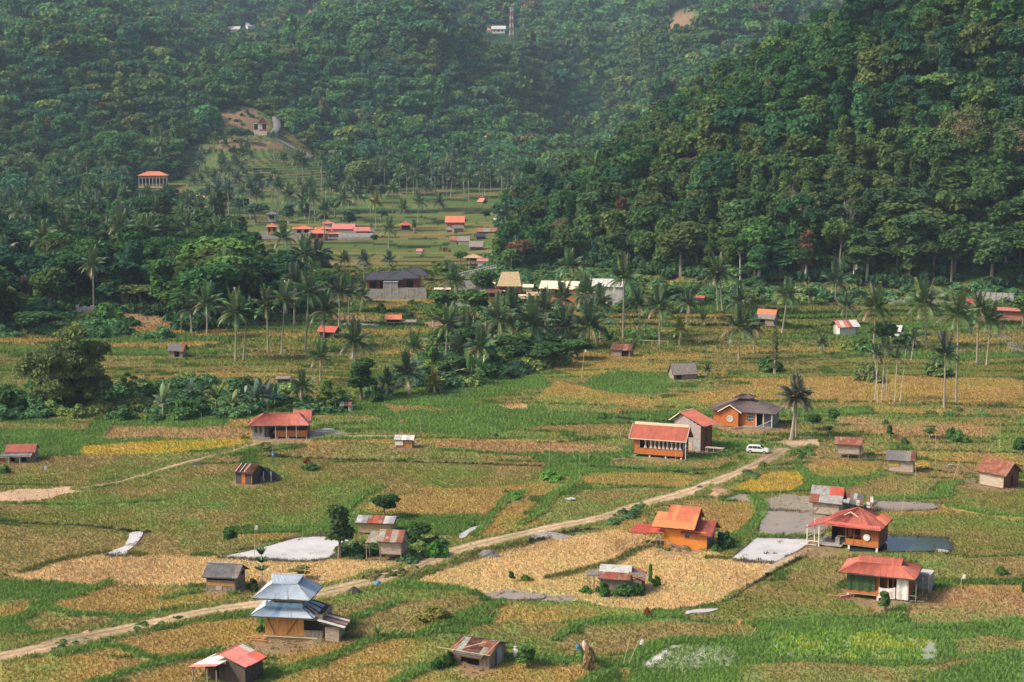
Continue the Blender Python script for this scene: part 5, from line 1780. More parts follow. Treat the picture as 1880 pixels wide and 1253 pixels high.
def hut(px, row, wpx, d, eave, ridge, theta, label, roofpick, wm, stilt=.3, ov=.45, name='field_hut', cat='hut', fop=(), sop=(), horiz=False, side=None, w=.85, cap=None, rows=1, group=None, kind='gable', postm=None, pw=.28, dmin=0, back=True, nr=5, endov=None, lopside=0, barge=None):
    h = H(px, row, wpx, d, eave, ridge, theta, name, label, cat, ov, group, dmin)
    t, W, D = h.t, h.w, h.d
    side = side or wm
    zt = h.ze + .15
    x0, x1 = -W / 2, W / 2
    eo = ov if endov is None else endov
    if stilt > .12:
        floor_slab(t, x0 - .05, x1 + .05, -.05, D + .05, stilt - .12, stilt, GWOOD)
        nn = max(2, round(W / 2.2) + 1)
        posts(t, [(x0 + .08 + (W - .16) * i / (nn - 1), y) for i in range(nn) for y in (.08, D - .08)], -.4, stilt - .12, .08, postm or GWOOD, 'stilt')
    wall(t, wm, (x0, 0), (x1, 0), stilt, zt, pw, horiz, fop)
    if kind == 'gable':
        pk = lambda s_: zt + (h.zr - h.ze) * (1 - abs(2 * s_ / D - 1)) - .22
        wall(t, side, (x1, 0), (x1, D), stilt, zt, pw, False, sop, ztop=pk)
        wall(t, side, (x0, D), (x0, 0), stilt, zt, pw, False, (), ztop=pk)
    else:
        wall(t, side, (x1, 0), (x1, D), stilt, zt, pw, horiz, sop)
        wall(t, side, (x0, D), (x0, 0), stilt, zt, pw, horiz, ())
    if back: wall(t, side, (x1, D), (x0, D), stilt, zt, pw, horiz, ())
    posts(t, [(x0 + .06, -.04), (x1 - .06, -.04)], stilt, zt, .06, postm or GWOOD)
    if kind == 'gable':
        fr = gable(t, x0 - eo, x1 + eo, -ov, D + ov, h.ze, h.zr, roofpick, w=w, rows=rows, cap=cap, nr=nr, barge=barge)
    elif kind == 'hip':
        fr = hip(t, x0 - eo, x1 + eo, -ov, D + ov, h.ze, h.zr, x0 + D * .45, x1 - D * .45, roofpick, w=w, rows=rows, cap=cap, nr=nr)
    elif kind == 'pyramid':
        fr = hip(t, x0 - eo, x1 + eo, -ov, D + ov, h.ze, h.zr, -.1, .1, roofpick, w=w, rows=rows, cap=cap, nr=nr)
    h.x0, h.x1, h.zt = x0, x1, zt
    h.fr = fr
    return h


# --- shed with a pink roof, cut by the lower edge of the picture
h = H(407, 1252, 10, 4, 1225, 1204, 38, 'field_shed', 'shed with a faded pink tin roof over a lower silver lean-to roof', 'shed')
t = h.t
zr = 3.25
fr = roof_frame(t, [((0, 0, zr - .1), (0, 4.0, zr - .1)), ((3.5, 0, zr - 1.05), (3.5, 4, zr - 1.05)), ((0, 0.1, zr - .1), (3.5, 0.1, zr - 1.05)), ((0, 3.9, zr - .1), (3.5, 3.9, zr - 1.05))])
slope(fr, lambda i, j, n: TIN if (i >= n - 1 and j) else (REDB if (i >= n - 2 and not j) else REDP), (3.5, -.1, zr - .95), (3.5, 4.1, zr - .95), (0, 4.1, zr), (0, -.1, zr), w=.9, rows=2)
slope(fr, RWOOD, (-1.3, 4.1, zr - .45), (-1.3, -.1, zr - .45), (0, -.1, zr), (0, 4.1, zr), w=1.0)
slope(fr, lambda i, j, n: REDP if i >= n - 1 and rnd.random() < .5 else TINL, (-3.4, 3.4, 1.75), (-3.4, -1.6, 1.75), (.5, -1.6, 2.45), (.5, 3.4, 2.45), w=.85)
wall(t, DWOOD, (.3, .5), (3.0, .5), 0, 2.35, horiz=True, pw=.3)
wall(t, DWOOD, (3.0, .5), (3.0, 3.8), 0, 2.25, horiz=True, pw=.3)
wall(t, GWOOD, (-2.8, 3.0), (-2.8, .6), 0, 1.75)
wall(t, DWOOD, (-2.8, .6), (.3, .6), 0, 1.9, op=[(.45, .62, 0, .85, 'dark')])
posts(t, [(-3.1, -1.3), (-1.0, -1.3), (.3, -1.3)], 0, 1.8, .06)

# --- grey roofed hut
h = hut(406, 1088, 52, 4.0, 1061, 1035, 20, 'hut with a dark grey tin roof and open upper walls on the straw field', pick_of(TIND, TIND, THATG, seed=2), GWOOD, .3, horiz=True, cap=TIN,
        fop=[(.02, .98, .62, .98, 'dark')], sop=[(.55, .9, .72, .95, 'dark')])
k = MB(); obox(k, (h.x0, -.03), (h.x1, -.03), 0.05, h.w - .05, .03, .07, h.ze * .42, h.ze * .62); k.build('parapet', YWOOD, h.t)
k = MB(); obox(k, (h.x0, -.03), (h.x1, -.03), h.w * .34, h.w * .54, .04, .08, .3, h.ze * .42); k.build('panel', TWOOD, h.t)

# --- two tiered blue roofed house
h = H(523, 1173, 70, 4.6, 1135, 1110, 16, 'two_storey_house', 'two tiered house with blue grey tin roofs and a honey board ground floor', 'house')
t = h.t
hw = h.w / 2
Z1 = h.z(1134, -.7); ZS = h.z(1113, .9); ZU = h.z(1098, 0); 
XR = hw + 2.4
floor_slab(t, -hw, XR, 0, 4.6, .3, .42)
posts(t, [(-hw + .1, .1), (0, .1), (hw, .1), (-hw + .1, 4.4), (hw, 4.4)], -.3, .3, .1, GWOOD, 'stilt')
wall(t, YWOOD, (-hw, 0), (hw, 0), .42, Z1 + .3, .42)
wall(t, GWOOD, (hw, 0), (XR, 0), .05, Z1 + .3, .35, op=[(.02, .98, .36, .74, 'dark')])
wall(t, GWOOD, (XR, 0), (XR, 4.6), .05, Z1 + .2, .35)
wall(t, YWOOD, (-hw, 4.6), (-hw, 0), .42, Z1 + .3, .4)
wall(t, GWOOD, (XR, 4.6), (-hw, 4.6), .42, Z1 + .2, .4)
k = MB(); k.beam((-hw + .15, -.09, Z1), (-hw + 1.25, -.09, .6), .07); k.beam((0.2, -.09, .6), (hw - .6, -.09, Z1 - .2), .07); k.build('brace', DWOOD, t)
k = MB(); k.beam((-hw - .1, -.45, .42), (XR - .6, -.35, .32), .16, .1); k.build('bench', BAMP, t)
# lower skirt roof
xs0, xs1, ys0, ys1 = -hw - 1.75, hw + 1.55, -1.0, 5.3
ui = 1.75
A_, B_, C_, D_ = (xs0, ys0, Z1), (xs1, ys0, Z1), (xs1, ys1, Z1), (xs0, ys1, Z1)
E_, F_, G_, I_ = (xs0 + ui, ys0 + 1.3, ZS), (xs1 - ui, ys0 + 1.3, ZS), (xs1 - ui, ys1 - 1.3, ZS), (xs0 + ui, ys1 - 1.3, ZS)
fr = roof_frame(t, [(A_, B_), (B_, C_), (A_, E_), (B_, F_), (C_, G_)])
slope(fr, pick_of(BLUT, BLUT, BLUD, seed=4), A_, B_, F_, E_, .9)
slope(fr, lambda i, j, n: [BLUD, BLUT, RUSTD, TINL, RUSTD, TINL, BLUT, RUSTD][i % 8], B_, C_, G_, F_, .55)
slope(fr, BLUT, C_, D_, I_, G_, .9); slope(fr, BLUT, D_, A_, E_, I_, .9)
k = MB().box(E_[0], F_[0], E_[1] - .05, E_[1] + .02, ZS - .05, ZS + .55); k.build('tarp_band', BLUC, t)
k = MB().box(F_[0] - .02, F_[0] + .05, F_[1], G_[1], ZS - .05, ZS + .5); k.build('tarp_band', BLUD, t)
# upper storey
ux0, ux1, uy0, uy1 = E_[0] + .1, F_[0] - .1, E_[1] + .15, G_[1]
posts(t, [(ux0 + .05, uy0), (ux1 - .05, uy0), (ux0 + .05, uy1), (ux1 - .05, uy1), ((ux0 + ux1) / 2, uy0)], ZS, ZU + .5, .06)
wall(t, TWOOD, (ux0 + (ux1 - ux0) * .50, uy0 + .3), (ux1 - .1, uy0 + .3), ZS, ZU + .4, .35, op=[(.30, .62, .25, .95, 'open')])
k = MB(); obox(k, (ux0 + (ux1 - ux0) * .5, uy0 + .3), (ux1, uy0 + .3), (ux1 - ux0) * .5 * .30, (ux1 - ux0) * .5 * .60, -.03, .03, ZS + .35, ZU + .3); k.build('shutter', TURQ, t)
wall(t, DWOOD, (ux0, uy1 - .3), (ux0 + (ux1 - ux0) * .5, uy1 - .3), ZS, ZU + .4, .4)
k = MB(); k.beam((ux0, uy0, ZS + .6), ((ux0 + ux1) / 2, uy0, ZS + .6), .06); k.beam((ux0, uy0, ZU + .4), (ux0 + 1.2, uy0, ZS + .7), .06); k.beam((ux0 + .6, uy0, ZU + .4), (ux0 + 1.9, uy0, ZS + .5), .06); k.build('railing', RWOOD, t)
zru = h.z(1056, 2.3)
zmid = h.z(1074, .8)
ue0, ue1 = ux0 - 1.35, ux1 + 1.35
hipgable(t, ue0, ue1, uy0 - 1.3, uy1 + 1.3, ZU, zmid, 2.0, 1.5, zru, BLUT, .9, cap=TINL, gm=DWOOD, gx=.45)
# annexe at the right
wall(t, TWOOD, (XR + .05, -.3), (XR + 2.1, -.3), 0, 1.85, .3, op=[(.0, .12, 0, 1, 'dark')])
wall(t, GWOOD, (XR + 2.1, -.3), (XR + 2.1, 2.6), 0, 1.85, .3)
fr = roof_frame(t, [((XR - .3, -.7, 2.45), (XR + 2.9, -.7, 1.85))])
slope(fr, lambda i, j, n: [TINL, RUSTD, THATG, RUSTD][i % 4], (XR + 2.9, -.8, 1.95), (XR + 2.9, 3.0, 1.95), (XR - .5, 3.0, 2.75), (XR - .5, -.8, 2.75), .6)

# --- twin tin roofed huts at the pond
h = hut(689, 982, 60, 3.6, 961, 947, 12, 'tin roofed hut of tan matting with one red roof patch, behind the stilt hut', lambda i, j, n: [TINL, TIN, RUSTY2, REDB, RUSTY2, TINL, TIN, TINL][i % 8] if True else None, BAMB, .35, pw=.8)
h = hut(717, 1031, 40, 3.2, 996, 973, 14, 'stilt hut of grey matting with a rust streaked greenish tin roof beside the pond', lambda i, j, n: [TING, RUSTY2, TING, RUSTY2, TING, TINL][i % 6], TWOOD, 1.15, pw=.7, endov=.25)
fr = roof_frame(h.t, [((h.x0 - 2.0, -.3, h.ze - .35), (h.x0 - 2.0, 3, h.ze + .2))])
slope(fr, TING, (h.x0 - 2.0, -.4, h.ze - .25), (h.x0 - .2, -.4, h.ze - .15), (h.x0 - .2, 1.8, h.ze + 1.0), (h.x0 - 1.6, 1.8, h.ze + .9), .9)
posts(h.t, [(h.x0 - 1.9, -.2), (h.x0 - 1.9, 1.6)], 0, h.ze - .3)
k = MB()
for i in range(6): k.beam((h.x1 + .4 + i * .22, .2 + .2 * i, 0), (h.x1 + .15, .3 + .3 * i, h.ze - .1), .07)
k.build('leaning_poles', GWOOD, h.t)

# --- patched hut at the bottom with leaning bamboo
h = hut(866, 1223, 64, 4.4, 1198, 1173, 27, 'tumbledown hut with a patched rusty roof held down by bamboo poles', lambda i, j, n: [RUST, TINL, RUST, RUSTD, RUSTD, TING, RUST][i % 7] if j == 0 else [RUSTD, TINL, RUSTD, RUSTD, RUST, RUST, RUST][i % 7], GWOOD, .05, rows=2, w=.75,
        fop=[(.18, .72, .05, .62, 'dark')], pw=.22, ov=.35)
k = MB()
W2 = h.w / 2
for a, b in (((-W2 - .5, -.9, .1 + h.ze - .5), (-W2 + .5, 1.9, h.zr + .2)), ((-W2 + .2, -.5, h.ze + .1), (-W2 + 1.1, 2.0, h.zr + .1)), ((W2 - .1, -.6, h.ze + .1), (W2 + .3, 2.1, h.zr + .15)), ((-W2 - 2.0, -.6, h.ze + .05), (W2 + .5, -.8, h.ze + .1)), ((-W2, -.7, h.ze - .1), (W2 - .8, .8, h.ze + 1.1))):
    k.tube([a, b], .045, 5)
k.build('bamboo_rod', BAMP, h.t)
k = MB().box(-W2 + .8, W2 - .9, -.5, -.1, h.ze * .62, h.ze * .78); k.build('shelf_board', YWOOD, h.t)
fr = roof_frame(h.t, [((-W2 + .4, -.9, h.ze - .2), (W2 - .5, -.9, h.ze - .2))])
slope(fr, TIND, (-W2 + .4, -1.0, h.ze - .3), (W2 - .5, -1.0, h.ze - .3), (W2 - .5, -.1, h.ze + .05), (-W2 + .4, -.1, h.ze + .05), 1.2)
k = MB().add([(W2 + .12, 1.6, h.ze + .5), (W2 + .12, 2.6, h.ze + .3), (W2 + .3, 3.4, .1), (W2 + .3, 1.5, .1), (W2 + .16, 1.6, h.ze + .5), (W2 + .16, 2.6, h.ze + .3), (W2 + .34, 3.4, .1), (W2 + .34, 1.5, .1)], [(0, 1, 2, 3), (7, 6, 5, 4), (0, 4, 5, 1), (1, 5, 6, 2), (2, 6, 7, 3), (3, 7, 4, 0)])
k.build('plastic_sheet', CONC, h.t)

# --- rusty patched hut in the straw field
h = hut(1128, 1087, 54, 3.4, 1064, 1038, 8, 'weathered hut with a half rusted roof wrapped in creepers on the straw field', lambda i, j, n: ([RUSTY2, RUST, DKRED, RUSTY2, RUST, RUSTY2][i % 6] if j == 0 else TINL), GWOOD, .3, rows=2, w=.8, endov=.2)
fr = roof_frame(h.t, [((h.x1, 0, h.ze + .4), (h.x1 + 1.9, 0, h.ze - .1))])
slope(fr, pick_of(RUST, THATG, RUSTY2, seed=8), (h.x1 + 2.1, -.3, h.ze - .05), (h.x1 + 2.1, 3.4, h.ze + .1), (h.x1 - .1, 3.4, h.ze + .95), (h.x1 - .1, -.3, h.ze + .8), .9)
wall(h.t, GWOOD, (h.x1 + .05, .2), (h.x1 + 1.7, .2), .1, h.ze, .3)
wall(h.t, DWOOD, (h.x1 + 1.7, .2), (h.x1 + 1.7, 3.2), .1, h.ze, .3)
fr = roof_frame(h.t, [((h.x0 - 1.7, 0, h.ze + .2), (h.x0, 0, h.ze + .3))])
slope(fr, THATG, (h.x0 - 1.9, -.2, h.ze + .15), (h.x0 - .1, -.2, h.ze + .2), (h.x0 - .1, 2.0, h.ze + .5), (h.x0 - 1.9, 2.0, h.ze + .45), .9)
posts(h.t, [(h.x0 - 1.7, 0), (h.x0 - .8, 0), (h.x0 - 1.7, 1.8)], -.2, h.ze + .1)

# --- orange painted house
h = H(1258, 1007, 78, 5.0, 981, 953, 14, 'orange_house', 'orange painted wooden house with stepped red and orange tin roofs', 'house')
t = h.t; hw = h.w / 2
wall(t, OPAINT, (-hw, 0), (hw, 0), 0, 2.75, .4, op=[(.49, .60, .62, .83, 'window')], horiz=True)
wall(t, GWOOD, (hw, 0), (hw, 4.8), 0, 2.1, .3, ztop=lambda s_: 2.2 + 1.35 * (1 - abs(2 * s_ / 4.8 - 1)))
wall(t, DWOOD, (-hw, 4.8), (-hw, 0), 0, 2.7, .4); wall(t, GWOOD, (hw, 4.8), (-hw, 4.8), 0, 2.1, .4)
ze, zr = h.z(981, -.5), h.z(953, 2.4)
gable(t, -.6, hw + .9, -.5, 5.3, ze, zr, DKRED, w=.85, backpick=DKRED)
zA, zB = h.z(972, -.9), h.z(930, 2.6)
xa, xb = -hw - 1.7, hw - 2.05
fr = roof_frame(t, [((xa, -.9, zA - .1), (xb, -.9, zA - .1)), ((xa + .8, 2.6, zB - .1), (xb + .2, 2.6, zB - .1)), ((xb, -.9, zA - .1), (xb, 2.6, zB - .1))])
P0, P1_, P2, P3 = Vector((xa, -.95, zA)), Vector((xb + .4, -.95, zA)), Vector((xb + .55, 2.7, zB)), Vector((xa + .5, 2.7, zB))
def _pk(i, j, n):
    if j == 2: return None if i < 2 else (ORNG if i != 3 else ORNL)
    return ORNL if (j == 0 or i in (0, 1, 3, n - 1)) else ORNG
slope(fr, _pk, P0, P1_, P2, P3, .8, rows=3)
slope(fr, REDB, (xb + .5, 5.2, zA + .5), (xa + 1.6, 5.2, zA + .5), (xa + 1.6, 2.7, zB), (xb + .5, 2.7, zB), 1.0)
wall(t, DWOOD, (xb + .1, -.1), (xb + .1, 4.9), 2.0, zA, .4, ztop=lambda s_: zA + (zB - zA) * (1 - abs(2 * s_ / 5.2 - 1)) - .2)
zC = h.z(986, -.9)
fr = roof_frame(t, [((-hw - 5.2, -.9, zC - .1), (-hw, -.9, zC + .1)), ((-hw - 4.8, 1.1, zC + .7), (-hw, 1.1, zC + .75))])
slope(fr, REDB, (-hw - 5.3, -1.0, zC - .02), (-hw - 1.9, -1.0, zC - .06), (-hw - 1.7, 1.2, zC + .82), (-hw - 4.7, 1.2, zC + .85), .85)
slope(fr, REDB, (-hw - 1.9, -.6, zC + .12), (-hw + .05, -.6, zC + .2), (-hw + .05, 1.0, zC + .85), (-hw - 1.9, 1.0, zC + .82), .85)
posts(t, [(-hw - 4.7, -.8), (-hw - 2.7, -.8), (-hw - .9, -.8), (-hw - .3, -.8)], -.2, zC, .04, GWOOD)
k = MB(); k.tube([(-hw - 2.6, -1.2, 0), (-hw - .8, -.9, zC - .2)], .05, 5); k.tube([(hw - 2.7, -.1, 2.0), (hw - .05, -.25, .05)], .04, 5); k.build('pole_brace', BAMP, t)
k = MB().box(hw + .9, hw + 1.7, 3.0, 3.8, 1.5, 2.0); k.build('water_tank', mat('blue_plastic', (0.06, 0.12, 0.30), .5, .1), t)
k = MB()
for i in range(9):
    u = i / 8; k.beam((-hw + .5 + u * 2.9, -.5 - .2 * math.sin(u * 3), .9 - 1.3 * u + .7 * u * u), (-hw + .5 + (u + .12) * 2.9, -.5, .9 - 1.3 * (u + .12) + .7 * (u + .12) ** 2), .05, .28)
k.build('gutter_scrap', TIN, t)

# --- red hip roofed house on the pond
h = H(1556, 1008, 110, 5.6, 967, 930, 14, 'pond_house', 'red hip roofed stilt house with a satellite dish and open veranda on the pond edge', 'house')
t = h.t; hw = h.w / 2
ze, zr = h.z(967, -.9), h.z(930, 2.8)
fl = .75
xl = -hw * .05
floor_slab(t, xl - .6, hw, 0, 5.6, fl - .15, fl)
floor_slab(t, -hw, xl - .6, -.4, 4.5, .25, .42, CONC, 'terrace')
posts(t, [(xl + .4, .15), (hw - .25, .15), (xl + .4, 5.2), (hw - .25, 5.2), (hw * .5, 5.2)], -.4, fl - .15, .14, POSTW, 'stilt')
wall(t, OWOOD, (xl - .1, 0), (hw, 0), fl, fl + .85, .3, horiz=True)
wall(t, OWOOD2, (hw * .45, 0), (hw, 0), fl + .85, ze + .2, .3)
wall(t, OWOOD2, (xl - .1, 1.5), (hw * .45, 1.5), fl + .85, ze + .2, .3, op=[(.3, .7, .1, .8, 'dark')])
wall(t, RWOOD, (hw, 0), (hw, 5.6), fl, ze + .2, .45)
wall(t, RWOOD, (hw, 5.6), (-hw + 1.6, 5.6), .4, ze + .2, .45)
wall(t, DWOOD, (-hw + 1.6, 5.6), (-hw + 1.6, 2.2), .4, ze + .2, .45)
posts(t, [(xl - .1, 0), (hw * .2, 0), (hw * .45, 0)], fl, ze, .06, OWOOD2)
fr = hip(t, -hw + .9, hw + .55, -.9, 6.2, ze, zr, .7, 1.0, pick_of(DKRED, DKRED, RED, seed=5), w=.9, cap=RED)
sh = fr
slope(fr, REDB, (-hw + .9, -1.0, ze - .18), (hw + .5, -1.0, ze - .18), (hw + .35, -.5, ze + .38), (-hw + 1.2, -.5, ze + .38), 1.6)
slope(fr, ORNG, (hw + .62, 1.6, ze + .1), (hw + .62, 6.3, ze + .1), (hw - .8, 5.4, ze + .95), (hw - 1.1, 2.4, ze + .95), 1.2)
k = MB(); k.beam((-.9, .9, ze + 1.15), (.1, 1.0, ze + 1.75), .2, .1); k.beam((1.2, .9, ze + 1.1), (.1, 1.0, ze + 1.75), .2, .1); k.build('gablet_trim', CREAM, fr)
fr2 = roof_frame(t, [((-hw - 1.5, -.8, ze - .9), (-hw + .9, -.8, ze - .05))])
slope(fr2, DKRED, (-hw - 1.6, 4.5, ze - .9), (-hw - 1.6, -.9, ze - .9), (-hw + 1.3, -.9, ze + .15), (-hw + 1.3, 4.5, ze + .15), .9)
posts(t, [(-hw - 1.4, -.7), (-hw + .4, -.7), (-hw - .9, 1.6), (-hw - 1.4, 3.5)], 0, ze - .55, .07, POSTW)
k = MB(); k.beam((-hw - 1.4, -.6, .75), (-hw + .4, -.6, .75), .08); k.beam((-hw - 1.4, -.6, 1.4), (-hw - .9, 1.6, 1.4), .08); k.beam((-hw - 2.4, -.7, .2), (-hw, -.7, .2), .08); k.build('railing', POSTW, t)
k = MB().box(-hw * .42, -hw * .28, .2, .8, .42, 1.5); k.build('stove', STONE, t)
k = MB()
_n = 14
k.add([(hw * .62, -.28, fl + 1.35)] + [(hw * .62 + .52 * math.cos(6.2832 * i / _n), -.16 - .05, fl + 1.35 + .52 * math.sin(6.2832 * i / _n)) for i in range(_n)], [(0, 1 + (i + 1) % _n, 1 + i) for i in range(_n)])
k.add([(hw * .62, -.18, fl + 1.35)] + [(hw * .62 + .5 * math.cos(6.2832 * i / _n), -.12, fl + 1.35 + .5 * math.sin(6.2832 * i / _n)) for i in range(_n)], [(0, 1 + i, 1 + (i + 1) % _n) for i in range(_n)])
k.beam((hw * .62, -.2, fl + 1.35), (hw * .62, .0, fl + 1.35), .08)
k.build('satellite_dish', POSTW, t)

# --- red hip roofed house with the lettered cloth
h = H(1611, 1103, 112, 5.0, 1058, 1023, 8, 'stilt_house', 'red hip roofed house with green netting and a lettered white cloth on its rail', 'house')
t = h.t; hw = h.w / 2
ze, zr = h.z(1058, -.8), h.z(1023, 2.5)
fl = .75
floor_slab(t, -hw, hw, 0, 5, fl - .15, fl, TWOOD)
posts(t, [(-hw + .15, .15), (-hw * .8, .9), (0, .15), (hw * .75, .15), (-hw + .15, 4.8), (0, 4.8), (hw - .15, 4.8)], -.4, fl - .15, .13, POSTW, 'stilt')
wall(t, OWOOD, (-hw, 0), (.15, 0), fl, fl + .62, .3, horiz=True)
wall(t, OWOOD2, (-hw, .12), (.15, .12), fl + .62, ze + .1, .3)
wall(t, OWOOD2, (.15, 1.3), (hw, 1.3), fl, ze + .1, .3, op=[(.25, .42, .25, .95, 'dark'), (.5, .75, .25, .95, 'dark')])
wall(t, OWOOD2, (hw, 0), (hw, 5), fl, ze + .1, .35); wall(t, DWOOD, (-hw, 5), (-hw, 0), fl, ze + .1, .35); wall(t, DWOOD, (hw, 5), (-hw, 5), fl, ze + .1, .4)
posts(t, [(.15, 0), (hw * .32, 0), (hw - .08, 0)], fl, ze, .06, OWOOD)
k = MB()
for i in range(10):
    u0, u1 = i / 10, (i + 1) / 10
    f_ = lambda u: -.12 - .07 * math.sin(u * 19)
    X0, X1 = -hw + .05 + u0 * (hw - .45), -hw + .05 + u1 * (hw - .45)
    k.add([(X0, f_(u0), fl + .45), (X1, f_(u1), fl + .45), (X1, f_(u1), ze - .05), (X0, f_(u0), ze - .05), (X0, f_(u0) + .02, fl + .45), (X1, f_(u1) + .02, fl + .45), (X1, f_(u1) + .02, ze - .05), (X0, f_(u0) + .02, ze - .05)], [(0, 1, 2, 3), (7, 6, 5, 4), (0, 4, 5, 1), (3, 2, 6, 7)])
k.build('net_screen', NETG, t)
hipgable(t, -hw - 1.0, hw + .9, -.85, 5.9, ze, ze + (zr - ze) * .62, 2.2, 2.05, zr, RED, .9, cap=RED, gm=RWOOD, gx=.1)
k = MB()
for i in range(8):
    u0, u1 = i / 8, (i + 1) / 8
    X0, X1 = .15 + u0 * 2.15, .15 + u1 * 2.15
    s0, s1 = -.15 - .04 * math.sin(u0 * 11), -.15 - .04 * math.sin(u1 * 11)
    t0, t1 = fl + 1.15 - .18 * math.sin(u0 * 3.14) + .2 * u0, fl + 1.15 - .18 * math.sin(u1 * 3.14) + .2 * u1
    k.add([(X0, s0, fl - .3), (X1, s1, fl - .3), (X1, s1, t1), (X0, s0, t0), (X0, s0 + .02, fl - .3), (X1, s1 + .02, fl - .3), (X1, s1 + .02, t1), (X0, s0 + .02, t0)], [(0, 1, 2, 3), (7, 6, 5, 4), (0, 4, 5, 1), (3, 2, 6, 7)])
ban = k.build('banner', CLOTH, t)
fc = bpy.data.curves.new('lettering', 'FONT'); fc.body = 'UNS'; fc.size = .92; fc.extrude = .004; fc.space_character = 1.15
_fo = bpy.data.objects.new('lettering_curve', fc); COL.objects.link(_fo); bpy.context.view_layer.update(); _fm = bpy.data.meshes.new_from_object(_fo.evaluated_get(bpy.context.evaluated_depsgraph_get())); bpy.data.objects.remove(_fo); fo = bpy.data.objects.new('lettering', _fm); COL.objects.link(fo); fo.parent = ban; fo.location = (.32, -.215, fl - .0); fo.rotation_euler = (math.pi / 2, R(-3), 0); fo.scale = (.85, 1, 1)
_fm.materials.clear(); _fm.materials.append(mat('red_print', (0.62, 0.22, 0.20), .9, .1))
k = MB()
for i in range(6):
    u0, u1 = i / 6, (i + 1) / 6
    X0, X1 = 2.45 + u0 * 1.55, 2.45 + u1 * 1.55
    s0, s1 = -.14 - .06 * math.sin(u0 * 9), -.14 - .06 * math.sin(u1 * 9)
    k.add([(X0, s0, fl - .25), (X1, s1, fl - .25), (X1, s1, ze - .45 + .1 * math.sin(u1 * 3)), (X0, s0, ze - .45 + .1 * math.sin(u0 * 3)), (X0, s0 + .02, fl - .25), (X1, s1 + .02, fl - .25), (X1, s1 + .02, ze - .45), (X0, s0 + .02, ze - .45)], [(0, 1, 2, 3), (7, 6, 5, 4), (0, 4, 5, 1), (3, 2, 6, 7)])
k.build('hanging_cloth', WHITE, t)
posts(t, [(hw + .9, -.3), (hw + 1.5, 1.8)], 0, ze - .5, .05)
k = MB(); k.beam((hw + .1, -.2, .5), (hw + 2.0, -.2, .6), .08); k.beam((hw + .1, -.2, 1.2), (hw + 1.0, -.2, 1.2), .08); k.beam((hw + .1, 1.8, .4), (hw + 2.2, 1.8, .4), .3, .08); k.build('side_deck', GWOOD, t)
p = at(1694, 1088)
ah = empty('washroom', p, face_cam(p, 10), 'small square concrete washroom beside the red hip roofed stilt house', 'outbuilding')
for (a, b) in (((-1.05, 0), (1.05, 0)), ((1.05, 0), (1.05, 2)), ((1.05, 2), (-1.05, 2)), ((-1.05, 2), (-1.05, 0))): wall(ah, CONC, a, b, 0, 2.6, .4, horiz=True)
MB().box(-1.1, 1.1, -.05, 2.1, 2.6, 2.68).build('roof', TINL, ah)
MB().box(.72, .8, -.1, -.04, .1, 2.4).build('pipe', POSTW, ah)

# --- grey and red shed with a collapsed wing
h = hut(1516, 948, 48, 3.4, 924, 893, 10, 'shed with a grey tin roof that has one bright red panel', lambda i, j, n: (REDB if (j == 1 and i >= n * .5 and i < n - 0) else (TIN if j or i > 1 else RUSTY2)), TWOOD, .4, rows=2, w=.8, endov=.5, horiz=True, pw=.5)
k = MB(); k.beam((h.x0 + .2, -.1, .5), (h.x0 + 1.5, -.1, h.ze), .08); k.beam((h.x0 + 2.9, -.1, .5), (h.x0 + 1.9, -.1, h.ze), .08); k.build('brace', TWOOD, h.t)
p = at(1572, 940)
rb = empty('ruined_lean_to', p, face_cam(p, 12), 'half collapsed lean-to of grey boards and loose rusty sheets', 'ruin')
fr = roof_frame(rb, [((-2.8, 0, 1.6), (2.6, 0, 1.2))])
slope(fr, pick_of(RUSTY2, TIND, THATG, RUST, TINL, None, seed=3), (-2.9, -.6, 1.5), (2.9, -.4, .9), (2.2, 2.4, 2.2), (-2.9, 2.4, 2.7), .6, rows=2)
wall(rb, GWOOD, (-2.8, 0), (-.6, 0), 0, 1.4, .3); wall(rb, DWOOD, (-.4, .3), (2.4, .3), 0, 1.1, .3, op=[(.3, .6, 0, .8, 'dark')]); wall(rb, GWOOD, (2.4, .3), (2.4, 2.2), 0, 1.5, .3)
posts(rb, [(-2.8, 0), (-.5, 0), (1.2, 0), (2.5, 0)], 0, 1.6)

h = hut(1820, 894, 43, 4.6, 870, 843, 32, 'hut with a blotched rusty roof, bleached front boards and red brown side', pick_of(RUST, RUSTY2, RUST, seed=9), TWOOD, .12, w=.85, side=RWOOD, horiz=True, pw=.35, endov=.6, fop=[(.0, .6, .86, 1, 'dark')], sop=[(.45, .62, 0, .75, 'dark')])
h = hut(1653, 867, 46, 2.8, 846, 828, 4, 'squat hut with a dark patchwork tin roof and yellow stained boards', lambda i, j, n: TIND if i < n * .6 else (THATG if i < n * .75 else RUSTD), TWOOD, .1, endov=.35, horiz=True, pw=.4)
k = MB(); obox(k, (h.x0, -.05), (h.x1, -.05), .1, h.w * .45, .03, .06, h.ze * .45, h.ze * .95); k.build('yellow_panel', mat('yellow_paint', (0.42, 0.29, 0.07), .8, .2), h.t)
h = hut(1557, 842, 41, 2.6, 817, 803, 3, 'small stilt hut of bleached boards under a red streaked rusty roof', lambda i, j, n: [RUST, RUSTY2, RUST, RUSTY2, RUSTY2, RUST, RUST][i % 7], TWOOD, .95, w=.7, endov=.45, horiz=True, pw=.3)
k = MB()
for i in range(5): k.beam((h.x1 + .3 + .25 * i, .2, 0), (h.x1 + .1, .4 + .4 * i, h.ze + .1), .06)
k.build('leaning_poles', GWOOD, h.t)

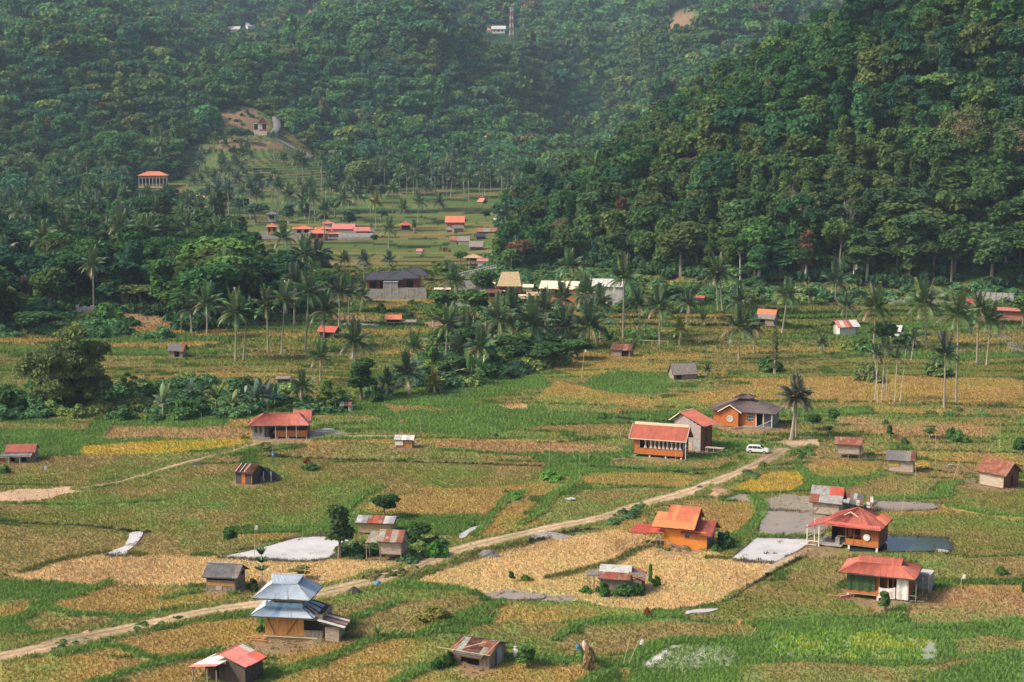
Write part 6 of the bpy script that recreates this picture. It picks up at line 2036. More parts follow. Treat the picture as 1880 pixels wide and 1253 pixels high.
# --- long house with gathered curtains
h = H(1208, 841, 90, 4.2, 809, 781, 15, 'curtained_house', 'long red roofed hall with a row of gathered white curtains and varnished panels', 'house', ov=.7)
t = h.t; hw = h.w / 2
ze, zr = h.ze, h.zr
fl = .55
floor_slab(t, -hw, hw, 0, 4.2, fl - .15, fl, DWOOD)
posts(t, [(-hw + .2, .2), (-hw * .35, .2), (hw * .3, .2), (hw - .35, .2), (-hw + .2, 4), (0, 4), (hw - .2, 4)], -.3, fl - .15, .12, POSTW, 'stilt')
wall(t, OWOOD, (-hw, 0), (-hw + 1.0, 0), fl, ze + .2, .25)
par_h = fl + .38 * (ze - fl)
wall(t, OWOOD, (-hw + 1.0, 0), (hw, 0), fl, par_h, .32)
wall(t, OWOOD, (hw, 0), (hw, 4.2), fl, par_h, .32)
wall(t, DWOOD, (hw, 4.2), (-hw, 4.2), fl, ze + .2, .4); wall(t, OWOOD2, (-hw, 4.2), (-hw, 0), fl, ze + .2, .4)
k = MB(); k.beam((-hw + 1.0, -.03, par_h + .04), (hw, -.03, par_h + .04), .12, .08); k.build('rail', OWOOD2, t)
k = MB().box(-hw + 1.1, -hw + 1.16, -.05, 0, par_h, ze); k.build('window_post', POSTW, t)
cw = (2 * hw - 2.3) / 9
def curtain(mat_, x, y0, dirx, diry, wd):
    V, F = [], []
    n = 7
    for j in range(7):
        v = j / 6
        g = .32 + .68 * (abs(v - .45) * 2) ** 1.4
        g = min(g, 1)
        for i in range(n):
            u = (i / (n - 1) - .5) * wd * .86 * g
            o = .035 * (1 if i % 2 else -1)
            V.append((x + u * dirx + o * diry, y0 + u * diry - o * dirx, par_h + .05 + v * (ze - par_h)))
    for j in range(6):
        for i in range(n - 1):
            a = j * n + i
            F.append((a, a + 1, a + n + 1, a + n))
    return V, F
for i in range(9):
    V, F = curtain(None, -hw + 2.1 + cw * (i + .5) - (.25 if i == 0 else 0), .12, 1, 0, cw)
    MB().add(V, F).build('curtain', CLOTH, t, smooth=True)
for i in range(3):
    V, F = curtain(None, hw - .1, .8 + 1.25 * i, 0, 1, 1.1)
    MB().add(V, F).build('curtain', CLOTH, t, smooth=True)
for i in range(8):
    MB().box(-hw + 2.1 + cw * (i + 1) - .04, -hw + 2.1 + cw * (i + 1) + .04, -.02, .05, par_h, ze).build('mullion', OWOOD2, t)
gable(t, -hw - .75, hw + .75, -.7, 4.9, ze, zr, RED, w=.85, barge=CREAM)
k = MB().box(-hw - .4, hw + .6, 2.0, 2.2, zr - .05, zr + .42); k.build('ridge_board', CREAM, t)
posts(t, [(hw + .65, -.5)], 0, ze, .06, POSTW); posts(t, [(-hw - .6, -.5), (-hw - .6, 2)], 0, ze - .1, .05, mat('green_post', (0.03, 0.12, 0.10), .6, .1))
# side gable infill
wall(t, OWOOD2, (hw + .02, .3), (hw + .02, 3.9), ze, ze + .1, .3, ztop=lambda s_: ze + (zr - ze) * (1 - abs(2 * (s_ + .3) / 4.2 - 1)) - .15, name='gable_wall')

# --- tall building with the single red slope
h = H(1262, 826, 50, 3.6, 772, 757, 33, 'tall_shed', 'tall narrow building with pink grey sheeting and a sloping red roof behind the curtained hall', 'building')
t = h.t; W = 6.0
x0, x1 = -W / 2, W / 2
ZR = h.z(760, 0); ZE = h.z(776, 0)
xr = x0 + 1.4
tp = lambda s_: (ZE + .45 + (ZR - ZE - .45) * s_ / 1.4) if s_ < 1.4 else ZR - (ZR - ZE + .2) * (s_ - 1.4) / (W - 1.4)
wall(t, CONCP, (x0, 0), (x1, 0), 2.4, 5.0, .9, ztop=lambda s_: tp(s_) - .25)
wall(t, TIN, (x0, 0), (x1, 0), 0, 2.4, .9, name='wall')
k = MB(); obox(k, (x0, 0), (x1, 0), W * .35, W * .7, .05, .1, 0, 2.0); k.build('stacked_boards', TWOOD, t)
wall(t, RWOOD, (x1, 0), (x1, 3.6), 0, ZE - .3, .35); wall(t, RWOOD, (x1, 3.6), (x0, 3.6), 0, ZE - .2, .6); wall(t, RWOOD, (x0, 3.6), (x0, 0), 0, ZE, .6)
posts(t, [(x1 + .1, -.1), (x1 + .1, 1.8), (x1 + .1, 3.6)], 0, ZE - .3, .07, DWOOD)
fr = roof_frame(t, [((xr, -.4, ZR), (xr, 4.4, ZR)), ((x1 + .8, -.4, ZE - .3), (x1 + .8, 4.4, ZE - .3))])
slope(fr, RED, (x1 + 1.0, -.6, ZE - .28), (x1 + 1.0, 4.4, ZE - .28), (xr, 4.4, ZR + .15), (xr, -.6, ZR + .15), .85)
slope(fr, GWOOD, (x0 - .9, 4.4, ZE + .15), (x0 - .9, -.6, ZE + .15), (xr, -.6, ZR), (xr, 4.4, ZR), .85)
k = MB(); k.beam((xr, -.65, ZR + .2), (xr, 4.4, ZR + .2), .12, .1); k.beam((x0 - .9, -.65, ZE + .1), (xr, -.65, ZR), .06, .16); k.build('barge_board', CREAM, fr)
p = at(1312, 833)
dk = empty('wooden_jetty', p, face_cam(p, 15), 'grey plank table on poles standing over the dark ditch by the tall building', 'jetty')
for i in range(6): MB().box(-1.9 + i * .6, -1.9 + i * .6 + .57, -.1, 1.2, .95 + .01 * (i % 2), 1.03 + .01 * (i % 2)).build('plank', TWOOD, dk)
posts(dk, [(-1.7, 0), (-.2, 0), (1.4, 0), (-1.7, 1.1), (1.4, 1.1)], -.6, .95, .05, TWOOD, 'leg')
k = MB(); k.beam((-3.5, -.6, .5), (3.8, -1.2, .2), .15, .06); k.build('gangplank', TWOOD, dk)

# --- big brown tiled house
h = H(1362, 784, 104, 7.0, 758, 731, 14, 'tiled_house', 'wide brown tiled house with varnished walls, round window porch and a raised roof lantern', 'house', ov=.7)
t = h.t; hw = h.w / 2
ze = h.z(757, -.7); zm = h.z(735, 2.6); zt = h.z(724, 3.5)
floor_slab(t, -hw, hw, -.4, 7, -.3, .35, STONE, 'plinth')
wall(t, OWOOD, (-hw, 0), (hw * .50, 0), .35, ze + .2, .5, op=[(.78, .93, .3, .9, 'grid')])
wall(t, TIND, (hw * .50, .8), (hw, .8), .35, ze + .2, .5, op=[(.05, .35, .0, .9, 'dark')])
wall(t, CONC, (hw, .8), (hw, 7), .35, ze + .2, .5); wall(t, OWOOD2, (hw, 7), (-hw, 7), .35, ze + .2, .6); wall(t, OWOOD2, (-hw, 7), (-hw, 0), .35, ze + .2, .6)
BTP = pick_of(BTILE, BTILE, seed=3)
a, b, c, d = (-hw - .9, -.8, ze), (hw + 1.1, -.8, ze), (hw + 1.1, 7.8, ze), (-hw - .9, 7.8, ze)
ix = hw * .78
A, B, C, D = (-hw + ix - .3, 2.4, zm), (hw - ix - .3, 2.4, zm), (hw - ix - .3, 4.6, zm), (-hw + ix - .3, 4.6, zm)
fr = roof_frame(t, [(a, b), (b, c), (c, d), (d, a)])
slope(fr, BTP, a, b, B, A, .9, 3, 3, lift=.05, name='roof_tile_panel'); slope(fr, BTP, b, c, C, B, .9, 3, 3, lift=.05, name='roof_tile_panel')
slope(fr, BTP, c, d, D, C, 1.8, 1, 3, name='roof_tile_panel'); slope(fr, BTP, d, a, A, D, 1.4, 2, 3, lift=.05, name='roof_tile_panel')
k = MB().box(A[0] + .3, B[0] - .3, 2.7, 4.3, zm - .3, zm + .75); k.build('lantern_wall', DWOOD, t)
hip(t, A[0] - .5, B[0] + .5, 1.9, 5.1, zm + .62, zt + .1, A[0] + .9, B[0] - .9, BTILE, 1.0, cap=BTILE)
# porch gable with the round window
gx = -hw * .38
wall(t, OWOOD, (gx - 1.75, -1.0), (gx + 1.75, -1.0), .1, ze - .1, .5, ztop=lambda s_: ze - .05 + 1.0 * (1 - abs(s_ / 1.75 - 1)))
wall(t, OWOOD2, (gx + 1.75, -1.0), (gx + 1.75, 0), .1, ze, .5); wall(t, OWOOD2, (gx - 1.75, 0), (gx - 1.75, -1), .1, ze, .5)
gable(t, gx - 2.5, gx + 2.5, -1.5, 2.6, ze - .1, ze + 1.45, BTILE, axis='y', w=.9, barge=CREAM)
k = MB(); n_ = 16
for i in range(n_):
    a0, a1 = 6.2832 * i / n_, 6.2832 * (i + 1) / n_
    k.beam((gx + .62 * math.cos(a0), -1.06, 1.75 + .62 * math.sin(a0)), (gx + .62 * math.cos(a1), -1.06, 1.75 + .62 * math.sin(a1)), .12, .1)
for q in (-.3, 0, .3): k.beam((gx + q, -1.06, 1.2), (gx + q, -1.06, 2.3), .07); k.beam((gx - .55, -1.06, 1.75 + q), (gx + .55, -1.06, 1.75 + q), .07)
rw = k.build('round_window', WHITE, t)
k = MB(); k.add([(gx + .6 * math.cos(6.2832 * i / n_), -1.045, 1.75 + .6 * math.sin(6.2832 * i / n_)) for i in range(n_)], [tuple(range(n_))]); k.build('pane', mat('pale_pane', (0.35, 0.42, 0.42), .2, .1), rw)
k = MB(); k.beam((hw * .55, -1.2, .4), (hw * 1.0, .2, 1.7), .12, .06); k.beam((hw * .55, -1.2, .4), (hw * .55, -1.2, 1.3), .08); k.build('stair_rail', POSTW, t)
posts(t, [(hw + .3, -.4), (hw * .5, -.2), (hw * .75, -.2)], .2, ze, .08, POSTW)

# --- rusty hut with the black tarpaulin
h = hut(448, 889, 30, 3.4, 868, 852, 30, 'little rusty hut with an orange door and white rods on its roof', lambda i, j, n: RUSTD if i % 3 else RUST, DWOOD, .05, endov=.3, fop=[(.35, .62, 0, .95, 'open')], w=.7)
k = MB(); obox(k, (h.x0, 0), (h.x1, 0), h.w * .36, h.w * .62, -.03, .02, .05, h.ze * .95); k.build('door', OWOOD, h.t)
k = MB()
for q in (.08, .35, .6): k.beam((h.x0 + h.w * q, -.5, h.ze + .1), (h.x0 + h.w * q + .1, 1.7, h.zr + .12), .08, .05)
k.build('roof_rod', POSTW, h.t)
p = at(490, 884)
tb = empty('tarpaulin_shelter', p, face_cam(p, 20), 'black tarpaulin draped over poles beside the little rusty hut', 'shelter')
V, F = [], []
for j in range(7):
    for i in range(8):
        u, v = i / 7, j / 6
        V.append((-2.0 + 3.8 * u, -.5 + 3.0 * v, max(.05, (2.5 - 1.9 * u * u) * (1 - .5 * abs(v * 2 - 1) ** 2) + .12 * math.sin(i * 2.3 + j * 1.7)) - (.9 if j == 0 and i > 3 else 0)))
for j in range(6):
    for i in range(7):
        a_ = j * 8 + i; F.append((a_, a_ + 1, a_ + 9, a_ + 8))
o = MB().add(V, F).build('tarpaulin', BLACKT, tb); mdf = o.modifiers.new('thick', 'SOLIDIFY'); mdf.thickness = .03
posts(tb, [(-1.9, -.4), (-.4, -.5), (.9, -.3), (-1.9, 2.2)], 0, 1.9, .05, POSTW, 'pole')
k = MB().box(-1.7, -.9, -.2, .4, 0, .9); k.box(-.7, .2, 0, .5, 0, .6); k.build('stored_boards', TWOOD, tb)

# --- white tarped shack
h = hut(742, 823, 30, 2.2, 808, 799, 10, 'tiny shack under a sagging white sheet roof with tan boards', pick_of(WHITE, TINL, seed=5), YWOOD, .05, fop=[(.0, .42, .45, 1, 'dark')], ov=.35)
k = MB().box(h.x0 - .1, h.x0 + h.w * .45, -.25, -.2, h.ze * .35, h.ze); k.build('white_sheet', WHITE, h.t)
k = MB(); k.beam((h.x1 + .1, -.2, h.ze), (h.x1 + 1.4, .2, h.ze * .5), 1.1, .04); k.build('fallen_sheet', WHITE, h.t)

# --- red hip house by the track
h = H(514, 806, 100, 5.6, 782, 759, 6, 'red_roofed_house', 'long red hip roofed house with a walled porch and varnished boards beside the dirt track', 'house', ov=.8)
t = h.t; hw = h.w / 2
ze, zr = h.ze, h.zr
floor_slab(t, -hw, -hw * .35, -.3, 5.6, 0, .35, CONC, 'porch_base'); floor_slab(t, -hw * .1, hw, 0, 5.6, .35, .5, GWOOD)
posts(t, [(-.1 * hw, .1), (hw * .3, .1), (hw - .2, .1), (hw - .2, 5.4)], 0, .35, .1, POSTW, 'stilt')
wall(t, CONC, (-hw, 0), (-hw * .38, 0), .35, ze + .1, .5, op=[(.1, .3, .35, .9, 'window'), (.4, .55, .35, .9, 'window'), (.75, .98, 0, .95, 'door')])
wall(t, OWOOD, (-hw * .15, 0), (hw, 0), .5, .5 + (ze - .5) * .5, .35)
wall(t, DWOOD, (-hw * .15, 1.0), (hw, 1.0), .5, ze + .1, .4)
wall(t, OWOOD2, (hw, 0), (hw, 5.6), .5, ze + .1, .4); wall(t, CONC, (-hw, 5.6), (-hw, 0), .35, ze + .1, .6); wall(t, DWOOD, (hw, 5.6), (-hw, 5.6), .35, ze, .6)
posts(t, [(-hw * .15, -.3), (hw * .25, -.6), (hw * .6, 0)], 0, ze, .07, POSTW)
hip(t, -hw - .8, hw + .4, -.8, 6.4, ze, zr, -hw + 2.0, hw - 2.0, RED, .9, cap=REDP)
gable(t, hw - 3.2, hw + .6, 2.4, 8.2, ze + .3, zr + .25, RED, w=.9)
k = MB().add([(hw + .3, 1.5, 0), (hw + 4.6, 3.6, 0), (hw + 4.6, 3.9, 0), (hw + .3, 1.9, 0), (hw + .3, 1.5, 1.3), (hw + 4.6, 3.6, .55), (hw + 4.6, 3.9, .55), (hw + .3, 1.9, 1.3)], [(0, 1, 5, 4), (1, 2, 6, 5), (2, 3, 7, 6), (3, 0, 4, 7), (4, 5, 6, 7)])
k.build('yard_wall', CONC, t)
k = MB().box(-hw + 2.0, -hw + 2.5, 2.5, 2.9, zr - .4, zr + .35); k.build('water_tank', DWOOD, t)

# --- hut at the left edge
h = hut(38, 848, 48, 3.4, 831, 816, 12, 'low shed with a red roof above a grey tin awning at the field corner', RED, GWOOD, .05, endov=.3, fop=[(.1, .3, .0, .9, 'dark'), (.5, .7, 0, .9, 'dark')], pw=.3)
fr = roof_frame(h.t, [((h.x0 - 1.2, -1.3, h.ze - .5), (h.x1 - .2, -1.3, h.ze - .5))])
slope(fr, TIN, (h.x0 - 1.4, -1.5, h.ze - .65), (h.x1 - .3, -1.5, h.ze - .65), (h.x1 - .1, -.2, h.ze - .05), (h.x0 - .6, -.2, h.ze - .05), .9)
posts(h.t, [(h.x0 - 1.2, -1.4), (h.x0 + .6, -1.4), (h.x0 + 2.6, -1.4)], 0, h.ze - .7, .05, POSTW)
wall(h.t, RWOOD, (h.x0 - 2.6, -.5), (h.x0 - .3, -.5), 0, .9, .3, name='side_fence')

# --- smaller field huts farther off
hut(1258, 697, 42, 3.2, 688, 667, -22, 'hut with a grey thatched roof and ragged plank front in the middle fields', THATG, GWOOD, .1, w=2.0, fop=[(.1, .35, .1, .8, 'dark')], ov=.3)
hut(1140, 655, 32, 3.0, 643, 632, 18, 'low dark shack with a rusty roof at the edge of the palm thicket', pick_of(RUSTD, RUST, THATG, seed=2), GWOOD, .1, w=1.2, fop=[(.55, .95, 0, .9, 'dark')])
hut(1405, 600, 30, 3.6, 586, 568, 20, 'hut with an orange and grey roof standing in the upper fields', lambda i, j, n: ORNG if j else THATG, GWOOD, .4, rows=2, w=1.2, fop=[(.1, .5, .1, .9, 'dark')])
hut(1557, 617, 30, 4.0, 601, 588, -28, 'white walled hut with a wide pinkish rusty roof by the palms', pick_of(REDP, TINL, RUSTY2, seed=4), WHITE, .1, w=1.2, ov=.9)
hut(1640, 622, 22, 3.4, 609, 597, 12, 'small hut under a pale silver tin roof among the palms', TINL, WHITE, .1, w=1.5, fop=[(.3, .6, 0, .8, 'dark')])
hut(600, 622, 26, 3.0, 610, 599, 30, 'red roofed hut half hidden behind the tall palms', REDB, DWOOD, .1, w=1.5, fop=[(.3, .7, 0, .8, 'dark')], ov=.6)
hut(722, 600, 26, 2.6, 587, 578, 4, 'open shed on poles with an orange roof beside the terraces', ORNG, GWOOD, 1.2, w=1.5, fop=[(.05, .95, .1, .95, 'dark')])
hut(752, 600, 20, 2.4, 592, 587, 4, 'grey board shack leaning beside the orange roofed shed', THATG, GWOOD, .1, w=1.5, fop=[(.4, .6, 0, .9, 'dark')])
hut(323, 657, 24, 3.0, 645, 631, 22, 'crooked grey hut with a tilted tin roof among the left terraces', pick_of(TIND, RUSTY2, TIND, seed=3), GWOOD, .15, w=1.0, fop=[(.4, .8, 0, .8, 'dark')])
hut(635, 757, 18, 2.2, 745, 738, 10, 'junk shed of pale boards at the end of the leafy bank', pick_of(RUSTY2, REDP, TINL, seed=6), WHITE, .05, w=1.0, fop=[(.3, .8, 0, .9, 'dark')], ov=.2)
hut(520, 704, 20, 2.4, 696, 691, 8, 'low dark hut partly hidden by a dense leafy clump', THATG, DWOOD, .05, w=1.5)
hut(1285, 557, 12, 3, 548, 543, 8, 'tiny red roofed shelter at the foot of the wooded slope', REDB, WHITE, .1, w=2.5)
hut(50, 524, 20, 5, 519, 505, 8, 'bright orange roof showing through the trees at the left edge', ORNG, BRICK, .1, w=2.0)

# --- dark roofed restaurant with its grey wall
h = H(728, 550, 112, 12, 522, 492, 4, 'restaurant_house', 'large dark roofed house with varnished gables behind a grey block wall', 'house', ov=1.0)
t = h.t; hw = h.w / 2
ze = h.z(514, 2); zr = h.z(493, 10)
wall(t, RWOOD, (-hw * .2, 4), (hw * .75, 4), 1.5, ze + .8, .8, op=[(.55, .8, .2, .8, 'dark')]); wall(t, OWOOD, (hw * .75, 4), (hw * .75, 13), 1.5, ze + .8, .8)
wall(t, OWOOD2, (-hw, 6), (-hw * .2, 6), 1.5, ze, .8, op=[(.1, .4, .2, .8, 'dark'), (.5, .8, .2, .8, 'dark')]); wall(t, DWOOD, (hw * .75, 13), (-hw, 13), .1, ze, 1.0); wall(t, DWOOD, (-hw, 13), (-hw, 6), .1, ze, 1.0)
hip(t, -hw - 1.2, hw * .2, 1.8, 13, ze, ze + 2.1, -hw + 1.5, -1.5, DTILE, 2.2, nr=2, cap=DTILE)
hip(t, -hw * .35, hw * .72, 2.8, 15, ze + .35, zr - .3, hw * .05, hw * .25, DTILE, 2.2, nr=2, cap=DTILE)
hip(t, hw * .2, hw * 1.0, 8, 18, ze + .9, zr + .3, hw * .4, hw * .7, DTILE, 2.2, nr=2, cap=DTILE)
for xa_, xb_, zz in ((-hw * 1.05, -hw * .42, 3.6), (-hw * .42, hw * .05, 5.9), (hw * .05, hw * .98, 4.0)):
    n_ = max(1, round((xb_ - xa_) / 3.0))
    for i in range(n_):
        X0, X1 = xa_ + (xb_ - xa_) * i / n_, xa_ + (xb_ - xa_) * (i + 1) / n_
        wl_ = MB().box(X0 + .12, X1 - .02, 0, .25, 0, zz).build('wall', CONC, t)
        MB().box(X0 - .1, X0 + .12, -.06, .3, 0, zz + .05).build('pier', mat('pale_concrete', (0.42, 0.40, 0.37), .9, .1), t)
k = MB().box(-hw * .43, hw * .06, -.2, 3.6, 5.95, 6.1); k.build('flat_roof', TIN, t)

# --- the cluster beyond the palms
h = H(935, 545, 46, 9, 527, 499, 2, 'thatched_hall', 'steep trapezoid thatched roof over an open hall beside the bridge road', 'hall', ov=.4)
t = h.t; hw = h.w / 2
ze, zr = h.z(526, 0), h.z(499, 4.5)
fr = roof_frame(t, [((-hw, 0, ze), (hw, 0, ze))])
A, B, C, D = (-hw, -.4, ze), (hw, -.4, ze), (hw, 9, ze), (-hw, 9, ze)
P, Q = (-hw * .62, 4.3, zr), (hw * .72, 4.3, zr)
for q in ((A, B, Q, P), (C, D, P, Q), (B, C, Q, Q), (D, A, P, P)): slope(fr, THATCH, *q, w=4.5, nr=6)
wall(t, OWOOD2, (-hw, 1), (hw, 1), 0, ze, 1.0, op=[(.1, .35, .1, .8, 'dark'), (.45, .8, .1, .8, 'dark')]); wall(t, DWOOD, (hw, 1), (hw, 8), 0, ze, 1.0); wall(t, DWOOD, (-hw, 8), (-hw, 1), 0, ze, 1.0)
MB().box(-hw - 8, -hw * .3, -2.5, 2.0, ze - 1.6, ze - 1.4).build('awning', CREAM, t); posts(t, [(-hw - 7.5, -2), (-hw - 3, -2), (-hw * .4, -2)], 0, ze - 1.6, .1, DWOOD)
MB().box(-hw - 7.4, -hw - 1, 0.5, 3.5, ze - 1.4, ze + .8).build('upper_room', DWOOD, t); MB().box(-hw - 7.9, -hw - .5, 0, 4, ze + .8, ze + 1.0).build('flat_roof', CREAM, t)
MB().box(hw * .1, hw + 3.2, -5, -1, ze - 2.9, ze - 2.7).build('parasol_roof', CREAM, t); posts(t, [(hw * .6, -3)], 0, ze - 2.9, .1, POSTW)
hut(1025, 562, 66, 8, 531, 516, 10, 'cream roofed two storey house with a varnished balcony among the palms', CREAM, OWOOD, .3, w=3, nr=3, fop=[(.05, .25, .55, .9, 'dark'), (.4, .8, .55, .9, 'dark'), (.3, .6, 0, .3, 'dark')], name='balcony_house', cat='house', pw=.8, barge=WHITE)
hut(1112, 562, 62, 8, 527, 512, 6, 'white walled house with a pale sheet roof behind the tall palms', TINL, mat('aged_white_wall', (0.46, 0.43, 0.39), .9, .2, .5, worn=(0.33, 0.31, 0.28), worn_amt=.5), .1, w=4, nr=3, fop=[(.2, .4, .0, .4, 'window'), (.55, .7, .0, .4, 'window')], name='white_house', cat='house', pw=1.2, horiz=True)
hut(1067, 556, 20, 6, 541, 536, 6, 'low brick annexe with an orange wall between the cream and white houses', TIN, BRICK, .1, w=4, nr=2, name='annexe', cat='outbuilding', pw=1)
hut(868, 488, 26, 4, 474, 466, 3, 'thatched gazebo on a stone platform near the bridge', THATCH, TWOOD, 1.6, w=3, nr=3, kind='pyramid', fop=[(0.1, .9, .3, 1, 'dark')], name='gazebo', cat='gazebo', ov=1.0)
hut(886, 492, 18, 6, 480, 475, 3, 'pale red roofed kiosk beside the thatched gazebo', REDP, WHITE, .3, w=3, nr=3, name='kiosk', cat='kiosk')
for i, (px_, row_, lb) in enumerate(((931, 556, 'left conical straw parasol hut on the terrace'), (950, 556, 'right conical straw parasol hut on the terrace'))):
    hut(px_, row_, 16, 3.5, 549, 543, 0, lb, THATCH, TWOOD, .2, w=2, nr=3, kind='pyramid', ov=1.2, fop=[(0.05, .95, .3, 1, 'dark')], name='parasol_hut', cat='gazebo', group='straw parasol huts on the terrace')
hut(905, 548, 26, 6, 538, 532, 8, 'low brown roof left of the thatched hall above the terrace', RUSTD, OWOOD2, .1, w=3, nr=3, name='dining_shed', cat='shed', pw=1, fop=[(.1, .9, .2, .9, 'dark')])
hut(985, 552, 30, 6, 543, 536, -6, 'tan roofed long shed between the thatched hall and the cream house', THATCH, TWOOD, .1, w=3, nr=3, name='long_shed', cat='shed', pw=1, fop=[(.1, .4, .2, .9, 'dark'), (.55, .9, .2, .9, 'dark')])
hut(968, 536, 18, 5, 528, 522, 5, 'pale flat topped block right of the thatched roof', CREAM, CREAM, .1, w=3, nr=2, name='kitchen_block', cat='outbuilding', pw=1)
hut(1160, 566, 22, 6, 556, 549, 12, 'small brick and grey roofed hut at the right end of the hamlet', TIND, BRICK, .1, w=3, nr=3, name='brick_hut', cat='hut', pw=1, fop=[(.3, .6, 0, .8, 'dark')])
hut(1000, 575, 26, 4, 566, 560, 0, 'low cream walled porch in front of the cream balcony house', CREAM, CREAM, .1, w=3, nr=2, name='porch', cat='outbuilding', pw=1, fop=[(.1, .8, .2, .9, 'dark')])
# terrace wall
p = at(925, 566); tw = empty('terrace_wall', p, face_cam(p, 6), 'low pale retaining wall of the terrace below the thatched hall', 'wall')
for i in range(10): MB().box(-17 + i * 3.6, -17 + i * 3.6 + 3.5, 0, .4, 0, 1.5).build('wall_panel', CONC, tw)
# bridge ramp with balustrade
p = at(868, 515); br = empty('bridge', p, face_cam(p, 0), 'pale bridge ramp with a white balustrade rising behind the palms', 'bridge')
k = MB().add([(-9, -2, .2), (9, 6, 3.4), (9, 9, 3.4), (-9, 2, .2), (-9, -2, 1.0), (9, 6, 4.2), (9, 9, 4.2), (-9, 2, 1.0)], [(0, 1, 5, 4), (1, 2, 6, 5), (2, 3, 7, 6), (3, 0, 4, 7), (4, 5, 6, 7), (3, 2, 1, 0)]); k.build('deck', CONC, br)
for i in range(19):
    u = i / 18; x, y, z = -9 + 18 * u, -2 + 8 * u, 1.0 + 3.2 * u
    MB().box(x - .14, x + .14, y - .1, y + .1, z, z + 1.1).build('baluster', POSTW, br)
MB().beam((-9, -2, 2.1), (9, 6, 5.3), .25, .2).build('handrail', POSTW, br)
for x, y, z in ((-6, 0, 0), (0, 2.5, 0), (6, 5, 0)): MB().box(x - .5, x + .5, y - .5, y + 2.5, -.5, 1.2 + .18 * (x + 9)).build('pier', CONC, br)
# tables terrace left of the bridge
hut(812, 557, 26, 5, 532, 529, 3, 'low white canopy over red seats on the round terrace', CREAM, mat('red_seats', (0.35, 0.07, 0.06), .8, .2), .1, w=4, nr=2, name='canopy', cat='canopy', pw=1.0, fop=[(0, 1, .25, 1, 'dark')])

# --- village cluster
def far_house(px, row, wpx, d, eave, ridge, th, label, rm, wm, name='village_house', cat='house', kind='hip', ov=1.0, fop=(), dmin=0, **kw):
    return hut(px, row, wpx, d, eave, ridge, th, label, rm, wm, .15, w=3.0, nr=3, ov=ov, name=name, cat=cat, kind=kind, pw=1.2, fop=fop, dmin=dmin, **kw)
DK = [(.15, .4, .3, .85, 'dark'), (.6, .85, .3, .85, 'dark')]
far_house(499, 431, 14, 7, 417, 410, 4, 'orange roofed two storey house at the west end of the village', ORNG, OPAINT, fop=DK)
far_house(499, 408, 16, 8, 394, 386, 4, 'grey and white house with an orange balcony above the village', TIND, WHITE, fop=DK)
far_house(556, 432, 30, 9, 421, 414, 0, 'orange roofed cream hall on the left of the village cluster', ORNG, CREAM, fop=DK)
far_house(582, 442, 30, 9, 429, 419, 8, 'orange roofed varnished house in front of the village cluster', ORNG, OWOOD, fop=DK)
far_house(594, 428, 26, 9, 421, 415, 0, 'small orange hip roof in the middle of the village cluster', ORNG, CREAM, fop=DK)
far_house(613, 436, 20, 8, 430, 426, 0, 'low orange roofed wing at the right of the varnished house', ORNG, STONE)
far_house(603, 417, 16, 8, 411, 405, 0, 'reddish brown roof rising behind the village cluster', REDP, WHITE, kind='hip')
far_house(630, 424, 36, 9, 421, 411, 8, 'long dull pink roof at the right of the village cluster', REDP, CREAM, kind='gable')
far_house(665, 428, 24, 7, 425, 417, -6, 'low pinkish brown roof behind the long white wall', REDP, TWOOD, kind='gable')
p = at(652, 436); wl2 = empty('white_wall', p, face_cam(p, -2), 'long low white wall in front of the pink village roofs', 'wall')
for i in range(7): MB().box(-8.5 + i * 2.5, -8.5 + i * 2.5 + 2.42, 0, .3, 0, 2.0).build('wall_panel', WHITE, wl2)
p = at(524, 433); wl3 = empty('cream_wall', p, face_cam(p, 0), 'cream gate wall between the village houses', 'wall')
MB().box(-4, 2, 0, .3, 0, 3.2).build('wall_panel', CREAM, wl3); MB().box(2.1, 5.2, .05, .35, 0, 2.2).build('wall_panel', TWOOD, wl3)
far_house(745, 424, 16, 7, 414, 406, 0, 'small red hip roof on posts east of the village', REDB, TWOOD, fop=[(.05, .95, .1, .9, 'dark')], name='pavilion', cat='pavilion')
far_house(835, 419, 30, 8, 409, 397, 6, 'bright orange gabled house alone in the far fields', ORNG, OWOOD, kind='gable')
far_house(842, 427, 18, 4, 420, 414, -10, 'grey shed just below the bright orange house', TIND, GWOOD, kind='gable', ov=.5)
far_house(826, 427, 12, 4, 423, 417, 20, 'collapsed grey shelter left of the grey shed', TIND, DWOOD, kind='gable', ov=.5)
far_house(915, 415, 16, 4, 408, 401, 6, 'small pale roofed stilt hut in the far fields', TINL, DWOOD, kind='gable', ov=.5)
far_house(893, 429, 34, 5, 426, 419, 4, 'long rust and grey roofed sheds in the far fields', pick_of(RUSTY2, RUST, THATG, seed=1), DWOOD, kind='gable', ov=.5)
far_house(883, 440, 16, 4, 435, 429, -12, 'dark slumped roof below the long rusty sheds', DTILE, DWOOD, kind='gable', ov=.5)
far_house(832, 449, 12, 4, 442, 434, 3, 'red streaked roof joined to a grey barn', RUST, TWOOD, kind='gable', ov=.4)
far_house(851, 450, 20, 4, 443, 434, 3, 'grey roofed barn with pale walls in the far fields', THATG, CREAM, kind='gable', ov=.5)
far_house(874, 460, 22, 4.5, 454, 443, 6, 'thatched barn with a dark open front in the far fields', THATG, DWOOD, kind='gable', ov=.6)
far_house(966, 404, 12, 5, 397, 389, 0, 'red roofed hut at the edge of the steep forest', REDB, YWOOD, kind='gable', ov=.7)
far_house(975, 394, 10, 5, 389, 380, -30, 'rusty peaked roof behind the red roofed forest hut', RUST, GWOOD, kind='gable', ov=.7)
far_house(882, 375, 8, 4, 371, 364, 40, 'tiny tent shaped orange roof among the far terraces', ORNG, BRICK, kind='gable', ov=.7)
